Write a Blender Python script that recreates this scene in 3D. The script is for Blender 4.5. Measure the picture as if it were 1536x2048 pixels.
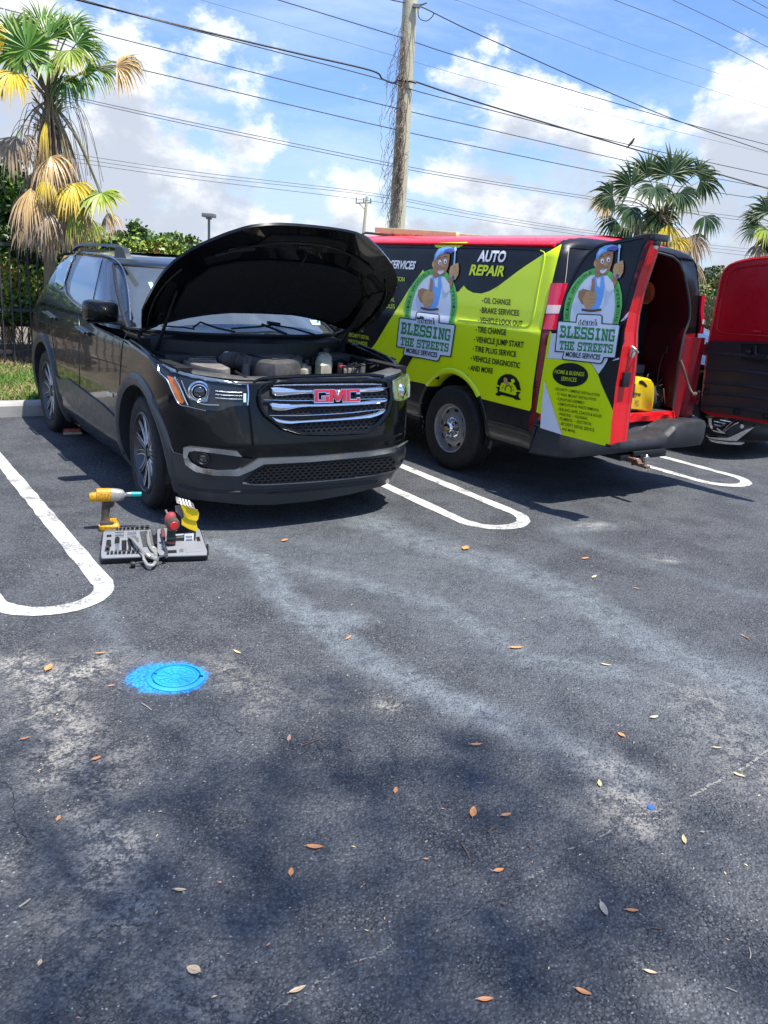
import bpy, bmesh, math, random
import numpy as np
from mathutils import Vector, Matrix
from mathutils.geometry import tessellate_polygon
for o in list(bpy.data.objects): bpy.data.objects.remove(o)
random.seed(7); rng = np.random.default_rng(7)
scn = bpy.context.scene
COL = scn.collection
PI = math.pi
# ---------------------------------------------------------------- camera
CF, CP, CR, CH = 1609.4, .28572, .06876, 1.688     # focal (px of 2048), pitch, roll, height
Fv = np.array([0, math.cos(CP), -math.sin(CP)])
_R0 = np.array([1., 0, 0]); _U0 = np.cross(_R0, Fv)
Rv = _R0*math.cos(CR)+_U0*math.sin(CR); Uv = -_R0*math.sin(CR)+_U0*math.cos(CR)
EYE = np.array([0, 0, CH])
cam_d = bpy.data.cameras.new('camera'); cam = bpy.data.objects.new('camera', cam_d); COL.objects.link(cam)
cam_d.sensor_fit = 'VERTICAL'; cam_d.sensor_height = 24; cam_d.lens = CF/2048*24
cam_d.clip_start = .05; cam_d.clip_end = 2000
cam.matrix_world = Matrix(((Rv[0], Uv[0], -Fv[0], 0), (Rv[1], Uv[1], -Fv[1], 0), (Rv[2], Uv[2], -Fv[2], CH), (0, 0, 0, 1)))
scn.camera = cam
scn.render.resolution_x = 768; scn.render.resolution_y = 1024
scn.view_settings.view_transform = 'Standard'; scn.view_settings.look = 'None'
scn.view_settings.exposure = 0.74; scn.view_settings.gamma = 1
# ---------------------------------------------------------------- sun and sky
SUN = Vector((.254, -.188, 1)).normalized()
sd = bpy.data.lights.new('sun', 'SUN'); sd.energy = 4.7; sd.angle = math.radians(.6); sd.color = (1, .965, .9)
so = bpy.data.objects.new('sun', sd); COL.objects.link(so); so.rotation_euler = SUN.to_track_quat('Z', 'Y').to_euler(); so.location = (3, -3, 12)
world = bpy.data.worlds.new('World'); scn.world = world; world.use_nodes = True
nt = world.node_tree; nt.nodes.clear()

class NB:
    """small node-building helper"""
    def __init__(s, tree): s.t = tree
    def n(s, typ, **kw):
        nd = s.t.nodes.new(typ)
        for k, v in kw.items(): setattr(nd, k, v)
        return nd
    def lk(s, a, b): s.t.links.new(a, b)
    def m(s, op, a, b=None, c=None, clamp=False):
        nd = s.n('ShaderNodeMath', operation=op, use_clamp=clamp)
        for i, v in enumerate((a, b, c)):
            if v is None: continue
            if isinstance(v, (int, float)): nd.inputs[i].default_value = v
            else: s.lk(v, nd.inputs[i])
        return nd.outputs[0]
    def v(s, op, a, b=None, scale=None):
        nd = s.n('ShaderNodeVectorMath', operation=op)
        for i, x in enumerate((a, b)):
            if x is None: continue
            if isinstance(x, (tuple, list)): nd.inputs[i].default_value = x
            else: s.lk(x, nd.inputs[i])
        if scale is not None: nd.inputs[3].default_value = scale
        return nd.outputs[1] if op in ('LENGTH', 'DOT_PRODUCT', 'DISTANCE') else nd.outputs[0]
    def mix(s, f, a, b, mode='MIX'):
        nd = s.n('ShaderNodeMix', data_type='RGBA', blend_type=mode)
        for sock, x in ((nd.inputs[0], f), (nd.inputs[6], a), (nd.inputs[7], b)):
            if isinstance(x, (int, float)): sock.default_value = x
            elif isinstance(x, (tuple, list)): sock.default_value = (*x[:3], 1)
            else: s.lk(x, sock)
        return nd.outputs[2]
    def noise(s, vec, scale, detail=4, rough=.55, dist=0.):
        nd = s.n('ShaderNodeTexNoise'); nd.inputs['Scale'].default_value = scale
        nd.inputs['Detail'].default_value = detail; nd.inputs['Roughness'].default_value = rough
        nd.inputs['Distortion'].default_value = dist
        if vec is not None: s.lk(vec, nd.inputs['Vector'])
        return nd.outputs['Fac']
    def ramp(s, x, a, b, lo=0., hi=1., smooth=True):
        nd = s.n('ShaderNodeMapRange', clamp=True)
        nd.interpolation_type = 'SMOOTHSTEP' if smooth else 'LINEAR'
        s.lk(x, nd.inputs[0])
        for i, q in zip((1, 2, 3, 4), (a, b, lo, hi)): nd.inputs[i].default_value = q
        return nd.outputs[0]

W = NB(nt)
tc = W.n('ShaderNodeTexCoord'); D = tc.outputs['Generated']
# the clouds of the day, by direction: (pixel centre in the photo, radii in radians) -> direction space
def pix_dir(x, y):
    d = Fv*CF+Rv*(x-768)+Uv*(1024-y); return d/np.linalg.norm(d)
BL = [((290, 165), .19, .075, .85), ((60, 60), .12, .14, .85), ((560, 240), .14, .055, .8), ((250, 360), .20, .045, .85),
      ((690, 395), .085, .055, 1.0), ((960, 380), .16, .05, .9), ((1080, 240), .17, .055, .9), ((1530, 290), .10, .09, 1.0),
      ((1250, 400), .22, .05, .75), ((500, 455), .5, .032, .8), ((1100, 470), .5, .035, .85)]
def density(vec):
    acc = None
    for (c, rx, rz, wgt) in BL:
        d = pix_dir(*c)
        q = W.v('MULTIPLY', W.v('SUBTRACT', vec, (float(d[0]), 0, float(d[2]))), (1/rx, 0, 1/rz))
        g = W.m('MULTIPLY', W.m('SUBTRACT', 1.0, W.v('LENGTH', q)), wgt)
        acc = g if acc is None else W.m('MAXIMUM', acc, g)
    st = W.v('MULTIPLY', vec, (1, 1, 1.5))
    n1 = W.noise(st, 3.1, 5, .5, .15); n2 = W.noise(st, 10.5, 7, .62, .1)
    s = W.m('ADD', W.m('MULTIPLY', W.m('MAXIMUM', acc, -1.1), .55), W.m('MULTIPLY', W.m('SUBTRACT', n1, .5), 1.5))
    return W.m('ADD', s, W.m('MULTIPLY', W.m('SUBTRACT', n2, .5), 1.75))
sep = W.n('ShaderNodeSeparateXYZ'); W.lk(D, sep.inputs[0]); DZ = sep.outputs[2]
dn = density(D); up = density(W.v('ADD', D, (.015, 0, .05)))
cov = W.ramp(dn, .02, .34)
shade = W.ramp(W.m('SUBTRACT', W.m('ADD', W.m('MULTIPLY', up, .9), W.m('MULTIPLY', dn, .25)), .0), -.16, .42)
cloudc = W.mix(shade, (7.4, 7.45, 7.5), (3.4, 3.75, 4.4))
sky = W.n('ShaderNodeTexSky', sky_type='NISHITA'); sky.sun_disc = False
sky.sun_elevation = math.asin(SUN.z); sky.sun_rotation = math.atan2(SUN.x, SUN.y); sky.air_density = 1.2; sky.dust_density = 1.0; sky.ozone_density = 2.2
skyc = W.mix(1.0, sky.outputs[0], (.62, .78, 1.10), 'MULTIPLY')
# thin high cirrus, streaked
plane = W.v('MULTIPLY', D, (1.0, .45, 3.2))
ci = W.m('MULTIPLY', W.ramp(W.noise(plane, 3.4, 8, .62, .5), .38, .76), .62)
base = W.mix(ci, skyc, (3.9, 4.9, 7.0))
hz = W.ramp(DZ, .0, .20, .5, .0)
base = W.mix(hz, base, (4.0, 4.9, 5.9))
col = W.mix(cov, base, cloudc)
bg = W.n('ShaderNodeBackground'); W.lk(col, bg.inputs[0]); bg.inputs[1].default_value = .115
wo = W.n('ShaderNodeOutputWorld'); W.lk(bg.outputs[0], wo.inputs[0])

# ---------------------------------------------------------------- frames and rays
FRAME = {'S': (-.942, 5.987, -.95836), 'V': (1.337, 7.852, -.95361), None: (0, 0, 0)}
def toL(P, k):
    x, y, h = FRAME[k]; c, s = math.cos(h), math.sin(h); P = np.asarray(P, float)
    dx, dy = P[..., 0]-x, P[..., 1]-y
    return np.stack([dx*c+dy*s, -dx*s+dy*c, P[..., 2]], -1)
def toW(L, k):
    x, y, h = FRAME[k]; c, s = math.cos(h), math.sin(h); L = np.asarray(L, float)
    return np.stack([x+L[..., 0]*c-L[..., 1]*s, y+L[..., 0]*s+L[..., 1]*c, L[..., 2]], -1)
def ray(px, k=None):
    px = np.asarray(px, float)
    d = Fv*CF+Rv*(px[..., 0:1]-768)+Uv*(1024-px[..., 1:2])
    O = toL(EYE, k); return O, toL(EYE+d, k)-O
def at(px, k, ax, val):
    """where the sight line of a measured photo point meets a plane of the thing's own frame"""
    O, Dr = ray(px, k); t = (val-O[ax])/Dr[..., ax:ax+1]; return O+Dr*t
def gp(x, y, z=0.): return at((x, y), None, 2, z)
def crop(ox, oy, s): return lambda x, y: (ox+x/s, oy+y/s)
c1 = crop(60, 420, 3.84); c2 = crop(280, 430, 2.743); c3 = crop(280, 680, 2.648); c4 = crop(680, 440, 3.339)
c5 = crop(780, 640, 4.518); c6 = crop(1040, 440, 3.939); c7 = crop(1200, 480, 4.095); c8 = crop(160, 960, 5.486)
cA = crop(0, 0, 3.84); cB = crop(380, 0, 2.648); cC = crop(960, 0, 2.667); cH = crop(240, 560, 6.828); cW = crop(240, 780, 7.875)
cK = crop(1370, 820, 9.253)
def cr(c, pts): return [c(*p) for p in pts]

# ---------------------------------------------------------------- materials
MATS = {}
def mat(name, col, rough=.5, metal=0., coat=0., var=.12, scale=6., bump=0., bscale=60., spec=.5, alpha=None, sheen=0, dirt=None, detail=5, trans=0, ior=1.5):
    m = bpy.data.materials.new(name); m.use_nodes = True; t = m.node_tree; B = NB(t)
    p = t.nodes['Principled BSDF']
    tcn = B.n('ShaderNodeTexCoord'); V = tcn.outputs['Object']
    if var > 0:
        f = B.noise(V, scale, detail, .6)
        c = B.mix(f, tuple(x*(1-var) for x in col), tuple(min(1, x*(1+var)) for x in col))
        if dirt:
            dcol, amt, ds = dirt
            c = B.mix(B.m('MULTIPLY', B.ramp(B.noise(V, ds, 8, .65), .42, .72), amt), c, dcol)
        B.lk(c, p.inputs['Base Color'])
        B.lk(B.ramp(B.noise(V, scale*2.3, 6, .6), .2, .8, max(0, rough-.05-rough*.15), min(1, rough+.05+rough*.12)), p.inputs['Roughness'])
    else:
        p.inputs['Base Color'].default_value = (*col, 1); p.inputs['Roughness'].default_value = rough
    p.inputs['Metallic'].default_value = metal
    p.inputs['Coat Weight'].default_value = coat; p.inputs['Coat Roughness'].default_value = .03
    p.inputs['Specular IOR Level'].default_value = spec
    p.inputs['IOR'].default_value = ior
    if trans: p.inputs['Transmission Weight'].default_value = trans
    if alpha is not None: p.inputs['Alpha'].default_value = alpha
    if bump > 0:
        bn = B.n('ShaderNodeBump'); bn.inputs['Strength'].default_value = bump; bn.inputs['Distance'].default_value = .01
        B.lk(B.noise(V, bscale, 4, .6), bn.inputs['Height']); B.lk(bn.outputs[0], p.inputs['Normal'])
    MATS[name] = m; return m

# ---------------------------------------------------------------- mesh helpers
def link(name, me, m=None, parent=None, smooth=False):
    o = bpy.data.objects.new(name, me); COL.objects.link(o)
    if m is not None:
        for q in (m if isinstance(m, (list, tuple)) else [m]): me.materials.append(q)
    if parent is not None: o.parent = parent
    if smooth: me.shade_smooth()
    return o
def mk(name, verts, faces, m=None, parent=None, smooth=False, mi=None):
    me = bpy.data.meshes.new(name); me.from_pydata([tuple(map(float, v)) for v in verts], [], [tuple(map(int, f)) for f in faces]); 
    o = link(name, me, m, parent, smooth)
    if mi is not None: me.polygons.foreach_set('material_index', mi)
    me.update(); return o
class MB:
    """collects simple solids into one mesh"""
    def __init__(s): s.v = []; s.f = []; s.m = []; s.cur = 0
    def add(s, v, f):
        b = len(s.v); s.v += [tuple(map(float, q)) for q in v]; s.f += [tuple(i+b for i in q) for q in f]; s.m += [s.cur]*len(f); return s
    def box(s, c, d, rot=None):
        x, y, z = [q/2 for q in d]; v = [(sx*x, sy*y, sz*z) for sx in (-1, 1) for sy in (-1, 1) for sz in (-1, 1)]
        v = [(Vector(q) if rot is None else rot @ Vector(q))+Vector(c) for q in v]
        return s.add(v, [(0, 1, 3, 2), (4, 6, 7, 5), (0, 4, 5, 1), (2, 3, 7, 6), (0, 2, 6, 4), (1, 5, 7, 3)])
    def tube(s, pts, r, n=8, caps=True):
        pts = [Vector(map(float, p)) for p in pts]; N = len(pts); rr = r if hasattr(r, '__len__') else [r]*N
        b = []; prev = None
        for i, p in enumerate(pts):
            t = (pts[min(i+1, N-1)]-pts[max(i-1, 0)]).normalized()
            if prev is None:
                a = Vector((0, 0, 1)) if abs(t.z) < .9 else Vector((1, 0, 0)); x = t.cross(a).normalized()
            else: x = (prev-t*prev.dot(t)).normalized()
            prev = x; y = t.cross(x)
            b += [p+(x*math.cos(2*PI*k/n)+y*math.sin(2*PI*k/n))*rr[i] for k in range(n)]
        f = [(i*n+k, i*n+(k+1) % n, (i+1)*n+(k+1) % n, (i+1)*n+k) for i in range(N-1) for k in range(n)]
        if caps: f += [tuple(range(n-1, -1, -1)), tuple((N-1)*n+k for k in range(n))]
        return s.add(b, f)
    def lathe(s, prof, M=None, n=32, a0=0, a1=2*PI):
        """profile (radius, height) turned about local z, placed by matrix M"""
        full = abs(a1-a0-2*PI) < 1e-6; nn = n if full else n+1; v = []
        for r, h in prof:
            for k in range(nn):
                a = a0+(a1-a0)*k/n; q = Vector((r*math.cos(a), r*math.sin(a), h)); v.append(M @ q if M else q)
        f = []
        for i in range(len(prof)-1):
            for k in range(n):
                k2 = (k+1) % nn; f.append((i*nn+k, i*nn+k2, (i+1)*nn+k2, (i+1)*nn+k))
        return s.add(v, f)
    def prism(s, poly, h0, h1, M=None):
        n = len(poly); v = [Vector((x, y, h)) for h in (h0, h1) for x, y in poly]
        if M: v = [M @ q for q in v]
        return s.add(v, [tuple(range(n-1, -1, -1)), tuple(range(n, 2*n))]+[(k, (k+1) % n, n+(k+1) % n, n+k) for k in range(n)])
    def loft(s, rings, close=True, cap=True):
        n = len(rings[0]); v = [p for r in rings for p in r]; f = []
        for i in range(len(rings)-1):
            for k in range(n if close else n-1):
                f.append((i*n+k, i*n+(k+1) % n, (i+1)*n+(k+1) % n, (i+1)*n+k))
        if cap: f += [tuple(range(n-1, -1, -1)), tuple((len(rings)-1)*n+k for k in range(n))]
        return s.add(v, f)
    def build(s, name, m, parent=None, smooth=False, bevel=0):
        o = mk(name, s.v, s.f, m, parent, False, s.m if isinstance(m, (list, tuple)) else None)
        bm = bmesh.new(); bm.from_mesh(o.data); bmesh.ops.recalc_face_normals(bm, faces=bm.faces)
        if bevel: bmesh.ops.bevel(bm, geom=[e for e in bm.edges if e.is_manifold and e.calc_face_angle(0) > .5], offset=bevel, segments=2, affect='EDGES', profile=.6, clamp_overlap=True)
        bm.to_mesh(o.data); bm.free()
        if smooth:
            o.data.shade_smooth(); o.data.set_sharp_from_angle(angle=math.radians(38))
        elif bevel:
            o.data.shade_smooth(); o.data.set_sharp_from_angle(angle=math.radians(50))
        return o
def axis_m(o, z, x=None):
    z = Vector(z).normalized(); x = Vector(x) if x else (Vector((0, 0, 1)) if abs(z.z) < .9 else Vector((1, 0, 0)))
    y = z.cross(x).normalized(); x = y.cross(z); M = Matrix((x, y, z)).transposed().to_4x4(); M.translation = Vector(o); return M
def tag(o, label=None, cat=None, group=None, kind=None):
    if label: o['label'] = label
    if cat: o['category'] = cat
    if group: o['group'] = group
    if kind: o['kind'] = kind
    return o
def thing(name, label, cat, loc=(0, 0, 0), rz=0, group=None):
    o = bpy.data.objects.new(name, None); COL.objects.link(o); o.location = loc; o.rotation_euler = (0, 0, rz); o.empty_display_size = .2
    return tag(o, label, cat, group)
def copy_tree(o, parent=None):
    c = o.copy(); COL.objects.link(c)
    if parent: c.parent = parent
    for ch in list(o.children): copy_tree(ch, c)
    return c

# -------- panels that follow a curved surface: polygon drawn in 2-D, cut into small cells, laid on the surface
def cut_cells(poly, cell):
    tris = tessellate_polygon([[Vector((x, y, 0)) for x, y in poly]]); out = []
    for t in tris:
        T = [poly[i] for i in t]
        x0 = min(p[0] for p in T); x1 = max(p[0] for p in T); y0 = min(p[1] for p in T); y1 = max(p[1] for p in T)
        for ix in range(math.floor(x0/cell), math.floor(x1/cell)+1):
            P1 = clip(clip(T, 0, ix*cell, 1), 0, (ix+1)*cell, -1)
            if len(P1) < 3: continue
            for iy in range(math.floor(y0/cell), math.floor(y1/cell)+1):
                P2 = clip(clip(P1, 1, iy*cell, 1), 1, (iy+1)*cell, -1)
                if len(P2) >= 3: out.append(P2)
    return out
def clip(P, ax, v, sg):
    out = []; n = len(P)
    for i in range(n):
        a, b = P[i], P[(i+1) % n]; da, db = (a[ax]-v)*sg, (b[ax]-v)*sg
        if da >= 0: out.append(a)
        if (da > 0 and db < 0) or (da < 0 and db > 0):
            t = da/(da-db); out.append((a[0]+(b[0]-a[0])*t, a[1]+(b[1]-a[1])*t))
    return out
def dense(poly, step):
    out = []
    for i in range(len(poly)):
        a = np.array(poly[i], float); b = np.array(poly[(i+1) % len(poly)], float); n = max(1, int(np.hypot(*(b-a))//step))
        out += [tuple(a+(b-a)*k/n) for k in range(n)]
    return out
def drape_geo(poly, surf, off, thick=0., cell=10.):
    """surf(Nx2 array) -> points, normals.  returns verts, faces"""
    cells = cut_cells(poly, cell); key = {}; P = []; F = []
    for c in cells:
        f = []
        for p in c:
            k = (round(p[0], 4), round(p[1], 4))
            if k not in key: key[k] = len(P); P.append(p)
            if not f or f[-1] != key[k]: f.append(key[k])
        if len(f) > 2 and f[0] == f[-1]: f.pop()
        if len(f) > 2 and len(set(f)) == len(f): F.append(f)
    X, N = surf(np.array(P)); V = list(X+N*off)
    if thick > 0:
        n = len(V); ed = {}
        for f in F:
            for i in range(len(f)): ed[(f[i], f[(i+1) % len(f)])] = 1
        V += list(X+N*(off-thick)); S = []
        for (a, b) in ed:
            if (b, a) not in ed: S.append((b, a, a+n, b+n))
        F = F+S
    return V, F
def drape(name, poly, surf, off, m, parent, thick=0., cell=10., smooth=True):
    V, F = drape_geo(poly, surf, off, thick, cell)
    o = mk(name, V, F, m, parent)
    if smooth: o.data.shade_smooth(); o.data.set_sharp_from_angle(angle=math.radians(40))
    return o
_TX = {}
def text_tris(s, bold=.0, shear=0.):
    k = (s, bold, shear)
    if k in _TX: return _TX[k]
    cu = bpy.data.curves.new('t', 'FONT'); cu.body = s; cu.offset = bold; cu.shear = shear; cu.resolution_u = 3; cu.fill_mode = 'FRONT'
    o = bpy.data.objects.new('t', cu); COL.objects.link(o); dg = bpy.context.evaluated_depsgraph_get()
    me = bpy.data.meshes.new_from_object(o.evaluated_get(dg)); bpy.data.objects.remove(o); bpy.data.curves.remove(cu)
    v = np.array([tuple(q.co)[:2] for q in me.vertices]); f = [tuple(p.vertices) for p in me.polygons]; bpy.data.meshes.remove(me)
    x0 = v[:, 0].min(); w = v[:, 0].max()-x0; v[:, 0] = (v[:, 0]-x0)/w
    _TX[k] = (v, f); return v, f
CAPH = .729
def quad_map(v, bl, br, tl, cap=CAPH):
    bl, br, tl = map(np.array, (bl, br, tl)); return bl+v[:, :1]*(br-bl)+(v[:, 1:2]/cap)*(tl-bl)
def lettering(s, bl, br, tl, surf, off, m, parent, bold=.012, name='lettering', label=None, thick=0):
    v, f = text_tris(s, bold); q = quad_map(v, bl, br, tl); X, N = surf(q)
    o = mk(name, X+N*off, f, m, parent)
    if label: o['label'] = label
    return o
def tube_obj(name, pts, r, m, parent=None, n=8): return MB().tube(pts, r, n).build(name, m, parent, True)
def spline(pts, n=8):
    """Catmull-Rom through points"""
    P = [np.array(p, float) for p in pts]; P = [2*P[0]-P[1]]+P+[2*P[-1]-P[-2]]; out = []
    for i in range(1, len(P)-2):
        for k in range(n):
            t = k/n; a, b, c, d = P[i-1:i+3]
            out.append(.5*(2*b+(c-a)*t+(2*a-5*b+4*c-d)*t*t+(3*b-a-3*c+d)*t**3))
    out.append(P[-2]); return out
# ================================================================ SETTING
SDIR = np.array([math.cos(FRAME['S'][2]), math.sin(FRAME['S'][2])])     # towards the aisle, along the stalls
LDIR = np.array([-SDIR[1], SDIR[0]])
SYAW = FRAME['S'][2]
def Sw(u, v, z=0.): return toW(np.array([u, v, z], float), 'S')
# ---- asphalt with its stains as a wear map (pale wash, sandy dirt, blue overspray, crack)
def seg_dist(P, line):
    d = np.full(len(P), 1e9)
    for a, b in zip(line[:-1], line[1:]):
        a = np.array(a); b = np.array(b); ab = b-a; t = np.clip(((P-a)@ab)/(ab@ab), 0, 1)
        d = np.minimum(d, np.hypot(*(P-(a+t[:, None]*ab)).T))
    return d
def gl(pts): return [gp(*p)[:2] for p in pts]
def asphalt_mat():
    m = bpy.data.materials.new('asphalt'); m.use_nodes = True; B = NB(m.node_tree); p = m.node_tree.nodes['Principled BSDF']
    V = B.n('ShaderNodeTexCoord').outputs['Object']
    at_ = B.n('ShaderNodeAttribute', attribute_name='wear'); sp = B.n('ShaderNodeSeparateColor'); B.lk(at_.outputs['Color'], sp.inputs[0])
    wash, sand, blue = sp.outputs; crack = at_.outputs['Alpha']; dk = B.n('ShaderNodeAttribute', attribute_name='split').outputs['Fac']
    big = B.noise(V, .55, 5, .55, .3); mid = B.noise(V, 3.1, 6, .6, .4); fine = B.noise(V, 34, 6, .7)
    vo = B.n('ShaderNodeTexVoronoi', feature='F1'); vo.inputs['Scale'].default_value = 95; vo.inputs['Randomness'].default_value = 1
    B.lk(B.v('ADD', V, B.v('SCALE', V, None, 0)), vo.inputs['Vector'])
    stone = vo.outputs['Distance']; sepc = B.n('ShaderNodeSeparateColor'); B.lk(vo.outputs['Color'], sepc.inputs[0]); rnd = sepc.outputs[0]
    vo2 = B.n('ShaderNodeTexVoronoi', feature='F1'); vo2.inputs['Scale'].default_value = 46; B.lk(V, vo2.inputs['Vector'])
    c = B.mix(B.ramp(big, .3, .7), (.118, .124, .132), (.160, .165, .172))
    c = B.mix(B.m('MULTIPLY', B.ramp(mid, .35, .75), .55), c, (.19, .193, .198))
    c = B.mix(B.m('MULTIPLY', B.ramp(fine, .3, .75), .5), c, (.06, .064, .070))
    grn = B.noise(V, 170, 3, .8); c = B.mix(B.ramp(grn, .42, .30, 0, .75), c, (.035, .038, .043)); c = B.mix(B.ramp(grn, .60, .74, 0, .6), c, (.34, .345, .35))
    v3 = B.n('ShaderNodeTexVoronoi', feature='F1'); v3.inputs['Scale'].default_value = 74; B.lk(V, v3.inputs['Vector']); patch = B.ramp(B.noise(V, 2.6, 5, .6), .42, .60)
    c = B.mix(B.m('MULTIPLY', B.m('MULTIPLY', B.ramp(v3.outputs['Distance'], .34, .50), B.ramp(v3.outputs['Distance'], .75, .55)), B.m('MULTIPLY', patch, .95)), c, (.012, .014, .018))  # dark rings and paler stone tops paint relief shading into the colour
    c = B.mix(B.m('MULTIPLY', B.ramp(v3.outputs['Distance'], .22, .05), B.m('MULTIPLY', patch, .5)), c, (.27, .28, .29))
    # lighter mineral specks and dark pits of the individual stones
    c = B.mix(B.m('MULTIPLY', B.ramp(rnd, .93, .98), .38), c, (.28, .28, .275))
    c = B.mix(B.m('MULTIPLY', B.ramp(rnd, .24, .12), .65), c, (.035, .038, .043))
    c = B.mix(B.m('MULTIPLY', B.ramp(stone, .40, .72), .75), c, (.025, .027, .032))
    brk = B.noise(V, 13, 9, .68, .5); brk2 = B.noise(V, 60, 6, .7)
    wsh = B.m('MULTIPLY', wash, B.ramp(B.m('ADD', B.m('MULTIPLY', brk, .7), B.m('MULTIPLY', brk2, .3)), .3, .62))
    c = B.mix(wsh, c, (.25, .285, .305))
    snd = B.m('MULTIPLY', sand, B.ramp(B.m('ADD', B.m('MULTIPLY', brk, .55), B.m('MULTIPLY', brk2, .55)), .50, .62))
    c = B.mix(snd, c, (.42, .385, .33))
    ck = B.m('MULTIPLY', crack, B.ramp(brk, .45, .62)); c = B.mix(B.m('MULTIPLY', ck, .22), c, (.30, .29, .27))
    nb = B.ramp(B.m('ADD', blue, B.m('MULTIPLY', B.m('SUBTRACT', brk2, .5), 1.7)), .18, .66)
    c = B.mix(B.m('MULTIPLY', nb, B.ramp(blue, .02, .3)), c, (.02, .31, .78))
    B.lk(c, p.inputs['Base Color'])
    B.lk(B.ramp(fine, .2, .8, .55, .85), p.inputs['Roughness']); p.inputs['Specular IOR Level'].default_value = .55
    b1 = B.n('ShaderNodeBump'); b1.inputs['Strength'].default_value = 1.0; b1.inputs['Distance'].default_value = .013
    h = B.m('ADD', B.m('MULTIPLY', B.ramp(stone, .0, .65, 1, 0), .75), B.m('ADD', B.m('MULTIPLY', B.ramp(vo2.outputs['Distance'], 0, .6, 1, 0), .45), B.m('MULTIPLY', fine, .8)))
    B.lk(h, b1.inputs['Height']); B.lk(b1.outputs[0], p.inputs['Normal'])
    return m
GX, GY = np.arange(-5.2, 7.2001, .04), np.arange(.9, 10.0001, .04)
gx, gy = np.meshgrid(GX, GY); P2 = np.stack([gx.ravel(), gy.ravel()], 1)
def soft(line, w, p=2.): return np.exp(-(seg_dist(P2, gl(line))/w)**p)
wash = np.zeros(len(P2))
for line, w, a in [([(420, 1085), (520, 1120), (560, 1190), (640, 1250), (720, 1310), (850, 1380), (1000, 1440)], .13, .8),
                   ([(520, 1120), (700, 1160), (860, 1200), (980, 1270), (1060, 1320), (1240, 1340)], .13, .62),
                   ([(740, 1045), (860, 1090), (1000, 1130), (1150, 1190), (1250, 1260), (1350, 1310), (1520, 1385)], .24, .66),
                   ([(400, 1060), (640, 1110), (900, 1160), (1150, 1250)], .7, .28),
                   ([(900, 1220), (1150, 1330), (1500, 1440)], .5, .28), ([(610, 1235), (700, 1238)], .14, .8), ([(200, 1215), (230, 1290), (420, 1370)], .08, .35),
                   ([(1000, 1440), (1130, 1490), (1250, 1560)], .16, .45), ([(1130, 1060), (1210, 1050)], .14, .5), ([(1150, 1080), (1500, 1190)], .12, .3)]:
    wash = np.maximum(wash, a*.85*soft(line, w*.8, 3))
sand = np.zeros(len(P2))
for line, w, a in [([(40, 1330), (110, 1370), (190, 1330)], .13, .85), ([(90, 1410), (140, 1470), (120, 1540)], .14, .7), ([(205, 1660), (250, 1710), (200, 1745)], .09, .85),
                   ([(280, 1805), (260, 1850)], .07, .6), ([(500, 1420), (640, 1400)], .1, .35), ([(430, 1330), (540, 1400)], .12, .4), ([(770, 1410), (790, 1412)], .05, .8),
                   ([(1230, 1550), (1270, 1650)], .12, .6), ([(1400, 1400), (1530, 1560)], .2, .35), ([(330, 1960), (420, 2030)], .12, .45), ([(20, 1730), (160, 1800), (120, 1950)], .1, .35),
                   ([(1170, 1052), (1200, 1050)], .08, .7), ([(1310, 1115), (1340, 1120)], .06, .7), ([(230, 1500), (180, 1620)], .1, .5)]:
    sand = np.maximum(sand, a*soft(line, w))
crk = np.maximum(soft([(1536, 1500), (1470, 1555), (1390, 1600), (1330, 1640), (1250, 1645), (1130, 1700), (1050, 1760), (900, 1850), (840, 1868), (760, 1905), (640, 1960), (560, 2010), (480, 2047)], .013),
                 .8*soft([(0, 1470), (20, 1560), (60, 1640)], .02))
dark = np.zeros(len(P2))
for line in ([(425, 1428), (450, 1445), (470, 1452), (492, 1470)], [(1040, 1775), (960, 1812), (880, 1858), (840, 1872)], [(-20, 1560), (18, 1580), (22, 1640), (50, 1700)], [(180, 1880), (230, 1850), (300, 1848)], [(1100, 1490), (1180, 1540), (1200, 1600)]): dark = np.maximum(dark, soft(line, .010, 2))
MH = gp(352, 1356)[:2]; MHR = .118
dm = P2-MH; r = np.hypot(dm[:, 0]/np.where(dm[:, 0] < 0, 1.30, .95), dm[:, 1]/.92)
blue = np.clip(1.0-(r-MHR)/.036, 0, .62)+.42*np.clip(1-(r-MHR)/.15, 0, 1)**1.5*np.clip(.55-dm[:, 0]*4, .1, 1)
me = bpy.data.meshes.new('parking_lot'); nx, ny = len(GX), len(GY)
V = [(x, y, 0) for x, y in P2]; Fq = [(j*nx+i, j*nx+i+1, (j+1)*nx+i+1, (j+1)*nx+i) for j in range(ny-1) for i in range(nx-1)]
b = len(V); X0, X1, Y0, Y1, BG = GX[0], GX[-1], GY[0], GY[-1], 450
V += [(-BG, -BG, 0), (BG, -BG, 0), (BG, BG, 0), (-BG, BG, 0)]
k = [0, nx-1, ny*nx-1, (ny-1)*nx]
Fq += [(b, b+1, k[1], k[0]), (b+1, b+2, k[2], k[1]), (b+2, b+3, k[3], k[2]), (b+3, b, k[0], k[3])]
me.from_pydata(V, [], Fq); ca = me.color_attributes.new('wear', 'FLOAT_COLOR', 'POINT')
arr = np.zeros((len(V), 4), np.float32); arr[:len(P2)] = np.stack([wash, sand, blue, crk], 1); ca.data.foreach_set('color', arr.ravel())
sa_ = me.attributes.new('split', 'FLOAT', 'POINT'); ar2 = np.zeros(len(V), np.float32); ar2[:len(P2)] = dark; sa_.data.foreach_set('value', ar2)
tag(link('parking_lot', me, asphalt_mat()), kind='structure')

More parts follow.
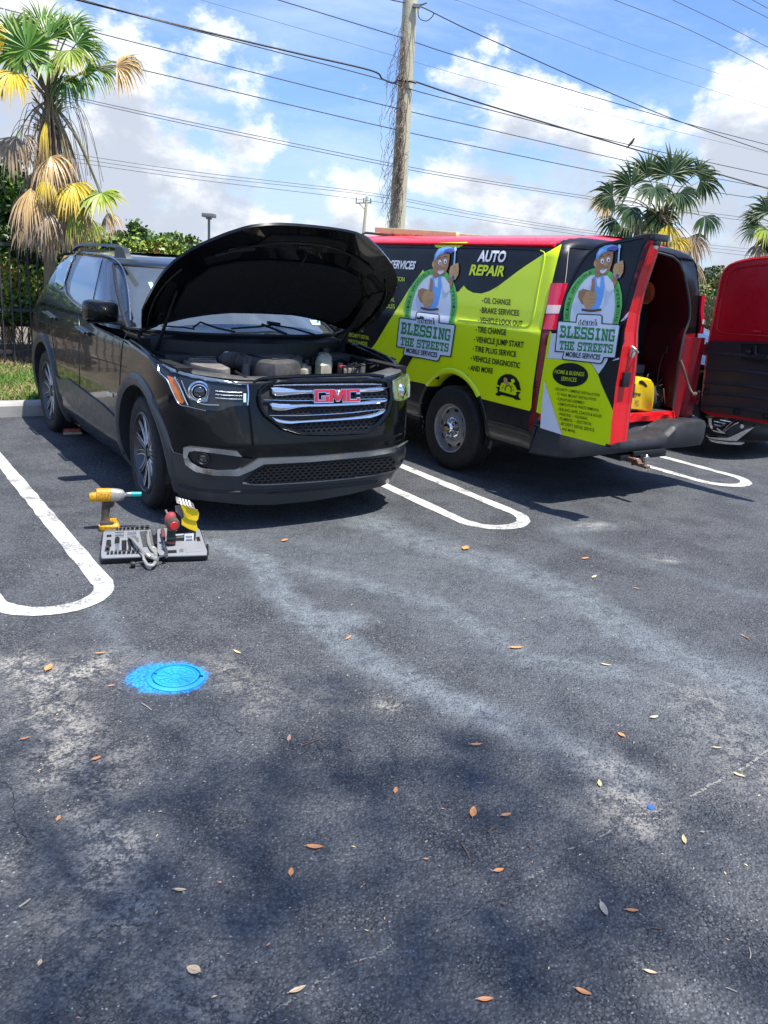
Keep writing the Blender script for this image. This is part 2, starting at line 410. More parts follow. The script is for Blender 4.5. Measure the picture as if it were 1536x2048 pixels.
# ---- cracks: a ragged pale filler seam and a few open dark splits
def crack(pts, w, m, lab, gap=.25):
    P = np.array([gp(*p)[:2] for p in pts]); P = np.array(spline([(*p, 0) for p in P], 14))[:, :2]; n_ = len(P); T_ = np.gradient(P, axis=0); T_ /= np.hypot(*T_.T)[:, None]+1e-9; N_ = np.stack([-T_[:, 1], T_[:, 0]], 1)
    P = P+N_*np.cumsum(rng.normal(0, .0022, n_))[:, None]*.6+N_*rng.normal(0, .0025, n_)[:, None]; V = []; F = []
    for i in range(n_-1):
        if rng.random() < gap: continue
        a, b_ = w*rng.uniform(.25, 1.2), w*rng.uniform(.25, 1.2); k_ = len(V); V += [(*(P[i]-N_[i]*a), .002), (*(P[i]+N_[i]*a), .002), (*(P[i+1]+N_[i+1]*b_), .002), (*(P[i+1]-N_[i+1]*b_), .002)]; F.append((k_, k_+3, k_+2, k_+1))
    tag(mk('crack_seam', V, F, m), lab, kind='structure')
MCF = mat('crack_filler', (.23, .22, .20), .9, var=.35, scale=60, bump=.5, bscale=200); MCD = mat('crack_dark', (.02, .021, .023), .9, var=.1)
crack([(1536, 1500), (1500, 1530), (1470, 1555), (1430, 1578), (1390, 1600)], .006, MCF, 'pale filled crack at the right', .3)
crack([(1330, 1640), (1290, 1638), (1250, 1645), (1190, 1680), (1130, 1700), (1090, 1735), (1050, 1760)], .0035, MCF, 'pale filled crack right of centre', .5)
crack([(850, 1866), (838, 1870), (800, 1885), (760, 1905), (700, 1925), (650, 1955), (600, 1985), (545, 2020), (500, 2047)], .0035, MCF, 'pale filled crack at the bottom', .38)
for q_ in ([(425, 1428), (450, 1445), (470, 1452), (492, 1470)], [(1040, 1775), (1000, 1800), (960, 1812), (910, 1840), (880, 1858)], [(-20, 1560), (18, 1580), (22, 1640), (50, 1700)], [(180, 1880), (230, 1850), (300, 1848)]): crack(q_, .0018, MCD, 'thin dark open crack', .15)
# ---- painted hairpin lines between the stalls
def paint_mat():
    m = mat('line_paint', (.74, .73, .69), .6, var=.1, scale=9); B = NB(m.node_tree); p = m.node_tree.nodes['Principled BSDF']
    V = B.n('ShaderNodeTexCoord').outputs['Object']; f = B.m('ADD', B.m('MULTIPLY', B.noise(V, 70, 8, .75), .6), B.m('MULTIPLY', B.noise(V, 5, 4, .6), .45))
    c = B.mix(B.ramp(f, .49, .62), (.60, .58, .52), (.20, .20, .20)); B.lk(c, p.inputs['Base Color'])
    vo = B.n('ShaderNodeTexVoronoi'); vo.inputs['Scale'].default_value = 95; B.lk(V, vo.inputs['Vector'])
    bn = B.n('ShaderNodeBump'); bn.inputs['Strength'].default_value = .5; bn.inputs['Distance'].default_value = .004; B.lk(vo.outputs['Distance'], bn.inputs['Height']); B.lk(bn.outputs[0], p.inputs['Normal'])
    return m
PM = paint_mat()
def hairpin(v0, v1, utip, skew=0.):
    r = (v1-v0)/2; w = .052; path = [(u, v0) for u in np.linspace(-3.55, utip-r, 40)]
    path += [(utip-r+r*math.cos(a), (v0+v1)/2+r*math.sin(a)) for a in np.linspace(-PI/2, PI/2, 26)[1:-1]]
    path += [(u, v1) for u in np.linspace(utip-r, -3.55, 40)]
    P = np.array(path); T = np.gradient(P, axis=0); T /= np.hypot(*T.T)[:, None]; N = np.stack([-T[:, 1], T[:, 0]], 1)
    jit = 1+.06*rng.standard_normal(len(P))[:, None]; V = []
    for q in (P-N*w*jit, P+N*w*jit): V += [tuple(Sw(a, c+skew*a, .0035)) for a, c in q]
    n = len(P); return mk('painted_line', V, [(i, i+1, n+i+1, n+i) for i in range(n-1)], PM)
LG = 'white hairpin stall markings'
tag(hairpin(-2.12, -1.575, 1.56), 'worn white hairpin stall marking left of the black car', kind='structure')
tag(hairpin(1.08, 1.615, 1.40, -.03), 'white hairpin stall marking between the black car and the van', kind='structure')
tag(hairpin(4.14, 4.70, 1.26, -.03), 'white hairpin stall marking behind the van, at the right', kind='structure')

# ---- kerb pieces, verge and grass
MCON = mat('concrete', (.40, .385, .36), .85, var=.16, scale=5, bump=.35, bscale=90, dirt=((.20, .19, .18), .6, 3))
for i, v0 in enumerate(np.arange(-9.05, 40, 3.05)):
    mb = MB(); pr = [(-3.66, -.05), (-3.655, .115), (-3.675, .142), (-3.70, .15), (-3.82, .15), (-3.82, -.05)]
    rings = [[tuple(Sw(a, v, c)) for a, c in pr] for v in (v0+.006, v0+3.044)]
    o = mb.loft(rings).build('kerb' if i == 0 else 'kerb', MCON); tag(o, kind='structure')
MSOIL = mat('verge_soil', (.13, .105, .07), .95, var=.35, scale=4, bump=.6, bscale=30, dirt=((.26, .20, .13), .7, 2))
q = [Sw(-3.8, -60, .135), Sw(-3.8, 80, .135), Sw(-90, 80, .14), Sw(-90, -60, .14)]
mk('verge', q, [(0, 1, 2, 3)], MSOIL).__setitem__('kind', 'structure')
# grass blades
def blades(name, u0, u1, v0, v1, n, mats, hh=.06):
    V = []; Fc = []; mi = []
    us = rng.uniform(u0, u1, n); vs = rng.uniform(v0, v1, n); hs = hh*rng.uniform(.5, 1.5, n); an = rng.uniform(0, 2*PI, n); ln = rng.uniform(-.9, .9, (n, 2))
    W0 = toW(np.stack([us, vs, np.full(n, .133)], 1), 'S')
    for i in range(n):
        x, y, z = W0[i]; c, s = math.cos(an[i])*.006, math.sin(an[i])*.006; h = hs[i]; lx, ly = ln[i]*h*.8
        b = len(V); V += [(x-c, y-s, z), (x+c, y+s, z), (x+lx*.5+c*.6, y+ly*.5+s*.6, z+h*.65), (x+lx*.5-c*.6, y+ly*.5-s*.6, z+h*.65), (x+lx*1.2, y+ly*1.2, z+h*.95)]
        Fc += [(b, b+1, b+2, b+3), (b+3, b+2, b+4)]; k = 0 if rng.random() < .55+.35*math.sin(vs[i]*3+us[i]*4) else (1 if rng.random() < .6 else 2); mi += [k, k]
    return mk(name, V, Fc, mats, mi=mi)
MG = [mat('grass_green', (.10, .22, .02), .7, var=.3, scale=3), mat('grass_pale', (.24, .26, .07), .75, var=.25, scale=3), mat('grass_dry', (.36, .27, .13), .8, var=.25, scale=3)]
tag(blades('grass', -6.9, -3.83, -1.8, 2.2, 42000, MG), 'patchy green and straw coloured verge grass', kind='stuff')

# ---- fence: rails, posts and pickets, each its own part
MFE = mat('fence_paint', (.040, .043, .047), .55, var=.25, scale=12, bump=.15)
UF = -6.72
fence = thing('metal_fence', 'black metal picket fence in front of the clipped hedge behind the kerb', 'fence', tuple(Sw(UF, 0, .13)))
fence.rotation_euler[2] = SYAW
bpy.context.view_layer.update()
def fpart(name, mb, m=MFE, **kw): return mb.build(name, m, fence, **kw)
for z, d in ((1.75-.13, .045), (.90-.13, .038), (.34-.13, .045)): fpart('rail', MB().box((0, 5.5, z), (.04, 17.0, d)))
pk = MB().box((0, 0, .80), (.019, .019, 1.56)).build('picket', MFE, fence); vv = np.arange(-2.9, 13.9, .118)
pk.location = (.0295, vv[0], 0)
for v in vv[1:]:
    o = pk.copy(); COL.objects.link(o); o.parent = fence; o.location = (.0295, v, 0); o.rotation_euler = (rng.normal(0, .004), rng.normal(0, .004), 0)
for v in (-2.4, .04, 2.48, 4.92, 7.36, 9.8, 12.24): fpart('post', MB().box((-.053, v, .85), (.06, .06, 1.75)))

# ---- leafy masses
def leaf_cloud(centres, size, flat=.5, asp=.6):
    n = len(centres); C = np.asarray(centres); a = rng.standard_normal((n, 3)); a /= np.linalg.norm(a, axis=1)[:, None]
    b = rng.standard_normal((n, 3)); b[:, 2] += flat; b -= a*(a*b).sum(1)[:, None]; b /= np.linalg.norm(b, axis=1)[:, None]
    s = size*rng.uniform(.6, 1.4, n)[:, None]; V = np.stack([C-a*s, C-b*s*asp, C+a*s, C+b*s*asp], 1).reshape(-1, 3)
    F = np.arange(4*n).reshape(-1, 4); return V, F
def cloud_obj(name, C, size, mats, probs, parent=None, asp=.6, flat=.5):
    V, F = leaf_cloud(C, size, flat, asp); me = bpy.data.meshes.new(name); me.vertices.add(len(V)); me.vertices.foreach_set('co', V.ravel().astype(np.float32))
    me.loops.add(len(V)); me.loops.foreach_set('vertex_index', F.ravel()); me.polygons.add(len(F)); me.polygons.foreach_set('loop_start', np.arange(0, len(V), 4))
    me.update(calc_edges=True); o = link(name, me, mats, parent)
    # colour in clumps of twigs rather than leaf by leaf
    ph = np.sin(C[:, 0]*5.1+1.3*np.sin(C[:, 2]*4))+np.sin(C[:, 2]*6.3+C[:, 1]*3.7)+rng.normal(0, .9, len(C)); rk = np.argsort(np.argsort(ph))/len(C)
    me.polygons.foreach_set('material_index', np.searchsorted(np.cumsum(probs)[:-1], rk).astype(np.int32)); return o
def leafm(name, c, r=.45): return mat(name, c, r, var=.3, scale=2.5, spec=.4)
ML = [leafm('leaf_dark', (.035, .08, .018)), leafm('leaf_mid', (.11, .19, .03)), leafm('leaf_light', (.26, .34, .05)), leafm('leaf_rust', (.34, .17, .05))]
MCORE = mat('twig_brown', (.035, .03, .02), .95, var=.4, scale=8, bump=.8, bscale=20)
# clipped hedge behind the fence: a rough shell of leaves on a dark twiggy core
hd = thing('clipped_hedge', 'long clipped green hedge standing behind the black picket fence', 'hedge', (0, 0, 0))
def hedge_pts(n, v0, v1, u0, u1, zt, zb=.75):
    P = []
    v = rng.uniform(v0, v1, n); side = rng.random(n) < .72
    z = np.where(side, zb+(zt-zb)*rng.random(n)**.8, zt); u = np.where(side, u0, rng.uniform(u1, u0, n))
    bump = .09*np.sin(v*2.1+z*3)+.07*np.sin(v*5.3-z*4.1)+.04*np.sin(v*11)
    u = u+np.where(side, bump-(zt-z)*.04, 0)-rng.exponential(.07, n)*side; z = z+np.where(side, 0, bump*.9)+rng.normal(0, .045, n)
    zlow = zb+.16*np.sin(v*3.7)+.1*np.sin(v*8.1); keep = z > zlow
    return toW(np.stack([u, v, z], 1)[keep], 'S')
cloud_obj('foliage', np.concatenate([hedge_pts(46000, -2.6, 3.4, -7.25, -8.3, 1.88), hedge_pts(20000, 3.4, 34, -7.25, -8.3, 1.86, .4)]), .036, ML, [.24, .34, .36, .06], hd, asp=.62)
mb = MB()
for a, b_ in ((-2.7, 34),): mb.loft([[tuple(Sw(u, v, z)) for u, z in ((-7.45, .62), (-7.42, 1.7), (-8.2, 1.72), (-8.2, .62))] for v in np.linspace(a, b_, 30)])
mb.build('twig_core', MCORE, hd)
mb = MB()
for i in range(420):
    v = rng.uniform(-2.6, 3.2); u = rng.uniform(-7.9, -7.2); h = rng.uniform(.5, .9); mb.tube([Sw(u, v, .13), Sw(u+rng.normal(0, .08), v+rng.normal(0, .1), .13+h*.5), Sw(u+rng.normal(0, .12), v+rng.normal(0, .15), .13+h)], .006, 4, False)
mb.build('stems', mat('dry_stem', (.22, .15, .09), .9, var=.3), hd)
# dry litter and straw at the hedge's foot
tag(blades('dry_litter', -7.9, -6.5, -1.8, 2.2, 9000, [mat('straw', (.42, .28, .17), .9, var=.3), MG[2], MCORE], .08), 'dry straw and leaf litter under the hedge', kind='stuff')
# pale edging visible through the bottom of the fence
tag(MB().loft([[tuple(Sw(u, v, z)) for u, z in ((-8.4, .1), (-8.4, .27), (-8.5, .27), (-8.5, .1))] for v in (-3, 14)]).build('border_wall', mat('pale_wall', (.50, .50, .50), .8, var=.1)), 'low pale concrete border wall seen through the foot of the fence', 'wall')

# bushes and trees beyond
def bush(name, label, cat, px, dist, wpx, hpx, n, size, mats, probs, group=None, trunk=True):
    """crown of leaf clumps around a branching trunk; px = crown centre in the photo"""
    c = at(px, None, 1, dist); k = dist/CF; rx, rz = wpx*k/2, hpx*k/2
    t = thing(name, label, cat, (c[0], c[1], .13), group=group); nc = max(10, int(n/220)); cen = []
    for i in range(nc):
        d = rng.standard_normal(3); d /= np.linalg.norm(d); r = rng.uniform(.35, .95); cen.append(np.array([d[0]*rx*r, d[1]*rx*r, c[2]-.13+d[2]*rz*r]))
    P = np.concatenate([q+rng.standard_normal((n//nc, 3))*np.array([rx, rx, rz])*.16 for q in cen])
    o = cloud_obj('crown', P, size, mats, probs, t); mb = MB()
    if trunk:
        top = max(.3, c[2]-.13-rz*.2); mb.tube([(0, 0, -.1), (rng.normal(0, .05), 0, top*.5), (0, 0, top)], [.09, .07, .05], 8)
        for q in cen[:14]: mb.tube([(0, 0, top*.6), q*.55+np.array([0, 0, top*.3]), q], [.04, .025, .01], 5)
        mb.build('trunk', MCORE, t, True)
    return t
bush('dark_tree', 'dark evergreen broadleaf tree at the left edge behind the palm', 'tree', (-6, 395), 13.5, 120, 225, 8000, .05, ML, [.75, .22, .03, 0])
bush('rounded_bush', 'grey green airy shrub crown just right of the hanging palm fronds', 'shrub', (275, 480), 19, 80, 60, 3000, .05, [leafm('leaf_grey', (.12, .15, .09)), ML[1], ML[0]], [.6, .3, .1])
bush('rounded_bush', 'pale green airy shrub crown left of the parking lot lamp', 'shrub', (355, 500), 22, 110, 55, 3500, .06, [leafm('leaf_pale', (.18, .22, .09)), ML[1], ML[0]], [.6, .3, .1])
bush('far_tree', 'hazy green tree crown far off right of the larger right palm', 'tree', (1425, 565), 60, 80, 60, 3000, .22, [leafm('leaf_far', (.10, .14, .07)), leafm('leaf_olive', (.17, .17, .07)), ML[0]], [.5, .3, .2])
bush('far_tree', 'distant dull olive shrubbery seen between van and open door', 'tree', (1360, 585), 66, 160, 50, 3000, .2, [MATS['leaf_olive'], MATS['leaf_far'], ML[0]], [.5, .3, .2])
bush('far_tree', 'distant low tree crowns hidden mostly by the open red door', 'tree', (1500, 590), 62, 150, 60, 2500, .22, [MATS['leaf_far'], MATS['leaf_olive'], ML[0]], [.5, .3, .2])
# ================================================================ PALMS, POLES, WIRES
def palm_mat(name, c, tip): 
    m = mat(name, c, .42, var=.2, scale=3, spec=.45); B = NB(m.node_tree); p = m.node_tree.nodes['Principled BSDF']
    at_ = B.n('ShaderNodeAttribute', attribute_name='along'); V = B.n('ShaderNodeTexCoord').outputs['Object']
    n = B.noise(V, 7, 4, .6); f = B.ramp(B.m('ADD', at_.outputs['Fac'], B.m('MULTIPLY', B.m('SUBTRACT', n, .5), .6)), .45, .95)
    B.lk(B.mix(f, B.mix(n, tuple(x*.75 for x in c), tuple(x*1.25 for x in c)), tip), p.inputs['Base Color']); return m
PMT = {'green': palm_mat('frond_green', (.10, .23, .03), (.26, .34, .06)), 'lime': palm_mat('frond_lime', (.28, .36, .04), (.44, .40, .08)),
       'yellow': palm_mat('frond_yellow', (.62, .47, .04), (.60, .42, .10)), 'tan': palm_mat('frond_tan', (.62, .42, .18), (.62, .45, .28)),
       'dead': palm_mat('frond_dead', (.34, .25, .15), (.46, .35, .23)), 'dark': palm_mat('frond_dark', (.035, .075, .024), (.17, .18, .06))}
MPET = mat('petiole', (.16, .16, .05), .5, var=.2); MDPET = mat('petiole_dry', (.30, .22, .12), .7, var=.2); MTRK = mat('palm_trunk', (.22, .17, .11), .9, var=.35, scale=12, bump=.9, bscale=25)
def frond(palm, base, hub, R, aim, nrm, kind, droop=.5, spread=150, nseg=26, label=None):
    """a fan: leaflets radiate from the hub in the plane of (aim, side), tips pulled down by their weight"""
    aim = Vector(aim).normalized(); nrm = Vector(nrm); nrm = (nrm-aim*nrm.dot(aim)).normalized(); side = nrm.cross(aim)
    V = []; F = []; AL = []; NS = 6
    for i in range(nseg):
        a = math.radians(spread)*(2*(i+.5)/nseg-1)+rng.normal(0, .03); d = aim*math.cos(a)+side*math.sin(a); L = R*(.72+.28*math.cos(a*.8))*rng.uniform(.74, 1.14)
        w = R*math.radians(spread)*1.05/nseg; per = nrm.cross(d).normalized(); b = len(V); pos = Vector(hub); dr = rng.uniform(.75, 1.3)*droop; dd = d.copy()
        for k in range(NS+1):
            t = k/NS; ww = w*(t/.5 if t < .5 else max(.06, (1-t)/.5)**.85)*.62
            fold = nrm*ww*.45
            V += [pos-per*ww+fold, pos-nrm*ww*.25, pos+per*ww+fold]; AL += [t]*3
            if k < NS:
                g = dr*max(0, t-.12)**1.3*2.1; dd = (d+nrm*.05*math.sin(i*2.3)+Vector((0, 0, -1))*g).normalized(); pos = pos+dd*(L/NS)
        for k in range(NS): F += [(b+3*k, b+3*k+1, b+3*k+4, b+3*k+3), (b+3*k+1, b+3*k+2, b+3*k+5, b+3*k+4)]
    o = mk('frond', V, F, PMT[kind], palm); at_ = o.data.attributes.new('along', 'FLOAT', 'POINT'); at_.data.foreach_set('value', np.array(AL, np.float32))
    base = Vector(base); hub = Vector(hub); mid = (base+hub)/2+Vector((0, 0, .12*(hub-base).length))
    tube_obj('petiole', spline([base, mid, hub], 5), [.014*(1-.5*t/10) for t in range(11)] if R < .9 else .012, MPET if kind in ('green', 'lime', 'dark') else MDPET, o, 6)
    if label: o['label'] = label
    return o
def palm_tree(name, label, foot, crown, dist, fans, tr=.07, strands=0, group=None, scale=1.0, dmul=1.0):
    c = at(crown, None, 1, dist); t = thing(name, label, 'palm tree', (0, 0, 0), group=group); f = at(foot, None, 1, dist); k = dist/CF
    mb = MB(); zz = np.linspace(0, 1, 26); pts = [(f[0]+(c[0]-f[0])*s, c[1], .1+(c[2]-.1)*s) for s in zz]
    mb.tube(pts, [tr*(1.25-.35*s+.09*(i % 2)) for i, s in enumerate(zz)], 14); mb.build('trunk', MTRK, t, True)
    # old leaf bases bristling at the crown
    mb = MB()
    for i in range(40):
        a = rng.uniform(0, 2*PI); h = rng.uniform(-.55, .08); r0 = tr*.9; p = np.array([c[0]+r0*math.cos(a), c[1]+r0*math.sin(a), c[2]+h])
        mb.tube([p, p+np.array([math.cos(a)*.08, math.sin(a)*.08, .10]), p+np.array([math.cos(a)*.15, math.sin(a)*.15, .12+rng.uniform(-.05, .1)])], [.02, .014, .006], 5)
    mb.build('leaf_base', MTRK, t, True)
    for (hx, hy), Rp, aimpx, back, kind, droop, spread, *rest in fans:
        dz = rest[0] if rest else rng.uniform(-.25, .25)
        h = at((hx, hy), None, 1, dist+dz); aim = Rv*aimpx[0]+Uv*(-aimpx[1])+np.array([0, -1, 0])*back
        nrm = np.array([rng.normal(0, .12), -1, .35+rng.normal(0, .12)]); frond(t, (c[0], c[1], c[2]-.05), h, Rp*k*scale, aim, nrm, kind, droop*dmul, spread)
    if strands:
        mb = MB()
        for i in range(strands):
            a = rng.uniform(0, 2*PI); p = np.array([c[0]+.08*math.cos(a), c[1]+.08*math.sin(a), c[2]-rng.uniform(0, .5)]); o2 = np.array([math.cos(a), math.sin(a)*.5, 0])*rng.uniform(.15, .55)
            mb.tube(spline([p, p+o2*.6+np.array([0, 0, .06]), p+o2+np.array([0, 0, -rng.uniform(.2, .5)]), p+o2*1.15+np.array([0, 0, -rng.uniform(.6, 1.0)])], 4), .0035, 4, False)
        mb.build('flower_stalk', MDPET, t)
    return t
LP = [((70, 430), 72, (0, 1), .1, 'dead', 1.3, 34, -.3), ((100, 445), 70, (0, 1), .1, 'tan', 1.3, 34, -.25), ((128, 430), 76, (0, 1), .1, 'dead', 1.3, 34, -.28), ((160, 450), 60, (.1, 1), .1, 'dead', 1.3, 40, -.2), ((118, 330), 90, (.05, 1), .1, 'tan', 1.3, 26, -.22), ((85, 300), 80, (-.05, 1), .1, 'dead', 1.3, 24, -.15), ((140, 300), 80, (.15, 1), .1, 'dead', 1.3, 24, -.1), ((55, 98), 66, (0, -1), .1, 'green', .12, 172, -.25), ((96, 78), 62, (-.1, -1), 0, 'green', .25, 95, .15), ((120, 70), 55, (.35, -1), 0, 'green', .3, 90, .2), ((22, 70), 55, (-.6, -.6), .1, 'green', .35, 110, .1),
      ((152, 88), 60, (.8, -.35), .1, 'green', .6, 100, 0), ((140, 100), 58, (.2, .7), .4, 'lime', .8, 90, -.2), ((15, 70), 45, (-1, -.1), .1, 'yellow', .8, 70, -.2), ((100, 120), 60, (0, .4), .5, 'green', .5, 150, -.1),
      ((27, 143), 78, (-.1, .4), .4, 'yellow', 1.2, 85, -.25), ((165, 148), 66, (.7, .25), .3, 'green', 1.1, 85, -.1), ((130, 150), 70, (.15, 1), .3, 'green', .9, 70, 0), ((2, 150), 60, (-.8, .3), .1, 'green', .9, 80, .2),
      ((232, 133), 74, (1, -.05), .15, 'tan', 1.25, 80, -.15), ((235, 130), 60, (1, -.2), .0, 'lime', .75, 30, -.12), ((200, 140), 52, (1, .1), .1, 'lime', .9, 60, -.1), ((170, 100), 55, (1, .0), .1, 'green', .7, 70, .1),
      ((32, 272), 82, (-.2, .8), .2, 'dead', 1.3, 60, -.2), ((48, 270), 55, (.5, .6), .2, 'dead', 1.2, 45, -.2), ((203, 386), 72, (0, .5), .5, 'lime', .55, 120, -.35), ((148, 366), 74, (.1, .7), .4, 'yellow', 1.1, 85, -.3),
      ((102, 312), 76, (.3, .8), .4, 'tan', 1.2, 70, -.25), ((94, 352), 62, (0, 1), .3, 'yellow', 1.2, 40, -.35), ((62, 375), 96, (0, 1), .2, 'tan', 1.3, 40, -.3), ((92, 420), 66, (0, 1), .3, 'dead', 1.3, 60, -.35),
      ((120, 395), 84, (.1, 1), .2, 'yellow', 1.3, 60, -.15), ((150, 420), 70, (.05, 1), .2, 'lime', 1.4, 30, -.35), ((168, 425), 62, (.15, 1), .2, 'tan', 1.3, 40, -.3), ((75, 400), 80, (-.1, 1), .2, 'dead', 1.3, 60, .1),
      ((130, 340), 84, (.2, 1), .1, 'tan', 1.3, 50, .1), ((112, 245), 90, (.1, 1), .1, 'dead', 1.3, 30, 0), ((92, 240), 80, (0, 1), .3, 'yellow', 1.3, 12, -.2), ((105, 400), 90, (.1, 1), .1, 'tan', 1.3, 50, .2),
      ((215, 425), 56, (.4, 1), .2, 'tan', 1.2, 50, .1), ((60, 440), 70, (0, 1), .1, 'dead', 1.3, 60, -.1), ((130, 440), 66, (.1, 1), .1, 'dead', 1.3, 60, .1), ((110, 350), 80, (.1, 1), .1, 'lime', 1.3, 60, .15), ((75, 340), 70, (-.1, 1), .1, 'dead', 1.3, 50, .2), ((150, 400), 60, (.15, 1), .2, 'yellow', 1.2, 50, -.3), ((185, 440), 50, (.2, 1), .1, 'lime', 1.2, 50, .0), ((100, 280), 70, (.1, 1), .1, 'dead', 1.3, 40, .1), ((40, 110), 60, (-.8, .1), .2, 'green', .6, 110, .1), ((85, 60), 70, (-.4, -1), 0, 'green', .2, 60, .3), ((140, 60), 60, (.6, -.8), 0, 'green', .45, 70, .3), ((45, 385), 70, (-.1, 1), .1, 'dead', 1.3, 40, .1)]
palm_tree('fan_palm', 'tall fan palm with yellow and dead hanging fronds at the left behind the fence', (95, 640), (98, 190), 11.3, LP, .065, 46, scale=1.0, dmul=1.5)
RP = [((1225, 392), 54, (-1, .1), .1, 'dark', .7, 100), ((1262, 372), 56, (-.5, -.6), .1, 'dark', .35, 110), ((1295, 352), 55, (-.2, -1), .1, 'dark', .3, 110), ((1340, 350), 58, (.1, -1), .1, 'dark', .25, 120), ((1362, 340), 46, (.4, -1), 0, 'dark', .3, 100),
      ((1400, 362), 58, (.9, -.1), .2, 'dark', .8, 110), ((1310, 375), 62, (0, .4), .5, 'dark', .7, 150, -.5), ((1360, 385), 62, (.3, .6), .4, 'dark', .9, 110, -.4), ((1262, 415), 60, (-.2, .8), .4, 'dark', 1.0, 100, -.5),
      ((1232, 440), 54, (-.7, .5), .2, 'dark', 1.0, 80), ((1282, 440), 56, (-.2, .9), .3, 'dead', 1.0, 80), ((1335, 450), 50, (.1, 1), .3, 'yellow', .9, 60, -.5), ((1348, 475), 52, (.3, .7), .4, 'yellow', .8, 60, -.5), ((1320, 425), 66, (0, 1), .2, 'dark', 1.0, 120),
      ((1410, 432), 52, (.3, .7), .3, 'dark', 1.1, 80, -.3), ((1382, 472), 62, (.4, .8), .3, 'dead', 1.2, 85, -.4), ((1376, 480), 70, (.05, 1), .2, 'tan', 1.3, 50, -.4), ((1300, 460), 56, (0, 1), .1, 'dead', 1.2, 80), ((1250, 455), 44, (-.3, .8), .1, 'dark', 1.1, 70),
      ((1215, 402), 48, (-.9, .5), .2, 'tan', .9, 60), ((1384, 520), 70, (.1, 1), .1, 'dead', 1.3, 45), ((1395, 345), 40, (.9, -.5), 0, 'dark', .5, 80), ((1340, 500), 60, (0, 1), .1, 'dead', 1.3, 60), ((1310, 350), 40, (-.5, -1), 0, 'dark', .3, 80)]
palm_tree('fan_palm', 'larger dark green fan palm rising behind the open van', (1372, 620), (1322, 432), 19, RP, .11, 0, scale=.96, dmul=1.35)
FP = [((1535, 425), 50, (-.2, -.9), .1, 'dark', .5, 120), ((1515, 435), 46, (-.9, -.1), .2, 'dark', .8, 90), ((1530, 455), 50, (-.6, .4), .3, 'lime', .9, 90), ((1510, 458), 44, (-1, .2), .1, 'dark', .8, 60), ((1520, 492), 46, (-.4, .8), .3, 'dead', 1.2, 70),
      ((1545, 480), 60, (0, .9), .3, 'dark', 1.0, 120), ((1560, 420), 55, (.3, -.9), .1, 'dark', .4, 120), ((1580, 450), 55, (1, .1), .1, 'dark', .8, 110), ((1540, 505), 50, (0, 1), .1, 'dead', 1.2, 70), ((1570, 500), 50, (.4, 1), .1, 'dead', 1.2, 70)]
palm_tree('fan_palm', 'fan palm cut by the right edge of the photo', (1560, 640), (1552, 455), 24, FP, .11, 0, scale=.92, dmul=1.35)

# utility pole with its dry vine
MWOOD = mat('pole_wood', (.60, .56, .38), .85, var=.3, scale=3, bump=.5, bscale=22, dirt=((.38, .32, .22), .5, 6))
PD = 19.0; pt = at((824, -60), None, 1, PD); pb = at((793, 470), None, 1, PD); dz = (pt-pb)/(pt[2]-pb[2]); base = pb+dz*(0-pb[2]); top = pt+dz*1.5
mb = MB(); hs = np.linspace(0, 1, 24); mb.tube([base+(top-base)*s for s in hs], [.188-.045*s+rng.normal(0, .0012) for s in hs], 20)
pole = thing('utility_pole', 'tall leaning wooden utility pole wrapped in dry vine behind the van', 'utility pole'); mb.build('shaft', MWOOD, pole, True)
MMET = mat('galvanised', (.30, .31, .32), .45, metal=.8, var=.2); MBLK = mat('black_rubber', (.012, .012, .014), .55, var=.2)
a = at((833, 12), None, 1, PD-.15); mb = MB().box(tuple(a), (.16, .1, .06)).tube([a, a+np.array([.12, -.05, .02]), a+np.array([.2, -.05, .06])], .02, 6); mb.build('bracket', MMET, pole)
a = at((823, 162), None, 1, PD-.17); MB().tube([a+np.array([-.28, 0, .0]), a+np.array([.02, 0, -.01]), a+np.array([.10, 0, -.03])], .025, 6).build('bracket', MBLK, pole)
mb = MB(); MV = mat('vine_bark', (.24, .18, .14), .9, var=.3)
for i in range(95):
    x0, y0 = 812+rng.normal(-6, 6), rng.uniform(30, 400); pts = []; x, y = x0, y0; L = rng.uniform(60, 220); dxx = rng.uniform(-3.2, -.2)
    for s in range(int(L/9)):
        pts.append(at((x+rng.normal(0, 2.2), y), None, 1, PD-.25+rng.normal(0, .12))); x += dxx+rng.normal(0, 2.4); y += 9; x = max(x, 762+rng.normal(0, 4)-(0 if y > 120 else -25)); x = min(x, 812-(y-100)*.035)
        if y > 458: break
    if len(pts) > 3: mb.tube(spline(pts, 2), .0038, 4, False)
for i in range(5):      # stems clinging to the shaft
    pts = [at((818-(y-40)*.052+6*math.sin(y*.03+i*2), y), None, 1, PD-.24) for y in range(20+int(rng.uniform(0, 60)), 450, 25)]; mb.tube(spline(pts, 2), .006, 5, False)
tag(mb.build('dry_vine', MV, None, True), 'leafless dry vine hanging down the left side of the utility pole', 'vine')

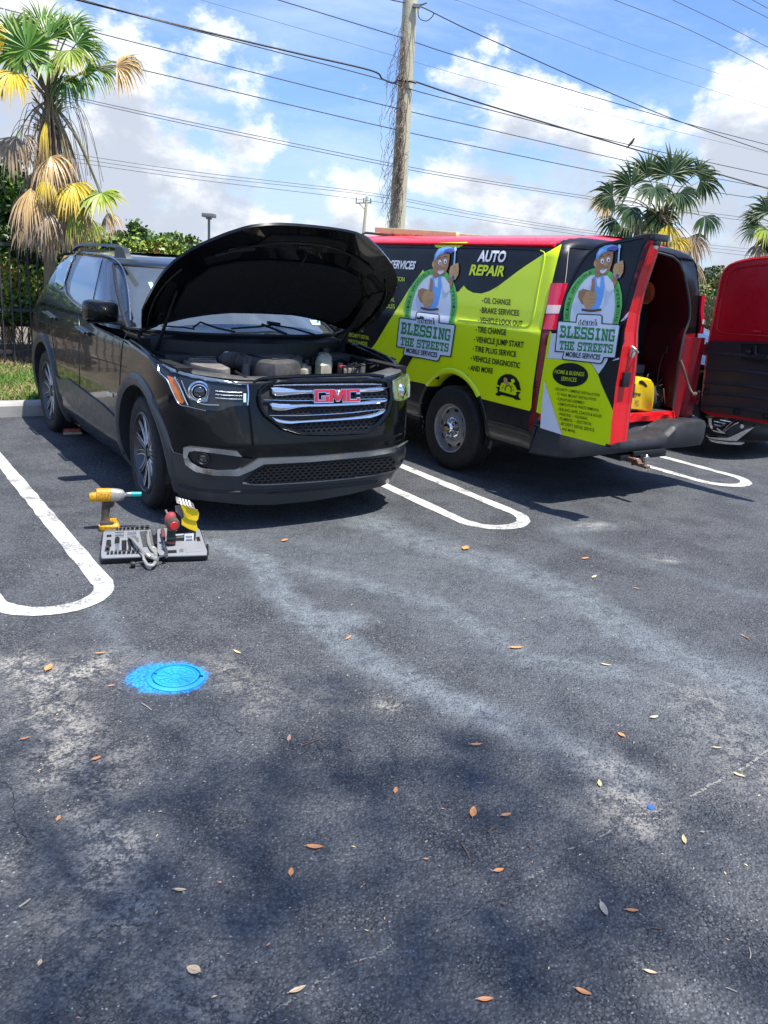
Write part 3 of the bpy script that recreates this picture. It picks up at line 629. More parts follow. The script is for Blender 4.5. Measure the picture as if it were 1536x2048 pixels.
UP = float(toL(np.array([pb[0], PD, 0]), 'S')[0])
WL = [("thin cable, uppermost of those crossing the left palm's top", [(-60, 0), (0, 16), (400, 118), (795, 217), (960, 255), (1293, 330), (1600, 388)], .011, -.0), ('thin cable just below it, crossing the pole halfway up', [(-60, 15), (0, 34), (208, 118), (400, 167), (795, 260), (960, 295), (1230, 350), (1440, 386), (1600, 409)], .011, 0),
      ('upper of a close cable pair crossing behind the palm', [(-40, 150), (146, 193), (400, 248), (790, 328), (960, 359), (1185, 394), (1357, 418), (1600, 449)], .010, -2), ('lower of a close cable pair crossing behind the palm', [(-40, 158), (146, 198), (400, 254), (790, 334), (960, 364), (1185, 399), (1357, 424), (1600, 455)], .010, -2),
      ('top cable of the three low distant lines', [(-40, 280), (146, 308), (400, 345), (750, 387), (960, 427), (1190, 463), (1440, 492), (1600, 508)], .010, -8), ('middle cable of the three low distant lines', [(-40, 290), (146, 316), (400, 352), (750, 392), (960, 432), (1190, 468), (1440, 498), (1600, 514)], .010, -8), ('lowest cable of the three low distant lines', [(-40, 300), (146, 324), (400, 360), (750, 403), (960, 439), (1190, 474), (1440, 505), (1600, 522)], .010, -8),
      ('thick black cable dipping into the pole bracket', [(60, -28), (156, 0), (400, 61), (600, 108), (742, 141), (765, 158), (788, 166), (800, 157), (826, 162), (960, 206), (1260, 296), (1600, 396)], .022, 0), ('thin cable running just below the thick black cable', [(80, -24), (166, 0), (400, 64), (742, 153), (826, 180), (960, 215), (1260, 290), (1600, 364)], .012, .15),
      ('cable crossing high behind the pole and down to the right', [(480, -22), (557, 0), (792, 72), (831, 85), (960, 126), (1365, 245), (1600, 306)], .012, 0), ('faint far cable high in the blue sky', [(330, -22), (403, 0), (769, 106), (960, 161), (1260, 240), (1600, 322)], .006, -3),
      ('cable running right from the top bracket of the pole', [(740, -14), (780, -1), (811, 6), (845, 15), (900, 42), (960, 70), (1207, 180), (1365, 245), (1600, 326)], .014, 0), ('faint cable from the upper middle to the right edge', [(860, -14), (909, 0), (960, 17), (1297, 139), (1600, 236)], .006, -3), ('faint cable parallel above it in the pale blue sky', [(990, -14), (1035, 0), (1290, 98), (1600, 200)], .006, -3),
      ('cable across the upper right corner, lowest of four', [(1190, -18), (1230, 0), (1390, 65), (1600, 172)], .010, 0), ('cable across the upper right corner, second from below', [(1310, -18), (1346, 0), (1450, 50), (1600, 128)], .010, 0), ('short cable in the upper right corner, third from below', [(1430, -18), (1466, 0), (1536, 36), (1600, 70)], .010, 0), ('topmost short cable at the upper right corner', [(1470, -18), (1505, 0), (1536, 17), (1600, 52)], .010, 0)]
MW = mat('cable_black', (.03, .03, .033), .6, var=.1); MWT = mat('cable_grey', (.10, .105, .12), .6, var=.1)
for lab, pts, r, du in WL:
    P = spline([at(p, 'S', 0, UP+du) for p in pts], 6); P = [toW(p, 'S') for p in P]
    tag(tube_obj('overhead_cable', P, r*.85, MW if r > .01 else MWT, None, 5), lab, 'cable', 'overhead cables')
lp = toW(np.array(at((848, 15), 'S', 0, UP)), 'S'); l2 = toW(np.array(at((866, 28), 'S', 0, UP)), 'S')
tag(tube_obj('drip_loop', spline([at((836, 14), None, 1, PD-.2), at((838, 35), None, 1, PD-.2), at((852, 42), None, 1, PD-.2), at((864, 34), None, 1, PD-.2), at((868, 26), None, 1, PD-.2)], 5), .010, MW, None, 5), 'small hanging cable loop beside the top pole bracket', 'cable')
# bird on the wire
bp = toW(np.array(at((1261, 292), 'S', 0, UP)), 'S'); mb = MB()
mb.loft([[tuple(bp+np.array([x+r*math.cos(t), r*.8*math.sin(t), z])) for t in np.linspace(0, 2*PI, 9)[:-1]] for x, z, r in ((-.10, -.07, .008), (-.05, -.01, .025), (0, .06, .045), (.03, .11, .04), (.045, .145, .026), (.06, .17, .03), (.07, .195, .02), (.10, .19, .004))])
tag(mb.build('perched_bird', mat('feather_dark', (.03, .03, .035), .7, var=.2), None, True), 'small dark bird perched on the thick cable at the right', 'bird')
# parking lot lamp and far pole
MGRY = mat('lamp_grey', (.17, .18, .18), .6, var=.1)
d = 34.; a = at((418, 432), None, 1, d); k = d/CF; lm = thing('parking_lamp', 'grey shoebox lamp on a slim pole above the black car', 'street lamp', (a[0], d, 0))
MB().tube([(0, 0, 0), (0, 0, a[2]-.1)], 3*k*.8, 10).build('pole', MGRY, lm, True)
mb = MB(); mb.box((0, 0, a[2]+.02), (23*k, .5, 7*k)); mb.box((0, 0, a[2]-.1), (10*k, .2, 3*k)); mb.build('lamp_head', MGRY, lm, bevel=.02)
d = 52.; k = d/CF; a = at((735, 393), None, 1, d); fp = thing('far_utility_pole', 'distant wooden pole with a small crossarm left of the near pole', 'utility pole', (a[0]-.15, d, 0))
MB().tube([(-.1, 0, 0), (.12, 0, a[2])], [5.2*k*.8, 3.4*k*.8], 10).build('pole', MWOOD, fp, True)
mb = MB().tube([(-17*k, 0, a[2]-13*k), (13*k, 0, a[2]-10*k)], 1.4*k, 6); mb.tube([(-12*k, 0, a[2]-12*k), (0, 0, a[2]-22*k)], .8*k, 5)
mb.build('crossarm', MGRY, fp)
for x in (-16, 11, -2): MB().tube([(x*k, 0, a[2]-12*k), (x*k, 0, a[2]-3*k)], 1.3*k, 6).build('insulator', MGRY, fp)
# ================================================================ BLACK SPORT UTILITY CAR (frame 'S': x towards the camera side, -y the side we see)
def I(x, xs, ys): return np.interp(x, xs, ys)
S_W = ([.16, .25, .35, .50, .75, .95, 1.08, 1.17, 1.25, 1.45, 1.62, 1.67, 1.70, 1.725, 1.738], [.84, .89, .93, .95, .962, .957, .947, .93, .905, .815, .71, .67, .60, .45, .25])
S_UF = ([.16, .24, .30, .42, .50, .58, .66, .78, .90, .985, 1.02, 1.06, 1.12, 1.18, 1.20, 1.40, 1.60, 1.66, 1.70, 1.725, 1.738], [.79, .82, .835, .85, .862, .872, .86, .84, .815, .785, .74, .55, .2, -.10, -.12, -.58, -1.04, -1.2, -1.45, -1.75, -2.0])
S_UR = ([.16, .30, .60, 1.0, 1.2, 1.62, 1.68, 1.71, 1.738], [-3.9, -3.97, -4.0, -3.98, -3.93, -3.66, -3.55, -3.2, -2.6])
def s_par(z):
    w = I(z, *S_W); uf = I(z, *S_UF); ur = I(z, *S_UR); hi = z > 1.14
    u0 = np.where(hi, uf-.67, .20); a = np.where(hi, 2., 2.7); b = np.where(hi, 2.4, 3.3); u0 = np.minimum(u0, uf-.05)
    return w, uf, ur, u0, a, b
def s_G(P):
    u, v, z = P[..., 0], P[..., 1], P[..., 2]; w, uf, ur, u0, a, b = s_par(z); ur0 = ur+.85
    A = np.maximum(0, (u-u0)/(uf-u0))**a; Bq = np.maximum(0, (ur0-u)/.85)**2.3
    return A+Bq+(np.abs(v)/w)**np.where(u > u0, b, 3.0)-1
def hit_fn(G, k, tmax=1.0, n=500, t0=.45):
    def f(px):
        px = np.atleast_2d(np.asarray(px, float)); O, Dr = ray(px, k); Dr = Dr/np.linalg.norm(Dr, axis=1)[:, None]
        ts = np.linspace(2.0, 13., n); best = np.full(len(px), 1e9); bt = np.zeros(len(px)); lo = np.full(len(px), -1.)
        prev = ts[0]
        for t in ts:
            g = G(O+Dr*t); new = (g <= 0) & (lo < 0); lo[new] = prev; m = g < best; best[m] = g[m]; bt[m] = t; prev = t
        t = np.where(lo > 0, lo, bt); a = t.copy(); b_ = t+(ts[1]-ts[0])
        for _ in range(14):
            m = (a+b_)/2; g = G(O+Dr*m[:, None]); ins = g <= 0; b_ = np.where(ins, m, b_); a = np.where(ins, a, m)
        t = np.where(lo > 0, (a+b_)/2, bt); X = O+Dr*t[:, None]
        e = 1e-3; N = np.stack([G(X+np.eye(3)[i]*e)-G(X-np.eye(3)[i]*e) for i in range(3)], 1); N /= np.linalg.norm(N, axis=1)[:, None]+1e-9
        return X, N
    return f
SS = hit_fn(s_G, 'S')
def plane_fn(k, ax, val, nrm):
    def f(px): X = at(np.atleast_2d(px), k, ax, val); return X, np.tile(np.array(nrm, float), (len(X), 1))
    return f

MPB = mat('gloss_black_paint', (.0016, .0022, .003), .30, var=.1, scale=3, spec=.1, coat=.9, dirt=((.010, .010, .010), .2, 2.2)); MPB.node_tree.nodes['Principled BSDF'].inputs['Coat IOR'].default_value = 1.36
MCLAD = mat('satin_dark_cladding', (.026, .031, .036), .42, var=.12, scale=9, spec=.5, bump=.08, bscale=200)
MGLB = mat('window_glass_dark', (.012, .016, .018), .03, var=0, spec=1.0, coat=1.0)
MCHR = mat('chrome', (.78, .79, .80), .12, metal=1., var=.06, scale=14)
MCHS = mat('satin_chrome', (.50, .51, .52), .28, metal=1., var=.08, scale=14)
MPLB = mat('black_plastic', (.0075, .008, .0095), .55, var=.2, scale=20)
MDUST = mat('dusty_plastic', (.13, .12, .11), .8, var=.3, scale=16, dirt=((.30, .27, .23), .6, 9), bump=.1)
MTYRE = mat('tyre_rubber', (.008, .008, .009), .75, var=.25, scale=18, dirt=((.030, .028, .026), .3, 7))
MRIM = mat('rim_dark', (.10, .10, .105), .35, metal=.7, var=.15, scale=15)
MRIMC = mat('rim_machined', (.75, .74, .72), .4, metal=.6, var=.1)
MRUST = mat('rusty_iron', (.16, .075, .04), .8, var=.4, scale=20, bump=.3)

suv = thing('parked_car', 'black sport utility car parked with its bonnet raised', 'car', (*FRAME['S'][:2], 0), FRAME['S'][2])
# --- shell
th = np.linspace(0, PI/2, 44)
def outline(z, side):
    """points from front centre round the side to rear centre at height array z (one per column)"""
    w, uf, ur, u0, a, b = s_par(z); n1 = len(th); out = np.zeros((len(z), 2))
    ns = len(z)-n1-26; i = np.arange(n1); c = np.cos(th); s = np.sin(th)
    out[:n1, 0] = u0[:n1]+(uf-u0)[:n1]*np.maximum(c, 0)**(2/a[:n1]); out[:n1, 1] = w[:n1]*s**(2/b[:n1])
    q = slice(n1, n1+ns); t = (np.arange(ns)+1)/(ns); ur0 = ur+.85
    out[q, 0] = u0[q]+(ur0[q]-u0[q])*t; out[q, 1] = w[q]
    q = slice(n1+ns, len(z)); t = np.linspace(0, PI/2, 27)[1:]; out[q, 0] = ur0[q]-.85*np.sin(t)**(2/2.3); out[q, 1] = w[q]*np.maximum(np.cos(t), 0)**(2/3.)
    out[:, 1] *= side; return out
NCOL = 44+96+26
def shell(name, ztop, zbot, nrow, m, cut=True, levels=None):
    rows = []; 
    for r in range(nrow+1):
        z = zbot+(ztop-zbot)*r/nrow if levels is None else np.full(NCOL, levels[r])
        L = outline(z, -1); Rr = outline(z, 1)[::-1]
        rows.append(np.concatenate([np.column_stack([L, z]), np.column_stack([Rr, z[::-1]])[1:-1]]))
    n = len(rows[0]); V = np.concatenate(rows); F = []
    for r in range(len(rows)-1):
        for c in range(n):
            f = (r*n+c, r*n+(c+1) % n, (r+1)*n+(c+1) % n, (r+1)*n+c)
            if cut:
                p = V[list(f)].mean(0)
                if any(math.hypot(p[0]-wx, p[2]-.40) < .475 for wx in (0, -2.857)) and abs(p[1]) > .7: continue
            F.append(f)
    return V, F, n, len(rows)
colu = outline(np.full(NCOL, .8), -1)[:, 0]
ztop = np.where(colu > -.5, I(colu, [-.5, .05, .35, .62, .74, .80], [1.19, 1.105, 1.065, 1.035, 1.0, .985]), 1.22)
V, F, n, nr = shell('lower', ztop, np.full(NCOL, .20), 40, MPB)
V = list(map(tuple, V)); top = [(nr-1)*n+i for i in range(n)]
# inner return of the wing tops and slam panel, then the engine bay wall
Vt = np.array([V[i] for i in top]); rings = [top]
for ins, dz in ((.012, .010), (.035, .008), (.05, -.02), (.055, -.38)):
    q = Vt.copy(); ctr = np.stack([np.clip(q[:, 0], -3.0, .1), np.zeros(n)], 1); d = q[:, :2]-ctr; L = np.hypot(*d.T)[:, None]+1e-9
    lat = np.sign(q[:, 1])*np.minimum(np.abs(q[:, 1]), ins*1.0); q[:, 1] -= np.where(np.abs(q[:, 1]) > .5, np.sign(q[:, 1])*ins, q[:, 1]*0); q[:, 0] -= np.where(q[:, 0] > .55, ins*1.5, 0); q[:, 2] += dz
    b = len(V); V += list(map(tuple, q)); r2 = list(range(b, b+n)); r1 = rings[-1]
    for c in range(n):
        if Vt[c][0] > -.62 and Vt[(c+1) % n][0] > -.62: F.append((r1[c], r1[(c+1) % n], r2[(c+1) % n], r2[c]))
    rings.append(r2)
# the underbody closes the bottom edge
body = mk('body', V, F, MPB, suv, True)
# greenhouse and roof
lv = [1.185, 1.22, 1.27, 1.35, 1.45, 1.55, 1.62, 1.655, 1.68, 1.70, 1.714, 1.725, 1.732, 1.738]
V, F, n, nr = shell('upper', None, None, len(lv)-1, MPB, False, lv); F.append(tuple(range((nr-1)*n, nr*n)))
F = [f for f in F]
# leave the windscreen opening out of the shell
Vn = np.array(V)
def in_ws(p): 
    w, uf, ur, u0, a, b = s_par(np.array([p[2]])); return 1.2 < p[2] < 1.615 and p[0] > u0[0]+.12 and abs(p[1]) < w[0]*.88
F = [f for f in F if len(f) > 4 or not in_ws(Vn[list(f)].mean(0))]
roof = mk('roof', V, F, MPB, suv); roof.data.shade_smooth(); roof.data.set_sharp_from_angle(angle=math.radians(45))
def sd_(name, pts, off, m, thick=0, cell=9, parent=suv, surf=SS, **kw): return drape(name, pts, surf, off, m, parent, thick, cell, **kw)
# --- windscreen: real see-through glass in front of a dark cabin
mg = bpy.data.materials.new('windscreen_glass'); mg.use_nodes = True; Bq = NB(mg.node_tree); nt2 = mg.node_tree; nt2.nodes.clear()
fr = Bq.n('ShaderNodeFresnel'); fr.inputs[0].default_value = 1.75; gls = Bq.n('ShaderNodeBsdfGlossy'); gls.inputs['Roughness'].default_value = .04; gls.inputs['Color'].default_value = (.85, .95, .97, 1)
trn = Bq.n('ShaderNodeBsdfTransparent'); trn.inputs[0].default_value = (.60, .68, .66, 1); dif = Bq.n('ShaderNodeBsdfDiffuse'); dif.inputs[0].default_value = (.42, .47, .46, 1)
mx = Bq.n('ShaderNodeMixShader'); mx0 = Bq.n('ShaderNodeMixShader'); mx0.inputs[0].default_value = .16; Bq.lk(trn.outputs[0], mx0.inputs[1]); Bq.lk(dif.outputs[0], mx0.inputs[2])
Bq.lk(Bq.m('ADD', Bq.m('MULTIPLY', fr.outputs[0], 1.0), .10, clamp=True), mx.inputs[0]); Bq.lk(mx0.outputs[0], mx.inputs[1]); Bq.lk(gls.outputs[0], mx.inputs[2])
ou = Bq.n('ShaderNodeOutputMaterial'); Bq.lk(mx.outputs[0], ou.inputs[0])
rows = []
for z in np.linspace(1.195, 1.625, 10):
    w, uf, ur, u0, a, b = [float(q[0]) for q in s_par(np.array([z]))]; vs = np.linspace(-.93, .93, 31)*w
    rows.append([(u0+(uf-u0)*(1-(abs(v)/w)**b)**(1/a)+.002, v, z) for v in vs])
ws = MB().loft(rows, close=False, cap=False).build('windscreen', mg, suv, True)
rim = [rows[0][1:-1], [r_[0] for r_ in rows][::-1]]
MB().tube([r_[0] for r_ in rows], .016, 6).tube([r_[-1] for r_ in rows], .016, 6).tube(rows[0], .014, 6).tube(rows[-1], .012, 6).build('windscreen_seal', MPLB, suv, True)
# cabin
MCAB = mat('cabin_trim', (.035, .035, .037), .8, var=.2)
mb = MB().box((-2.2, 0, 1.12), (3.2, 1.55, .04)); mb.box((-.62, 0, 1.13), (.75, 1.45, .10)); mb.build('dashboard', MCAB, suv, bevel=.02)
for v in (-.38, .38):
    mb = MB().loft([[(-1.75-.12*i+x*.08, v+y*.24, 1.0+.2*i) for x, y in ((1, -1), (1, 1), (-1, 1), (-1, -1))] for i in range(4)]); mb.box((-2.12, v, 1.56), (.09, .24, .16)); mb.build('seat', MCAB, suv, bevel=.03)
sw = MB(); M = axis_m((-1.02, .38, 1.22), (.85, 0, .42)); ringp = [tuple(M @ Vector((.185*math.cos(t), .185*math.sin(t), 0))) for t in np.linspace(0, 2*PI, 33)]
sw.tube(ringp, .016, 8, False); sw.tube([M @ Vector((-.17, 0, 0)), M @ Vector((.17, 0, 0))], .02, 6); sw.tube([M @ Vector((0, 0, 0)), M @ Vector((-.17 if False else 0, -.17, 0))], .02, 6); sw.lathe([(0, .02), (.055, .018), (.06, -.01)], M, 16)
sw.build('steering_wheel', MPLB, suv, True)
# white stickers on the glass
MST = mat('sticker_mint', (.50, .80, .74), .5, var=.05)
for q in ((cr(c1, [(908, 558), (938, 556), (958, 605), (932, 613)])), (cr(c2, [(930, 578), (985, 580), (988, 606), (945, 604)]))): sd_('inspection_sticker', q, .004, MST)

# --- side windows, traced on the body side
MCT = mat('black_trim', (.010, .010, .012), .3, var=.1, coat=.4)
frame = cr(c1, [(345, 348), (400, 330), (560, 350), (660, 385), (712, 440), (745, 540), (765, 700), (780, 880), (765, 905), (560, 830), (420, 770), (330, 705), (283, 640), (275, 590), (300, 500), (325, 430)])
sd_('window_surround', frame, .004, MCT, .01)
g1 = cr(c1, [(408, 352), (560, 380), (552, 400), (520, 540), (488, 692), (465, 745), (420, 742), (345, 690), (312, 640), (320, 560), (350, 470)])
g2 = cr(c1, [(572, 385), (640, 415), (690, 470), (720, 540), (745, 650), (752, 780), (712, 822), (600, 790), (500, 750), (500, 700), (532, 560)])
for g in (g1, g2): sd_('window', g, .007, MGLB, 0)
sd_('window', cr(c1, [(345, 350), (268, 352), (215, 440), (195, 560), (225, 612), (262, 590), (300, 480)]), .006, MGLB)
def pxtube(name, pts, r, m, off=.01, surf=SS, parent=suv, n=6):
    P = [p for p in spline([(*p, 0) for p in pts], 5)]; X, N = surf(np.array(P)[:, :2]); return tube_obj(name, list(X+N*off), r, m, parent, n)
pxtube('window_trim', cr(c1, [(355, 345), (310, 440), (276, 560), (284, 640), (335, 705), (420, 768), (470, 785)]), .007, MCHS, .014)
pxtube('window_trim', cr(c1, [(400, 332), (560, 352), (655, 388), (710, 445), (745, 540), (768, 700), (778, 860)]), .006, MCHS, .012)
pxtube('door_gap', cr(c1, [(372, 790), (380, 900), (375, 1100), (382, 1300), (385, 1400), (420, 1560)]), .0035, MCT, .001)
pxtube('door_gap', cr(c1, [(790, 890), (720, 1000), (700, 1150), (690, 1300), (690, 1500), (682, 1615), (600, 1580)]), .0035, MCT, .001)
pxtube('door_gap', cr(c1, [(150, 790), (160, 900), (185, 1080), (210, 1250)]), .0035, MCT, .001)
# sharp shoulder crease that catches the sky
pxtube('door_trim', cr(c1, [(215, 1275), (235, 1300), (300, 1300), (380, 1365), (500, 1455), (600, 1545), (680, 1610)]), .006, MCLAD, .006)
# door handles
for cx, cy in ((165, 815), (420, 930)):
    P = cr(c1, [(cx-35, cy-28), (cx-10, cy-10), (cx+15, cy+8), (cx+38, cy+25)]); pxtube('door_handle', P, .010, MPB, .035); pxtube('handle_cup', P, .02, MCT, .0)
# lower cladding along the sill and the dark plates between the wheels
sd_('sill_cladding', cr(c1, [(205, 1275), (240, 1298), (300, 1298), (400, 1372), (560, 1492), (682, 1612), (690, 1760), (600, 1690), (440, 1600), (300, 1480), (235, 1400)]), .012, MCLAD, .02)
# wheel arch flares
def flare(wx, a0, a1, ri=.462, ro=.55):
    rings = []
    for a in np.linspace(math.radians(a0), math.radians(a1), 30):
        u = wx+math.cos(a); row = []
        for r_, o in ((ri, -.12), (ri, .008), (ri+.02, .02), ((ri+ro)/2, .024), (ro-.02, .018), (ro, -.004)):
            u = wx+r_*math.cos(a); z = max(.17, .40+r_*math.sin(a)); w, uf, ur, u0, aa, bb = [float(q[0]) for q in s_par(np.array([z]))]
            A = max(0, (u-u0)/(uf-u0))**aa; ur0 = ur+.85; Bq_ = max(0, (ur0-u)/.85)**2.3
            v = w*max(0, 1-A-Bq_)**(1/(bb if u > u0 else 3.0)); row.append((u, -(v+o), z))
        rings.append(row)
    for sgn in (1, -1):
        rr = [[(p[0], p[1]*sgn, p[2]) for p in r_] for r_ in rings]; MB().loft(rr, close=False, cap=False).build('wheel_arch', MCLAD, suv, True)
flare(0, -20, 205); flare(-2.857, -25, 200)
mb = MB()
for wx in (0, -2.857):
    for sg in (-1, 1):
        M = Matrix.Translation((wx, sg*.60, .40)) @ Matrix.Rotation(PI/2, 4, 'X'); mb.lathe([(.05, 0), (.472, 0), (.472, .33*(1 if sg < 0 else -1))], M, 40, -.25, PI+.25)
mb.box((-1.4, 0, .38), (1.9, 1.7, .34)); mb.box((-3.5, 0, .5), (.6, 1.3, .4)); mb.box((.42, 0, .42), (.55, 1.35, .36)); mb.box((-.2, 0, .68), (1.3, 1.1, .1)); mb.box((-2.3, 0, .75), (3.2, 1.4, .3)); mb.box((-1.9, 0, 1.0), (2.4, 1.7, .1))
mb.build('underbody', MPLB, suv)
# --- wheels
def suv_wheel():
    w = bpy.data.objects.new('wheel', None); COL.objects.link(w); w.parent = suv
    Rt = .394; prof = [(.284, -.115), (.29, -.125), (.335, -.132), (.368, -.126), (.388, -.108), (Rt, -.085)]
    for y in (-.055, -.015, .025, .065): prof += [(Rt, y-.018), (Rt-.009, y-.013), (Rt-.009, y-.007), (Rt, y-.002)]
    prof += [(Rt, .085), (.388, .108), (.368, .126), (.335, .132), (.284, .11)]
    M = Matrix.Rotation(PI/2, 4, 'X'); t = MB().lathe(prof, M, 64).build('tyre', MTYRE, w, True)
    mb = MB(); mb.lathe([(.284, -.11), (.284, .118), (.272, .122), (.265, .112), (.256, .02), (.225, -.02), (.06, -.02)], M, 56); r_ = mb.build('rim', MRIM, w, True)
    # six forked spokes, dark with machined edges
    for i in range(6):
        a = 2*PI*i/6+.26; mbd = MB(); mbc = MB()
        for sg in (-1, 1):
            c_, s_ = math.cos(a), math.sin(a)
            def P(rad, off, y): return (c_*rad-s_*off, -y, s_*rad+c_*off)
            pth = [(.055, sg*.022), (.13, sg*.029), (.205, sg*.048), (.264, sg*.070)]
            for hw, y0, y1, q in ((.0165, .035, .078, mbd),):
                rings = []
                for (rad, off), y in zip(pth, (.085, .083, .088, .098)):
                    rings.append([P(rad, off-hw*1.0, y-.05), P(rad, off-hw, y), P(rad, off+hw, y), P(rad, off+hw*1.0, y-.05)])
                q.loft(rings)
            mbc.tube([P(rad, off+sg*.0155, y+.002) for (rad, off), y in zip(pth, (.085, .083, .088, .098))], .0045, 5)
            mbc.tube([P(rad, off-sg*.0155, y+.002) for (rad, off), y in zip(pth, (.085, .083, .088, .098))], .002, 5)
        s1 = mbd.build('spoke', MRIM, r_); mbc.build('spoke_edge', MRIMC, r_) if False else None
        mbd2 = mbc.build('spoke_edge', MRIMC, r_)
    mb = MB(); M2 = M; mb.lathe([(0, .086), (.03, .085), (.034, .08), (.036, .07), (.07, .072), (.075, .06)], M2, 24)
    for i in range(6): a = 2*PI*i/6; mb.lathe([(0, .078), (.009, .078), (.010, .06)], M2 @ Matrix.Translation((.052*math.cos(a), .052*math.sin(a), 0)), 8)
    mb.build('hub', MRIM, r_, True)
    MB().lathe([(.275, .1235), (.270, .126), (.266, .1235)], M, 56).build('rim_lip', MRIM, r_, True)
    M3 = Matrix.Rotation(PI/2, 4, 'X') @ Matrix.Translation((0, 0, .0)); MB().lathe([(.05, -.03), (.165, -.03), (.165, -.018), (.05, -.018)], M3, 32).build('brake_disc', MMET, w)
    return w
w0 = suv_wheel(); w0.location = (0, -.805, .394); w0.rotation_euler = (0, .3, math.radians(-4)*1)
for loc, rot in (((-2.857, -.81, .394), (0, .75, 0)), ((0, .805, .394), (0, .1, PI-.05)), ((-2.857, .81, .394), (0, .2, PI))):
    c = copy_tree(w0, suv); c.location = loc; c.rotation_euler = rot

# --- mirror
X = at(c1(545, 775), 'S', 1, -1.03)[:3]
def mir(sgn):
    mb = MB(); rings = []
    for t, sc in ((-.07, .55), (-.055, .85), (-.01, 1.), (.03, .98), (.055, .90)):
        row = []
        for k_ in range(20):
            a = 2*PI*k_/20; ca, sa = math.cos(a), math.sin(a); row.append((X[0]-t, sgn*(-1.0)*(-(X[1])+.125*sc*math.copysign(abs(ca)**.38, ca)), X[2]+.078*sc*math.copysign(abs(sa)**.38, sa)))
        rings.append(row)
    m_ = mb.loft(rings).build('mirror', MPB, suv, True)
    mb = MB(); y = .9; mb.loft([[(X[0]-.01+dx, sgn*-1.*yy, X[2]-.06+dz+ez) for dx, dz in ((.03, -.02), (.03, .02), (-.05, .02), (-.05, -.02))] for yy, ez in ((-X[1]-.02, 0), (.93, -.015), (.88, -.02))]); mb.build('mirror_arm', MPLB, m_, bevel=.008)
    MB().box((X[0]-.006, sgn*X[1]*1.0, X[2]-.079), (.09, .22, .012)).build('mirror_base_strip', MPLB, m_)
mir(1); mir(-1)
# --- roof rack: rail on raised feet
for sg in (-1, 1):
    P = [(-1.22, .632, 1.712), (-1.36, .628, 1.752), (-1.6, .62, 1.770), (-2.3, .61, 1.775), (-2.75, .605, 1.765), (-3.0, .60, 1.72)]
    mb = MB(); sp = spline([(a, sg*b, c) for a, b, c in P], 6); mb.loft([[(p[0], p[1]+dy, p[2]+dz) for dy, dz in ((-.022, -.01), (-.012, .014), (.012, .014), (.022, -.01))] for p in sp])
    mb.loft([[(u, sg*.63+dy, z) for dy in (-.022, .022)][::1]+[(u2, sg*.63+dy, z) for dy in (.022, -.022)] for u, u2, z in ((-1.18, -1.50, 1.68), (-1.24, -1.48, 1.745), (-1.32, -1.44, 1.765))])
    mb.build('roof_rail', MCLAD, suv, True)
# rear spoiler lip
MB().loft([[(-3.50-dx, v, 1.69-abs(v)*.05+dz) for dx, dz in ((0, .0), (.0, .03), (.22, .012), (.22, -.01))] for v in np.linspace(-.58, .58, 9)]).build('spoiler', MPB, suv, True)

# --- FRONT: bumper, trims, grille, lamps (all traced onto the nose surface)
sd_('bumper_cladding', cr(c3, [(148, 520), (162, 556), (182, 592), (245, 612), (262, 640), (320, 678), (420, 700), (520, 700), (600, 655), (650, 632), (900, 618), (1200, 596), (1330, 574), (1380, 558), (1398, 548), (1402, 580), (1396, 622), (1378, 660), (1335, 700), (1260, 775), (1100, 815), (900, 850), (700, 868), (560, 868), (380, 850), (212, 830), (175, 730), (150, 610)]), .010, MCLAD, .02, 8)
MTRIM = mat('silver_trim', (.42, .44, .46), .2, metal=.9, var=.1)
sd_('bumper_trim', cr(c3, [(240, 615), (262, 640), (300, 668), (400, 692), (505, 690), (575, 655), (625, 625), (900, 615), (1200, 590), (1335, 568), (1370, 556), (1392, 546), (1392, 558), (1375, 572), (1340, 590), (1200, 612), (900, 640), (650, 652), (600, 680), (520, 715), (400, 712), (300, 692), (250, 655)]), .022, MTRIM, .022, 7)
# fog lamp bezel
sd_('fog_bezel', [cr(c3, [(242, 565), (262, 560), (515, 588), (538, 612), (300, 580), (272, 586), (262, 610), (280, 640), (330, 668), (410, 682), (500, 680), (530, 668), (520, 690), (400, 694), (310, 682), (258, 650), (242, 610)])][0], .028, MTRIM, .028, 6)
sd_('fog_recess', cr(c3, [(275, 588), (300, 583), (430, 600), (530, 618), (600, 628), (560, 655), (510, 678), (410, 680), (335, 665), (285, 640), (265, 610)]), .013, MPLB, .0, 8)
fx, fn = SS([c3(340, 622)]); MB().lathe([(.0, .012), (.028, .012), (.034, .02), (.040, .02), (.043, 0)], axis_m(fx[0]+fn[0]*.013, fn[0]), 20).build('fog_lamp', MPLB, suv, True)
MB().lathe([(.0, .016), (.02, .014), (.028, .010)], axis_m(fx[0]+fn[0]*.013, fn[0]), 16).build('fog_lens', MGLB, suv, True)
pxtube('fog_bezel', cr(c3, [(1345, 560), (1370, 544), (1388, 536), (1396, 532)]), .006, MTRIM, .03)
sd_('fog_recess', cr(c3, [(1350, 560), (1375, 545), (1396, 534), (1394, 545), (1380, 556)]), .014, MPLB)
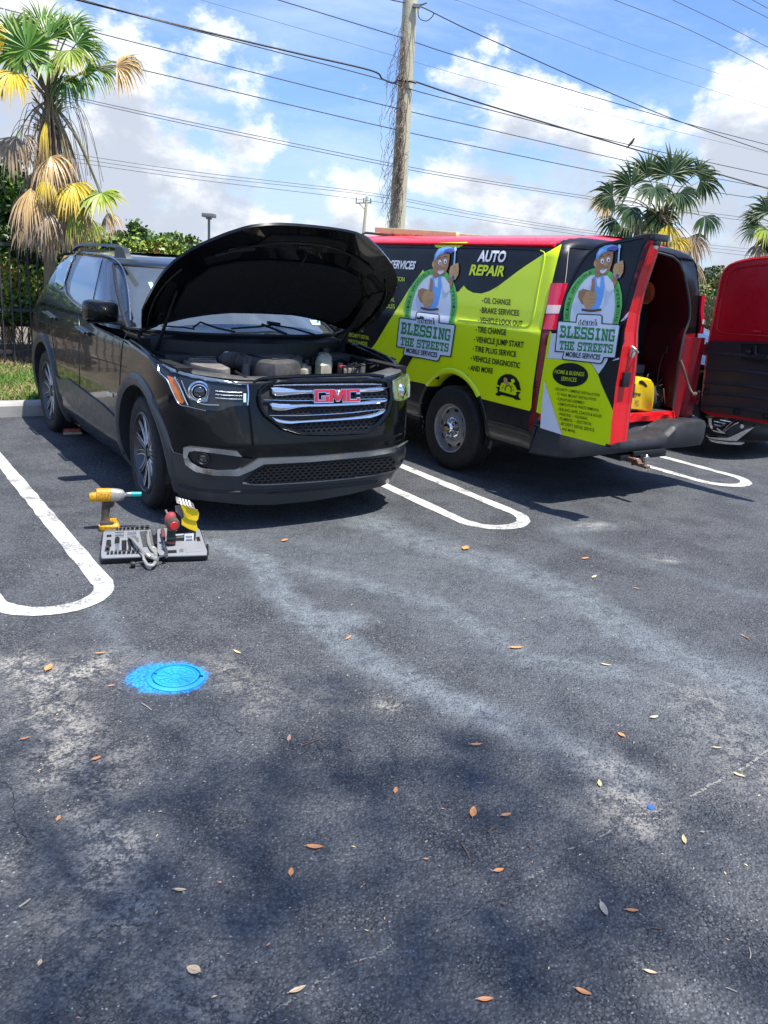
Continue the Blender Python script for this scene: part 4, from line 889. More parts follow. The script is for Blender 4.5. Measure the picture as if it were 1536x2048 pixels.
# lower grille opening with honeycomb
LGP = cr(c3, [(548, 748), (600, 700), (655, 668), (900, 650), (1150, 634), (1325, 614), (1345, 640), (1338, 672), (1250, 700), (1050, 725), (850, 742), (640, 752)])
sd_('lower_grille', LGP, .014, mat('grille_void', (.004, .004, .005), .7, var=0), 0, 8)
def inside_poly(p, poly):
    r_ = False; n_ = len(poly); x, y = p
    for i in range(n_):
        x1, y1 = poly[i]; x2, y2 = poly[(i+1) % n_]
        if (y1 > y) != (y2 > y) and x < (x2-x1)*(y-y1)/(y2-y1)+x1: r_ = not r_
    return r_
def honeycomb(name, poly, du, dv, origin, axis_u, axis_v, off, thick, m, wl=.72):
    V = []; F = []; C = []
    xs = [p[0] for p in poly]; ys = [p[1] for p in poly]; ox, oy = origin
    for i in range(-60, 61):
        for j in range(-14, 15):
            cx = ox+axis_u[0]*i*du+axis_v[0]*(j*dv); cy = oy+axis_u[1]*i*du+axis_v[1]*j*dv
            cx += (axis_u[0]*du*.5 if j % 2 else 0); cy += (axis_u[1]*du*.5 if j % 2 else 0)
            if inside_poly((cx, cy), poly): C.append((cx, cy))
    hexo = [(-.5, -.28), (0, -.60), (.5, -.28), (.5, .28), (0, .60), (-.5, .28)]; P = []
    for cx, cy in C:
        for s_ in (1.0, wl): P += [(cx+axis_u[0]*a*du*s_+axis_v[0]*b*dv*1.15*s_, cy+axis_u[1]*a*du*s_+axis_v[1]*b*dv*1.15*s_) for a, b in hexo]
    X, N = SS(np.array(P)); n_ = len(P); V = list(X+N*off)+list(X+N*(off-thick))
    for q in range(len(C)):
        b = q*12
        for k_ in range(6): F += [(b+k_, b+(k_+1) % 6, b+6+(k_+1) % 6, b+6+k_), (b+6+k_, b+6+(k_+1) % 6, n_+b+6+(k_+1) % 6, n_+b+6+k_)]
    o = mk(name, V, F, m, suv); o['kind'] = 'stuff'; return o
honeycomb('honeycomb_mesh', LGP, 11.5, 5.6, c3(900, 700), (1, -.062), (0, 1), .024, .012, MPLB)
pxtube('grille_lip', cr(c3, [(540, 755), (640, 762), (850, 752), (1050, 735), (1250, 710), (1345, 680)]), .012, MCLAD, .014)
pxtube('chin_step', cr(c3, [(215, 765), (330, 790), (520, 800), (700, 795), (900, 778), (1100, 760), (1250, 742)]), .010, MPLB, .010)
sd_('chin_opening', cr(c3, [(640, 812), (800, 790), (1000, 768), (1250, 738), (1245, 752), (1000, 785), (800, 805)]), .015, MPLB)
# upper grille
GO = cr(c3, [(612, 300), (618, 262), (650, 232), (720, 215), (900, 208), (1250, 205), (1310, 218), (1332, 255), (1336, 320), (1320, 400), (1262, 470), (1190, 500), (1000, 510), (840, 506), (745, 478), (650, 405), (620, 350)])
GI = cr(c3, [(635, 300), (642, 268), (690, 240), (760, 232), (1000, 226), (1240, 222), (1292, 234), (1308, 262), (1310, 320), (1296, 372), (1240, 440), (1180, 478), (1000, 488), (850, 486), (770, 462), (665, 395), (640, 345)])
sd_('grille_void', GO, .004, MATS['grille_void'], 0, 8)
V1, F1 = [], []
def ring_frame(name, outer, inner, offs, m, parent=suv, surf=SS):
    """raised moulding between two outlines with the same number of points"""
    o_ = np.array(dense2(outer, 6)); n_ = len(o_); i_ = np.array(dense2(inner, 6)); mid = (o_+i_)/2
    rings = []
    for P, of in zip((o_, o_*.75+i_*.25, mid, i_*.75+o_*.25, i_, i_), offs): X, N = surf(P); rings.append(X+N*of)
    mb = MB(); R_ = [[tuple(r_[k_]) for r_ in rings] for k_ in range(n_)]; R_.append(R_[0]); mb.loft(R_, close=False, cap=False); return mb.build(name, m, parent, True)
def dense2(poly, n):
    out = []
    for i in range(len(poly)):
        a = np.array(poly[i]); b = np.array(poly[(i+1) % len(poly)]); out += [tuple(a+(b-a)*k_/n) for k_ in range(n)]
    return out
ring_frame('grille_frame', GO, GI, (0, .022, .030, .030, .024, .0), MPB)
honeycomb('honeycomb_mesh', cr(c3, [(690, 300), (1290, 262), (1290, 320), (700, 340)]), 10.5, 6.5, c3(900, 300), (1, -.03), (0, 1), .012, .008, MPLB)
honeycomb('honeycomb_mesh', cr(c3, [(720, 385), (1290, 340), (1260, 380), (800, 412)]), 10.5, 6.5, c3(900, 380), (1, -.05), (0, 1), .012, .008, MPLB)
honeycomb('honeycomb_mesh', cr(c3, [(790, 455), (1230, 420), (1190, 475), (1000, 486), (860, 484)]), 10.5, 6.5, c3(900, 465), (1, -.05), (0, 1), .012, .008, MPLB)
def bar(name, pts, depth, off, m):
    """grille bar: pts = (x, y, half height) in photo pixels, swept with a rounded section"""
    S_ = np.array(spline(pts, 6)); rings = []
    for fy, fo in ((-1, 0), (-.92, .55), (-.45, .95), (.2, 1.), (.8, .6), (1, 0)):
        X, N = SS(np.stack([S_[:, 0], S_[:, 1]+S_[:, 2]*fy], 1)); rings.append(X+N*(off+depth*fo))
    R_ = [[tuple(r_[i]) for r_ in rings] for i in range(len(S_))]; return MB().loft(R_, close=True).build(name, m, suv, True)
def c3h(pts): return [(*c3(x, y), h/2.648) for x, y, h in pts]
bar('grille_bar', c3h([(684, 258, 4), (700, 272, 21), (740, 276, 22), (790, 277, 18), (850, 278, 13), (950, 276, 12), (1150, 270, 12), (1270, 262, 14), (1296, 255, 6)]), .022, .012, MCHR)
bar('grille_bar', c3h([(678, 340, 4), (696, 352, 19), (740, 358, 20), (800, 354, 15), (860, 349, 11), (1000, 345, 11), (1150, 338, 11), (1270, 326, 13), (1290, 318, 6)]), .022, .012, MCHR)
bar('grille_bar', c3h([(690, 408, 4), (720, 428, 14), (780, 438, 14), (850, 434, 11), (950, 428, 11), (1100, 418, 12), (1210, 405, 14), (1262, 388, 12), (1282, 370, 4)]), .022, .012, MCHR)
bar('grille_bar', c3h([(700, 244, 3), (800, 241, 5), (1000, 238, 5), (1200, 236, 5), (1270, 238, 4)]), .010, .012, MCHS)
for P in ([(650, 318, 3), (800, 322, 4), (1000, 320, 4), (1290, 310, 3)], [(680, 400, 3), (850, 400, 4), (1100, 386, 4), (1282, 366, 3)]): bar('grille_slat', c3h(P), .010, .012, MCHR)
# badge letters, red with chrome edge
def letter_poly(ch):
    if ch == 'G': return [(0, 0), (0, 1), (1, 1), (1, .70), (.80, .70), (.80, .78), (.26, .78), (.26, .22), (.76, .22), (.76, .38), (.50, .38), (.50, .56), (1, .56), (1, 0)]
    if ch == 'M': return [(0, 0), (0, 1), (.30, 1), (.50, .52), (.70, 1), (1, 1), (1, 0), (.78, 0), (.78, .58), (.58, .08), (.42, .08), (.22, .58), (.22, 0)]
    return [(0, 0), (0, 1), (1, 1), (1, .68), (.78, .68), (.78, .78), (.25, .78), (.25, .22), (.78, .22), (.78, .34), (1, .34), (1, 0)]
badge = bpy.data.objects.new('badge', None); COL.objects.link(badge); badge.parent = suv
for ch, x0, x1 in (('G', 904, 982), ('M', 984, 1072), ('C', 1074, 1142)):
    for nm, grow, off, tk, m_ in (('letter_edge', 2.0, .050, .034, MCHR), ('letter', -1.6, .0545, .006, mat('badge_red', (.36, .008, .018), .35, var=.1, coat=.5))):
        lp_ = letter_poly(ch); P = []
        A = np.array(lp_); nL = len(A)
        for i in range(nL):
            d0 = A[i]-A[i-1]; d1 = A[(i+1) % nL]-A[i]; sc = np.array([x1-x0, 62.]); d0 = d0*sc; d1 = d1*sc; n0 = np.array([-d0[1], d0[0]])/np.hypot(*d0); n1 = np.array([-d1[1], d1[0]])/np.hypot(*d1); nn = n0+n1; nn /= max(.35, (nn@nn)/2)
            q = A[i]*sc+nn*grow; x = x0+q[0]; y = 334-(x-904)*.022-q[1]; P.append(c3(x, y))
        sd_(nm, P, off, m_, tk, 6, parent=badge, smooth=False)
# bonnet-side edge of the nose: gloss lip over the grille
bar('nose_lip', c3h([(600, 222, 5), (660, 206, 8), (800, 196, 8), (1000, 190, 8), (1200, 186, 8), (1290, 194, 7)]), .012, .0, MPB)
# headlamps
HL = cr(c3, [(98, 128), (122, 128), (180, 165), (300, 195), (450, 215), (568, 232), (572, 290), (568, 345), (480, 352), (420, 375), (350, 372), (250, 350), (215, 338), (180, 280), (150, 210), (105, 170)])
MHOUS = mat('lamp_housing', (.016, .021, .028), .2, var=.3, coat=.5, spec=.3)
sd_('headlamp', HL, .004, MHOUS, .004, 8)
hl = bpy.data.objects.new('headlamp_optics', None); COL.objects.link(hl); hl.parent = suv
MAMB = mat('amber_lens', (.70, .16, .01), .2, var=.15, coat=1.)
sd_('amber_marker', cr(c3, [(150, 190), (192, 205), (215, 260), (240, 322), (232, 336), (212, 332), (185, 275)]), .012, MAMB, .008, 6, parent=hl)
pxtube('lamp_trim', cr(c3, [(102, 135), (112, 172), (150, 210), (180, 275), (213, 338), (260, 352), (352, 375)]), .004, MCHR, .012, parent=hl)
pxtube('lamp_trim', cr(c3, [(190, 200), (212, 235), (232, 280), (250, 322), (262, 345)]), .006, MCHR, .014, parent=hl)
pxtube('lamp_trim', cr(c3, [(225, 215), (240, 255), (262, 300), (290, 318), (340, 340), (420, 345)]), .005, MCHS, .012, parent=hl)
bar('daylight_strip', c3h([(125, 138, 4), (180, 168, 7), (280, 196, 9), (400, 218, 7), (520, 234, 5), (562, 238, 3)]), .008, .010, mat('lamp_clear', (.10, .14, .19), .1, var=.4, coat=1., metal=.2, scale=30)).parent = hl
fx, fn = SS([c3(312, 270)]); fn[0] = np.array([.93, -.30, -.05])
for nm, pr, m_ in (('projector_ring', [(.062, 0), (.068, .018), (.060, .030), (.052, .022)], MCHR), ('projector_ring', [(.046, .006), (.049, .026), (.043, .030), (.040, .02)], MCHR), ('projector_lens', [(0, .040), (.02, .037), (.034, .026), (.041, .010)], MGLB)):
    MB().lathe(pr, axis_m(fx[0]+fn[0]*.008, fn[0]), 36).build(nm, m_, hl, True)
sd_('reflector', cr(c3, [(330, 305), (365, 300), (360, 325), (340, 330)]), .02, MATS['lamp_clear'], .0, 6, parent=hl)
sd_('mint_reflector', cr(c3, [(546, 285), (560, 285), (560, 330), (546, 330)]), .012, MST, 0, 6, parent=hl)
pxtube('lamp_trim', cr(c3, [(568, 235), (572, 290), (568, 346)]), .004, MCHR, .012, parent=hl)
for y in (270, 288, 306): pxtube('lamp_fin', cr(c3, [(400, y), (470, y+6), (540, y+8)]), .003, MCHS, .010, parent=hl)
H2 = cr(c3, [(1335, 215), (1360, 205), (1395, 185), (1415, 178), (1424, 210), (1426, 260), (1424, 300), (1400, 320), (1375, 325), (1345, 318), (1338, 270)])
sd_('headlamp', H2, .005, mat('lamp_clear_green', (.40, .46, .24), .10, var=.4, scale=30, coat=1., metal=.7), .005, 6)
ring_frame('headlamp_rim', H2, [((x-1380)*.9+1380 if False else x, y) for x, y in [tuple(np.array(c3(1383, 255))+(np.array(p)-np.array(c3(1383, 255)))*.88) for p in H2]], (0, .008, .010, .008, .006, .004), MCHS)
fx, fn = SS([c3(1385, 262)]); MB().lathe([(0, .03), (.03, .026), (.045, .012), (.05, 0)], axis_m(fx[0], fn[0]), 24).build('projector_lens', MCHR, suv, True)

# --- bonnet standing open
HA = np.array([-.42, 0, 1.20]); Hd = np.array([.98, 0, .785]); Hd /= np.linalg.norm(Hd); Hn = np.array([Hd[2], 0, -Hd[0]])   # Hn: towards the underside
def hpt(a, v, off=0.): 
    w_ = np.abs(v)/.95; dr = .09*w_**4-.012*(1-(a/1.22-.4)**2); return HA+Hd*a+np.array([0, 1, 0])*(v+.065)+Hn*(dr+off)
OUT = [(0.03, .885), (.12, .91), (.25, .925), (.45, .935), (.62, .925), (.76, .885), (.88, .80), (.98, .66), (1.06, .50), (1.12, .34), (1.15, .17), (1.158, 0)]
REAR = [(.245, 0), (.24, .25), (.215, .40), (.175, .57), (.135, .70), (.12, .80)]
def hood_half(v): 
    a0 = I(abs(v), [p[1] for p in REAR]+[.90, .955], [p[0] for p in REAR]+[.125, .36]); 
    ov = [p[1] for p in OUT][::-1]; a1 = I(abs(v), [0, .12, .25, .34, .45, .57, .69, .78, .86, .91, .935, .95], [1.222, 1.22, 1.213, 1.20, 1.165, 1.095, 1.01, .94, .85, .75, .64, .46]); return a0, a1
vs = .95*np.sin(np.linspace(-PI/2, PI/2, 61)); rows_u = []; rows_l = []
def hrow(v, na, off, ins=0.): 
    a0, a1 = hood_half(v); a0 += ins; a1 -= ins; return [tuple(hpt(a0+(a1-a0)*k_/na, v, off)) for k_ in range(na+1)]
mb = MB(); mb.loft([hrow(v, 24, -.004)+hrow(v, 24, .018)[::-1] for v in vs]); hood = mb.build('bonnet', MPB, suv, True)
MLIN = mat('bonnet_liner', (.0035, .0035, .0045), .9, var=.3, scale=5, bump=.3, bscale=30)
def hpoly(pts, off0, off1, name, m_, parent=hood, smooth=True):
    cells = cut_cells(pts, .08); V = []; F = []
    surf = lambda P: (np.array([hpt(a, v) for a, v in P]), np.tile(Hn, (len(P), 1)))
    return drape(name, pts, surf, off1, m_, parent, off1-off0, .07, smooth)
mir_ = lambda P: P+[(a, -v) for a, v in P[::-1]]
hpoly(mir_([(.30, 0), (.29, .3), (.24, .52), (.20, .66), (.30, .72), (.60, .70), (.78, .58), (.84, .40), (.86, .2), (.865, 0)][::1]) if False else [(.30, 0), (.29, .3), (.25, .50), (.20, .64), (.30, .71), (.58, .70), (.76, .58), (.83, .40), (.86, .2), (.865, 0), (.86, -.2), (.83, -.40), (.76, -.58), (.58, -.70), (.30, -.71), (.20, -.64), (.25, -.50), (.29, -.3)], .016, .036, 'insulation_pad', MLIN)
MHI = mat('bonnet_inner_panel', (.003, .003, .004), .45, var=.2, coat=.15)
for pts in ([(1.0, -.35), (1.0, .35), (1.12, .28), (1.14, 0), (1.12, -.28)], [(.88, .42), (.80, .62), (.86, .66), (.97, .48), (1.0, .40)], [(.88, -.42), (.80, -.62), (.86, -.66), (.97, -.48), (1.0, -.40)],
            [(.28, .78), (.60, .77), (.66, .84), (.45, .87), (.26, .85)], [(.28, -.78), (.60, -.77), (.66, -.84), (.45, -.87), (.26, -.85)]): hpoly(pts, .014, .028, 'bonnet_rib', MHI)
MB().tube([hpt(.98, .03, .03), hpt(.98, .03, .06), hpt(.90, .02, .075), hpt(.88, .05, .055)], .006, 6).tube([hpt(1.04, -.05, .03), hpt(1.04, .05, .03)], .014, 6).build('latch_striker', MPLB, hood, True)
hpoly([(.93, -.52), (.96, -.34), (.99, -.34), (.965, -.52)], .026, .03, 'sticker', mat('faded_sticker', (.03, .03, .032), .4, var=.3))
for sg in (-1, 1):
    MB().tube([(-.46, sg*.80, 1.08), (-.36, sg*.81, 1.20), tuple(hpt(.16, sg*.80, .03)), tuple(hpt(.30, sg*.80, .03))], .017, 6).build('hinge', MPLB, hood, True)
    MB().tube([(-.25, sg*.74, 1.06), tuple(hpt(.55, sg*.76, .035))], .008, 8).tube([(-.25, sg*.74, 1.06), tuple((np.array((-.25, sg*.74, 1.06))+hpt(.55, sg*.76, .035))/2)], .012, 8).build('gas_strut', MPLB, hood, True)
pxtube_h = lambda pts, r_: MB().tube(spline([hpt(a, v, .03) for a, v in pts], 5), r_, 5).build('seal', MHI, hood, True)
pxtube_h([(.12, .86), (.3, .89), (.5, .895), (.66, .86), (.78, .79)], .008); pxtube_h([(.12, -.86), (.3, -.89), (.5, -.895), (.66, -.86), (.78, -.79)], .008); pxtube_h([(.9, -.6), (1.0, -.38), (1.06, -.2), (1.075, 0), (1.06, .2), (1.0, .38), (.9, .6)], .008)

# --- cowl, wipers, engine bay
mb = MB(); mb.loft([[( -.12-.33*(abs(v)/.8)**2+du, v, z) for du, z in ((-.02, 1.175), (.05, 1.175), (.10, 1.165), (.14, 1.15), (.15, .9))] for v in np.linspace(-.82, .82, 21)], close=False, cap=False); mb.build('cowl', MPLB, suv)
for v in np.linspace(-.5, .62, 40): pass
mb = MB()
for v in np.linspace(-.55, .62, 46): u = -.12-.33*(abs(v)/.8)**2; mb.box((u+.055, v, 1.178), (.05, .006, .006))
mb.build('cowl_vent', MPLB, suv)
Wp = lambda x, y, o=.03: (lambda X: X[0][0]+X[1][0]*o)(SS([c2(x, y)]))
MB().tube([Wp(290, 632, .02), Wp(330, 622, .05), Wp(420, 640, .03), Wp(520, 655, .02)], .008, 6).tube([Wp(120, 622, .02), Wp(240, 630, .02), Wp(300, 640, .02)], .006, 6).build('wiper', MPLB, suv, True)
MB().tube([Wp(500, 636, .02), Wp(640, 630, .025), Wp(720, 622, .03), Wp(830, 640, .03), Wp(950, 665, .02)], .008, 6).tube([Wp(660, 632, .05), Wp(720, 655, .05), Wp(800, 690, .05)], .010, 6).tube([Wp(690, 622, .05), Wp(760, 632, .05)], .013, 6).build('wiper', MPLB, suv, True)
# fire wall, inner wings, bay floor
mb = MB().box((-.30, 0, .85), (.03, 1.7, .60)); mb.box((.15, 0, .72), (1.1, 1.5, .04)); mb.box((.1, -.83, .88), (.9, .10, .34)); mb.box((.1, .83, .88), (.9, .10, .34)); mb.build('engine_bay', MLIN, suv)
mb = MB()
for x0, y0 in ((120, 690), (170, 720)): pass
mb.box((-.12, -.66, 1.02), (.28, .22, .10)); mb.box((-.15, .62, 1.02), (.24, .26, .10)); mb.box((-.2, 0, 1.03), (.1, 1.2, .06)); mb.build('inner_wing_cover', MPLB, suv, bevel=.012)
def bay(px, zz): return at((px[0], px[1]-5), 'S', 2, zz+.012)
# air box: ribbed grey-brown cover
def slab(name, pts, z1, z0, m_, bevel=.01, parent=suv):
    """solid with a traced top outline at height z1, straight walls down to z0"""
    T = [bay(p, z1) for p in pts]; return MB().loft([[(p[0], p[1], z0) for p in T], [(p[0], p[1], z1) for p in T]]).build(name, m_, parent, bevel=bevel)
ab = slab('air_box', cr(c3, [(235, 75), (300, 68), (398, 66), (408, 88), (392, 108), (440, 130), (480, 150), (440, 160), (330, 142), (240, 118), (212, 100)]), 1.035, .80, MDUST, .018)
mb = MB()
for i in range(14):
    p = bay(c3(240+i*16, 122+i*2.6), 1.02); mb.box((p[0]+.01, p[1], .95), (.03, .007, .12))
for i in range(6): a = bay(c3(245+i*3, 78+i*8), 1.04); b_ = bay(c3(395+i*2, 70+i*11), 1.04); mb.tube([a, b_], .004, 5)
mb.build('air_box_rib', MDUST, ab)
# corrugated intake hose
P = spline([bay(c3(450, 122), 1.02), bay(c3(500, 120), 1.035), bay(c3(545, 130), 1.025), bay(c3(600, 148), .99)], 8); n_ = len(P)
PP = []; RR = []
for i in range(n_*3-2):
    t = i/3; j = min(int(t), n_-2); f_ = t-j; PP.append(P[j]*(1-f_)+P[j+1]*f_); RR.append(.058 if i % 2 else .047)
MB().tube(PP, RR, 20).build('intake_hose', mat('hose_rubber', (.09, .086, .08), .6, var=.25), suv, True)
MB().lathe([(.050, 0), (.062, 0), (.062, .016), (.050, .016)], axis_m(P[1], P[3]-P[1]), 24).build('hose_clamp', MCHS, suv, True)
# engine cover, domed
T = cr(c3, [(522, 92), (560, 85), (640, 84), (740, 90), (820, 103), (850, 120), (842, 138), (790, 150), (715, 155), (640, 145), (570, 128), (530, 110)]); T0 = [bay(p, 1.02) for p in T]; cc = sum(T0)/len(T0); T0 = [cc+(p-cc)*1.06+np.array([0, 0, .02]) for p in T0]; cc = sum(T0)/len(T0)
MENG = mat('engine_cover_plastic', (.062, .060, .058), .5, var=.2, scale=10, dirt=((.16, .15, .135), .5, 12))
ec = MB().loft([[tuple(cc+(p-cc)*s_+np.array([0, 0, dz])) for p in T0] for s_, dz in ((1.03, -.16), (1.03, -.03), (1.0, 0), (.93, .014), (.7, .026), (.35, .032))]).build('engine_cover', MENG, suv, True)
MB().tube([tuple(cc+(p-cc)*.80+np.array([0, 0, .022])) for p in T0+[T0[0]]], .006, 6).build('cover_groove', MPLB, ec, True)
def lump(name, px_, z, r_, m_, h=.05): 
    p = bay(c3(*px_), z); return MB().lathe([(0, h), (r_*.8, h), (r_, h*.6), (r_*1.05, 0), (r_, -h), (0, -h)], Matrix.Translation(tuple(p)), 20).build(name, m_, suv, True)
lump('oil_filler', (610, 150), .98, .045, MCHS, .03); lump('throttle_body', (655, 160), .95, .05, mat('cast_alloy', (.22, .21, .20), .5, metal=.6, var=.2), .04)
MCREAM = mat('aged_plastic', (.50, .46, .34), .5, var=.12, scale=10, dirt=((.25, .2, .12), .5, 8))
slab('fluid_reservoir', cr(c3, [(850, 135), (905, 130), (908, 148), (880, 160), (845, 155)]), 1.0, .9, MCREAM, .012)
MB().lathe([(0, .03), (.03, .03), (.035, 0)], Matrix.Translation(tuple(bay(c3(880, 138), 1.0))), 16).build('reservoir_cap', MPLB, suv, True)
T = cr(c3, [(925, 112), (950, 98), (985, 90), (1010, 100), (1020, 125), (1015, 145), (960, 150), (930, 142)]); T0 = [bay(p, 1.01) for p in T]; cc = sum(T0)/len(T0)
ct = MB().loft([[tuple(cc+(p-cc)*s_+np.array([0, 0, dz])) for p in T0] for s_, dz in ((1, -.12), (1., 0.0), (.85, .035), (.5, .055), (.2, .06))]).build('coolant_tank', MCREAM, suv, True)
MB().lathe([(0, .02), (.032, .02), (.036, -.02)], Matrix.Translation(tuple(cc+np.array([-.02, .02, .07]))), 16).build('tank_cap', MPLB, ct, True)
MB().tube([bay(c3(912, 150), .99), bay(c3(915, 118), 1.03), bay(c3(945, 98), 1.05), bay(c3(980, 92), 1.06)], .014, 8).build('coolant_hose', MPLB, suv, True)
slab('battery_box', cr(c3, [(1060, 118), (1130, 112), (1190, 128), (1170, 158), (1080, 160)]), .99, .85, MDUST, .012)
slab('fuse_box', cr(c3, [(1190, 120), (1240, 118), (1300, 145), (1250, 160)]), .99, .85, MPLB, .012)
mb = MB(); r2 = np.random.default_rng(3)
for i in range(34):
    x0, y0 = r2.uniform(1000, 1330), r2.uniform(100, 165); pts = [bay(c3(x0+dx, y0+r2.uniform(-12, 12)), .98+r2.uniform(0, .05)) for dx in (0, r2.uniform(15, 30), r2.uniform(35, 70))]; mb.tube(spline(pts, 4), r2.uniform(.004, .009), 5)
for i in range(16):
    x0, y0 = r2.uniform(430, 900), r2.uniform(120, 165); pts = [bay(c3(x0+dx, y0+r2.uniform(-8, 8)), .95+r2.uniform(0, .03)) for dx in (0, 20, 45)]; mb.tube(spline(pts, 4), r2.uniform(.004, .009), 5)
mb.build('wiring_loom', MPLB, suv, True)['kind'] = 'stuff'
mb = MB()
for (x, y, s_) in ((1110, 90, .03), (1060, 155, .03), (1175, 165, .035), (705, 165, .05), (560, 168, .04), (860, 168, .04), (960, 160, .03), (1230, 135, .025), (420, 105, .02), (450, 100, .02)):
    p = bay(c3(x, y), .98); mb.lathe([(0, s_), (s_*.7, s_), (s_*.8, -.1)], Matrix.Translation(tuple(p)), 12)
mb.build('engine_fitting', MDUST, suv, True)['kind'] = 'stuff'
pr = bay(c3(1070, 155), 1.0); MB().box(tuple(pr), (.03, .05, .02)).build('terminal_cover', mat('red_plastic', (.45, .03, .03), .5, var=.1), suv, bevel=.003)
# slam panel over the radiator, following the nose
slp = MB(); rows_ = []
for v in np.linspace(-.80, .80, 33):
    z = .985; w, uf, ur, u0, a, b = [float(q[0]) for q in s_par(np.array([z]))]; u = u0+(uf-u0)*(1-(abs(v)/w)**b)**(1/a); rise = .035*max(0, (abs(v)-.45)/.35)
    rows_.append([(u-.03, v, z-.0+rise), (u-.05, v, z+.012+rise), (u-.16, v, z+.016+rise), (u-.22, v, z+.002+rise), (u-.24, v, z-.10+rise)])
slp.loft(rows_, close=False, cap=False).build('slam_panel', MENG, suv, True)
MB().tube([bay(c3(505, 180), 1.0), bay(c3(560, 212), .99)], .008, 6).build('bonnet_prop', MPLB, suv, True)
# small emblem-like plate low on the front door
sd_('door_badge', cr(c1, [(595, 1388), (640, 1410), (640, 1440), (598, 1420)]), .006, MCHS, .006, 4)
# red wheel chock-like jack block behind the rear wheel
jb = gp(144, 867); t = thing('red_block', 'small worn red block lying behind the black car rear wheel', 'block', (jb[0], jb[1], 0), .5)
MRED2 = mat('worn_red', (.38, .05, .05), .6, var=.3, scale=30, dirt=((.3, .25, .2), .5, 40))
MB().loft([[(-.08, -.05, .0), (.08, -.05, 0), (.08, .05, 0), (-.08, .05, 0)], [(-.075, -.045, .055), (.075, -.045, .055), (.075, .045, .055), (-.075, .045, .055)]]).build('block_body', MRED2, t, bevel=.005)
MB().box((0, -.05, .012), (.17, .006, .02)).build('block_stripe', MATS['aged_plastic'], t)
# ================================================================ DELIVERY VAN (frame 'V': x towards its rear, -y the side we see)
V_W = ([.36, .42, .52, .72, .95, 1.10, 1.33, 1.37, 1.50, 1.75, 1.93, 1.965, 2.0, 2.03, 2.06, 2.09, 2.115], [.90, .945, .965, .982, .988, .986, .984, .970, .952, .912, .880, .862, .845, .80, .70, .50, .25])
V_UR = ([.36, 1.40, 1.75, 1.95, 2.03, 2.07, 2.115], [1.13, 1.13, 1.11, 1.07, 1.03, .98, .80])
def v_G(P):
    u, v, z = P[..., 0], P[..., 1], P[..., 2]; w = I(z, *V_W); ur = I(z, *V_UR)
    A = np.maximum(0, (u-(ur-.16))/.16)**2.6; return A+(np.abs(v)/w)**14-1
SV = hit_fn(v_G, 'V')
van = thing('cargo_van', 'red cargo van in a black and lime advertising wrap with its rear doors open', 'van', (*FRAME['V'][:2], 0), FRAME['V'][2])
MVB = mat('wrap_black', (.007, .007, .009), .38, var=.15, scale=2, coat=.05, spec=.35, dirt=((.03, .03, .033), .2, 2.5))
MLIME = mat('wrap_lime', (.76, .92, .004), .34, var=.03, scale=2, coat=.25)
MVRED = mat('van_red_paint', (.62, .004, .008), .30, var=.08, scale=4, coat=.3)
MVLB = mat('lower_body_black', (.010, .011, .014), .35, var=.2, scale=5, coat=.3)
MWHW = mat('wrap_white', (.76, .80, .88), .4, var=.03); MTXB = mat('print_black', (.008, .012, .012), .4, var=0); MTXW = mat('print_white', (.82, .83, .85), .45, var=0)
MTXY = mat('print_yellow_green', (.66, .78, .02), .45, var=0); MGRN = mat('print_green', (.035, .28, .07), .4, var=.05); MGRL = mat('print_light_green', (.14, .55, .10), .4, var=.08); MDGR = mat('print_dark_green', (.010, .045, .035), .4, var=0)
# body side and roof skin; the rear end is open
zl = [.40, .46, .52, .60, .68, .74, .80, .88, .96, 1.04, 1.12, 1.20, 1.28, 1.33, 1.35, 1.37, 1.42, 1.50, 1.60, 1.70, 1.80, 1.88, 1.93, 1.95, 1.965, 1.985, 2.0, 2.015, 2.03, 2.045, 2.06, 2.075, 2.09, 2.103, 2.115]
ul = list(np.arange(-3.3, .96, .045)); thv = np.array([.08, .18, .3, .45, .6, .75, .9, 1.02, 1.15, 1.3, 1.43, PI/2])
def v_row(z, s):
    w = float(I(z, *V_W)); ur = float(I(z, *V_UR)); r_ = [(u, s*w, z) for u in ul if u < ur-.16]
    r_ += [(ur-.16, s*w, z)]*(len(ul)-len(r_)); return r_+[(ur-.16+.16*math.sin(t)**(2/2.6), s*w*max(0., math.cos(min(t, .95 if z < 1.99 else 9)))**(2/14.), z) for t in [min(t, .95 if z < 1.99 else 9) for t in thv]]
for s_ in (-1, 1):
    rows = [v_row(z, s_) for z in zl]; n = len(rows[0]); Vv = [p for r_ in rows for p in r_]; F = []; mi = []
    for r_ in range(len(rows)-1):
        for c in range(n-1):
            f = (r_*n+c, r_*n+c+1, (r_+1)*n+c+1, (r_+1)*n+c); p = np.mean([Vv[i] for i in f], 0)
            if math.hypot(p[0], p[2]-.40) < .49: continue
            F.append(f); mi.append(1 if p[2] > 1.99 and p[0] < .93 else (2 if p[2] < .735 else 0))
    o = mk('side_panel' if s_ < 0 else 'side_panel', Vv, F, [MVB, MVRED, MVLB], van, True, mi)
mb = MB(); mb.loft([[(u, .26*t, 2.115+.012*(1-t*t)) for t in np.linspace(-1, 1, 9)] for u in np.linspace(-3.2, .80, 20)], close=False, cap=False)
mb.build('roof', MVRED, van, True)
MB().tube([(u, -.858, 1.998) for u in np.linspace(-3.2, .92, 30)], .009, 6).build('drip_rail', MVRED, van, True)
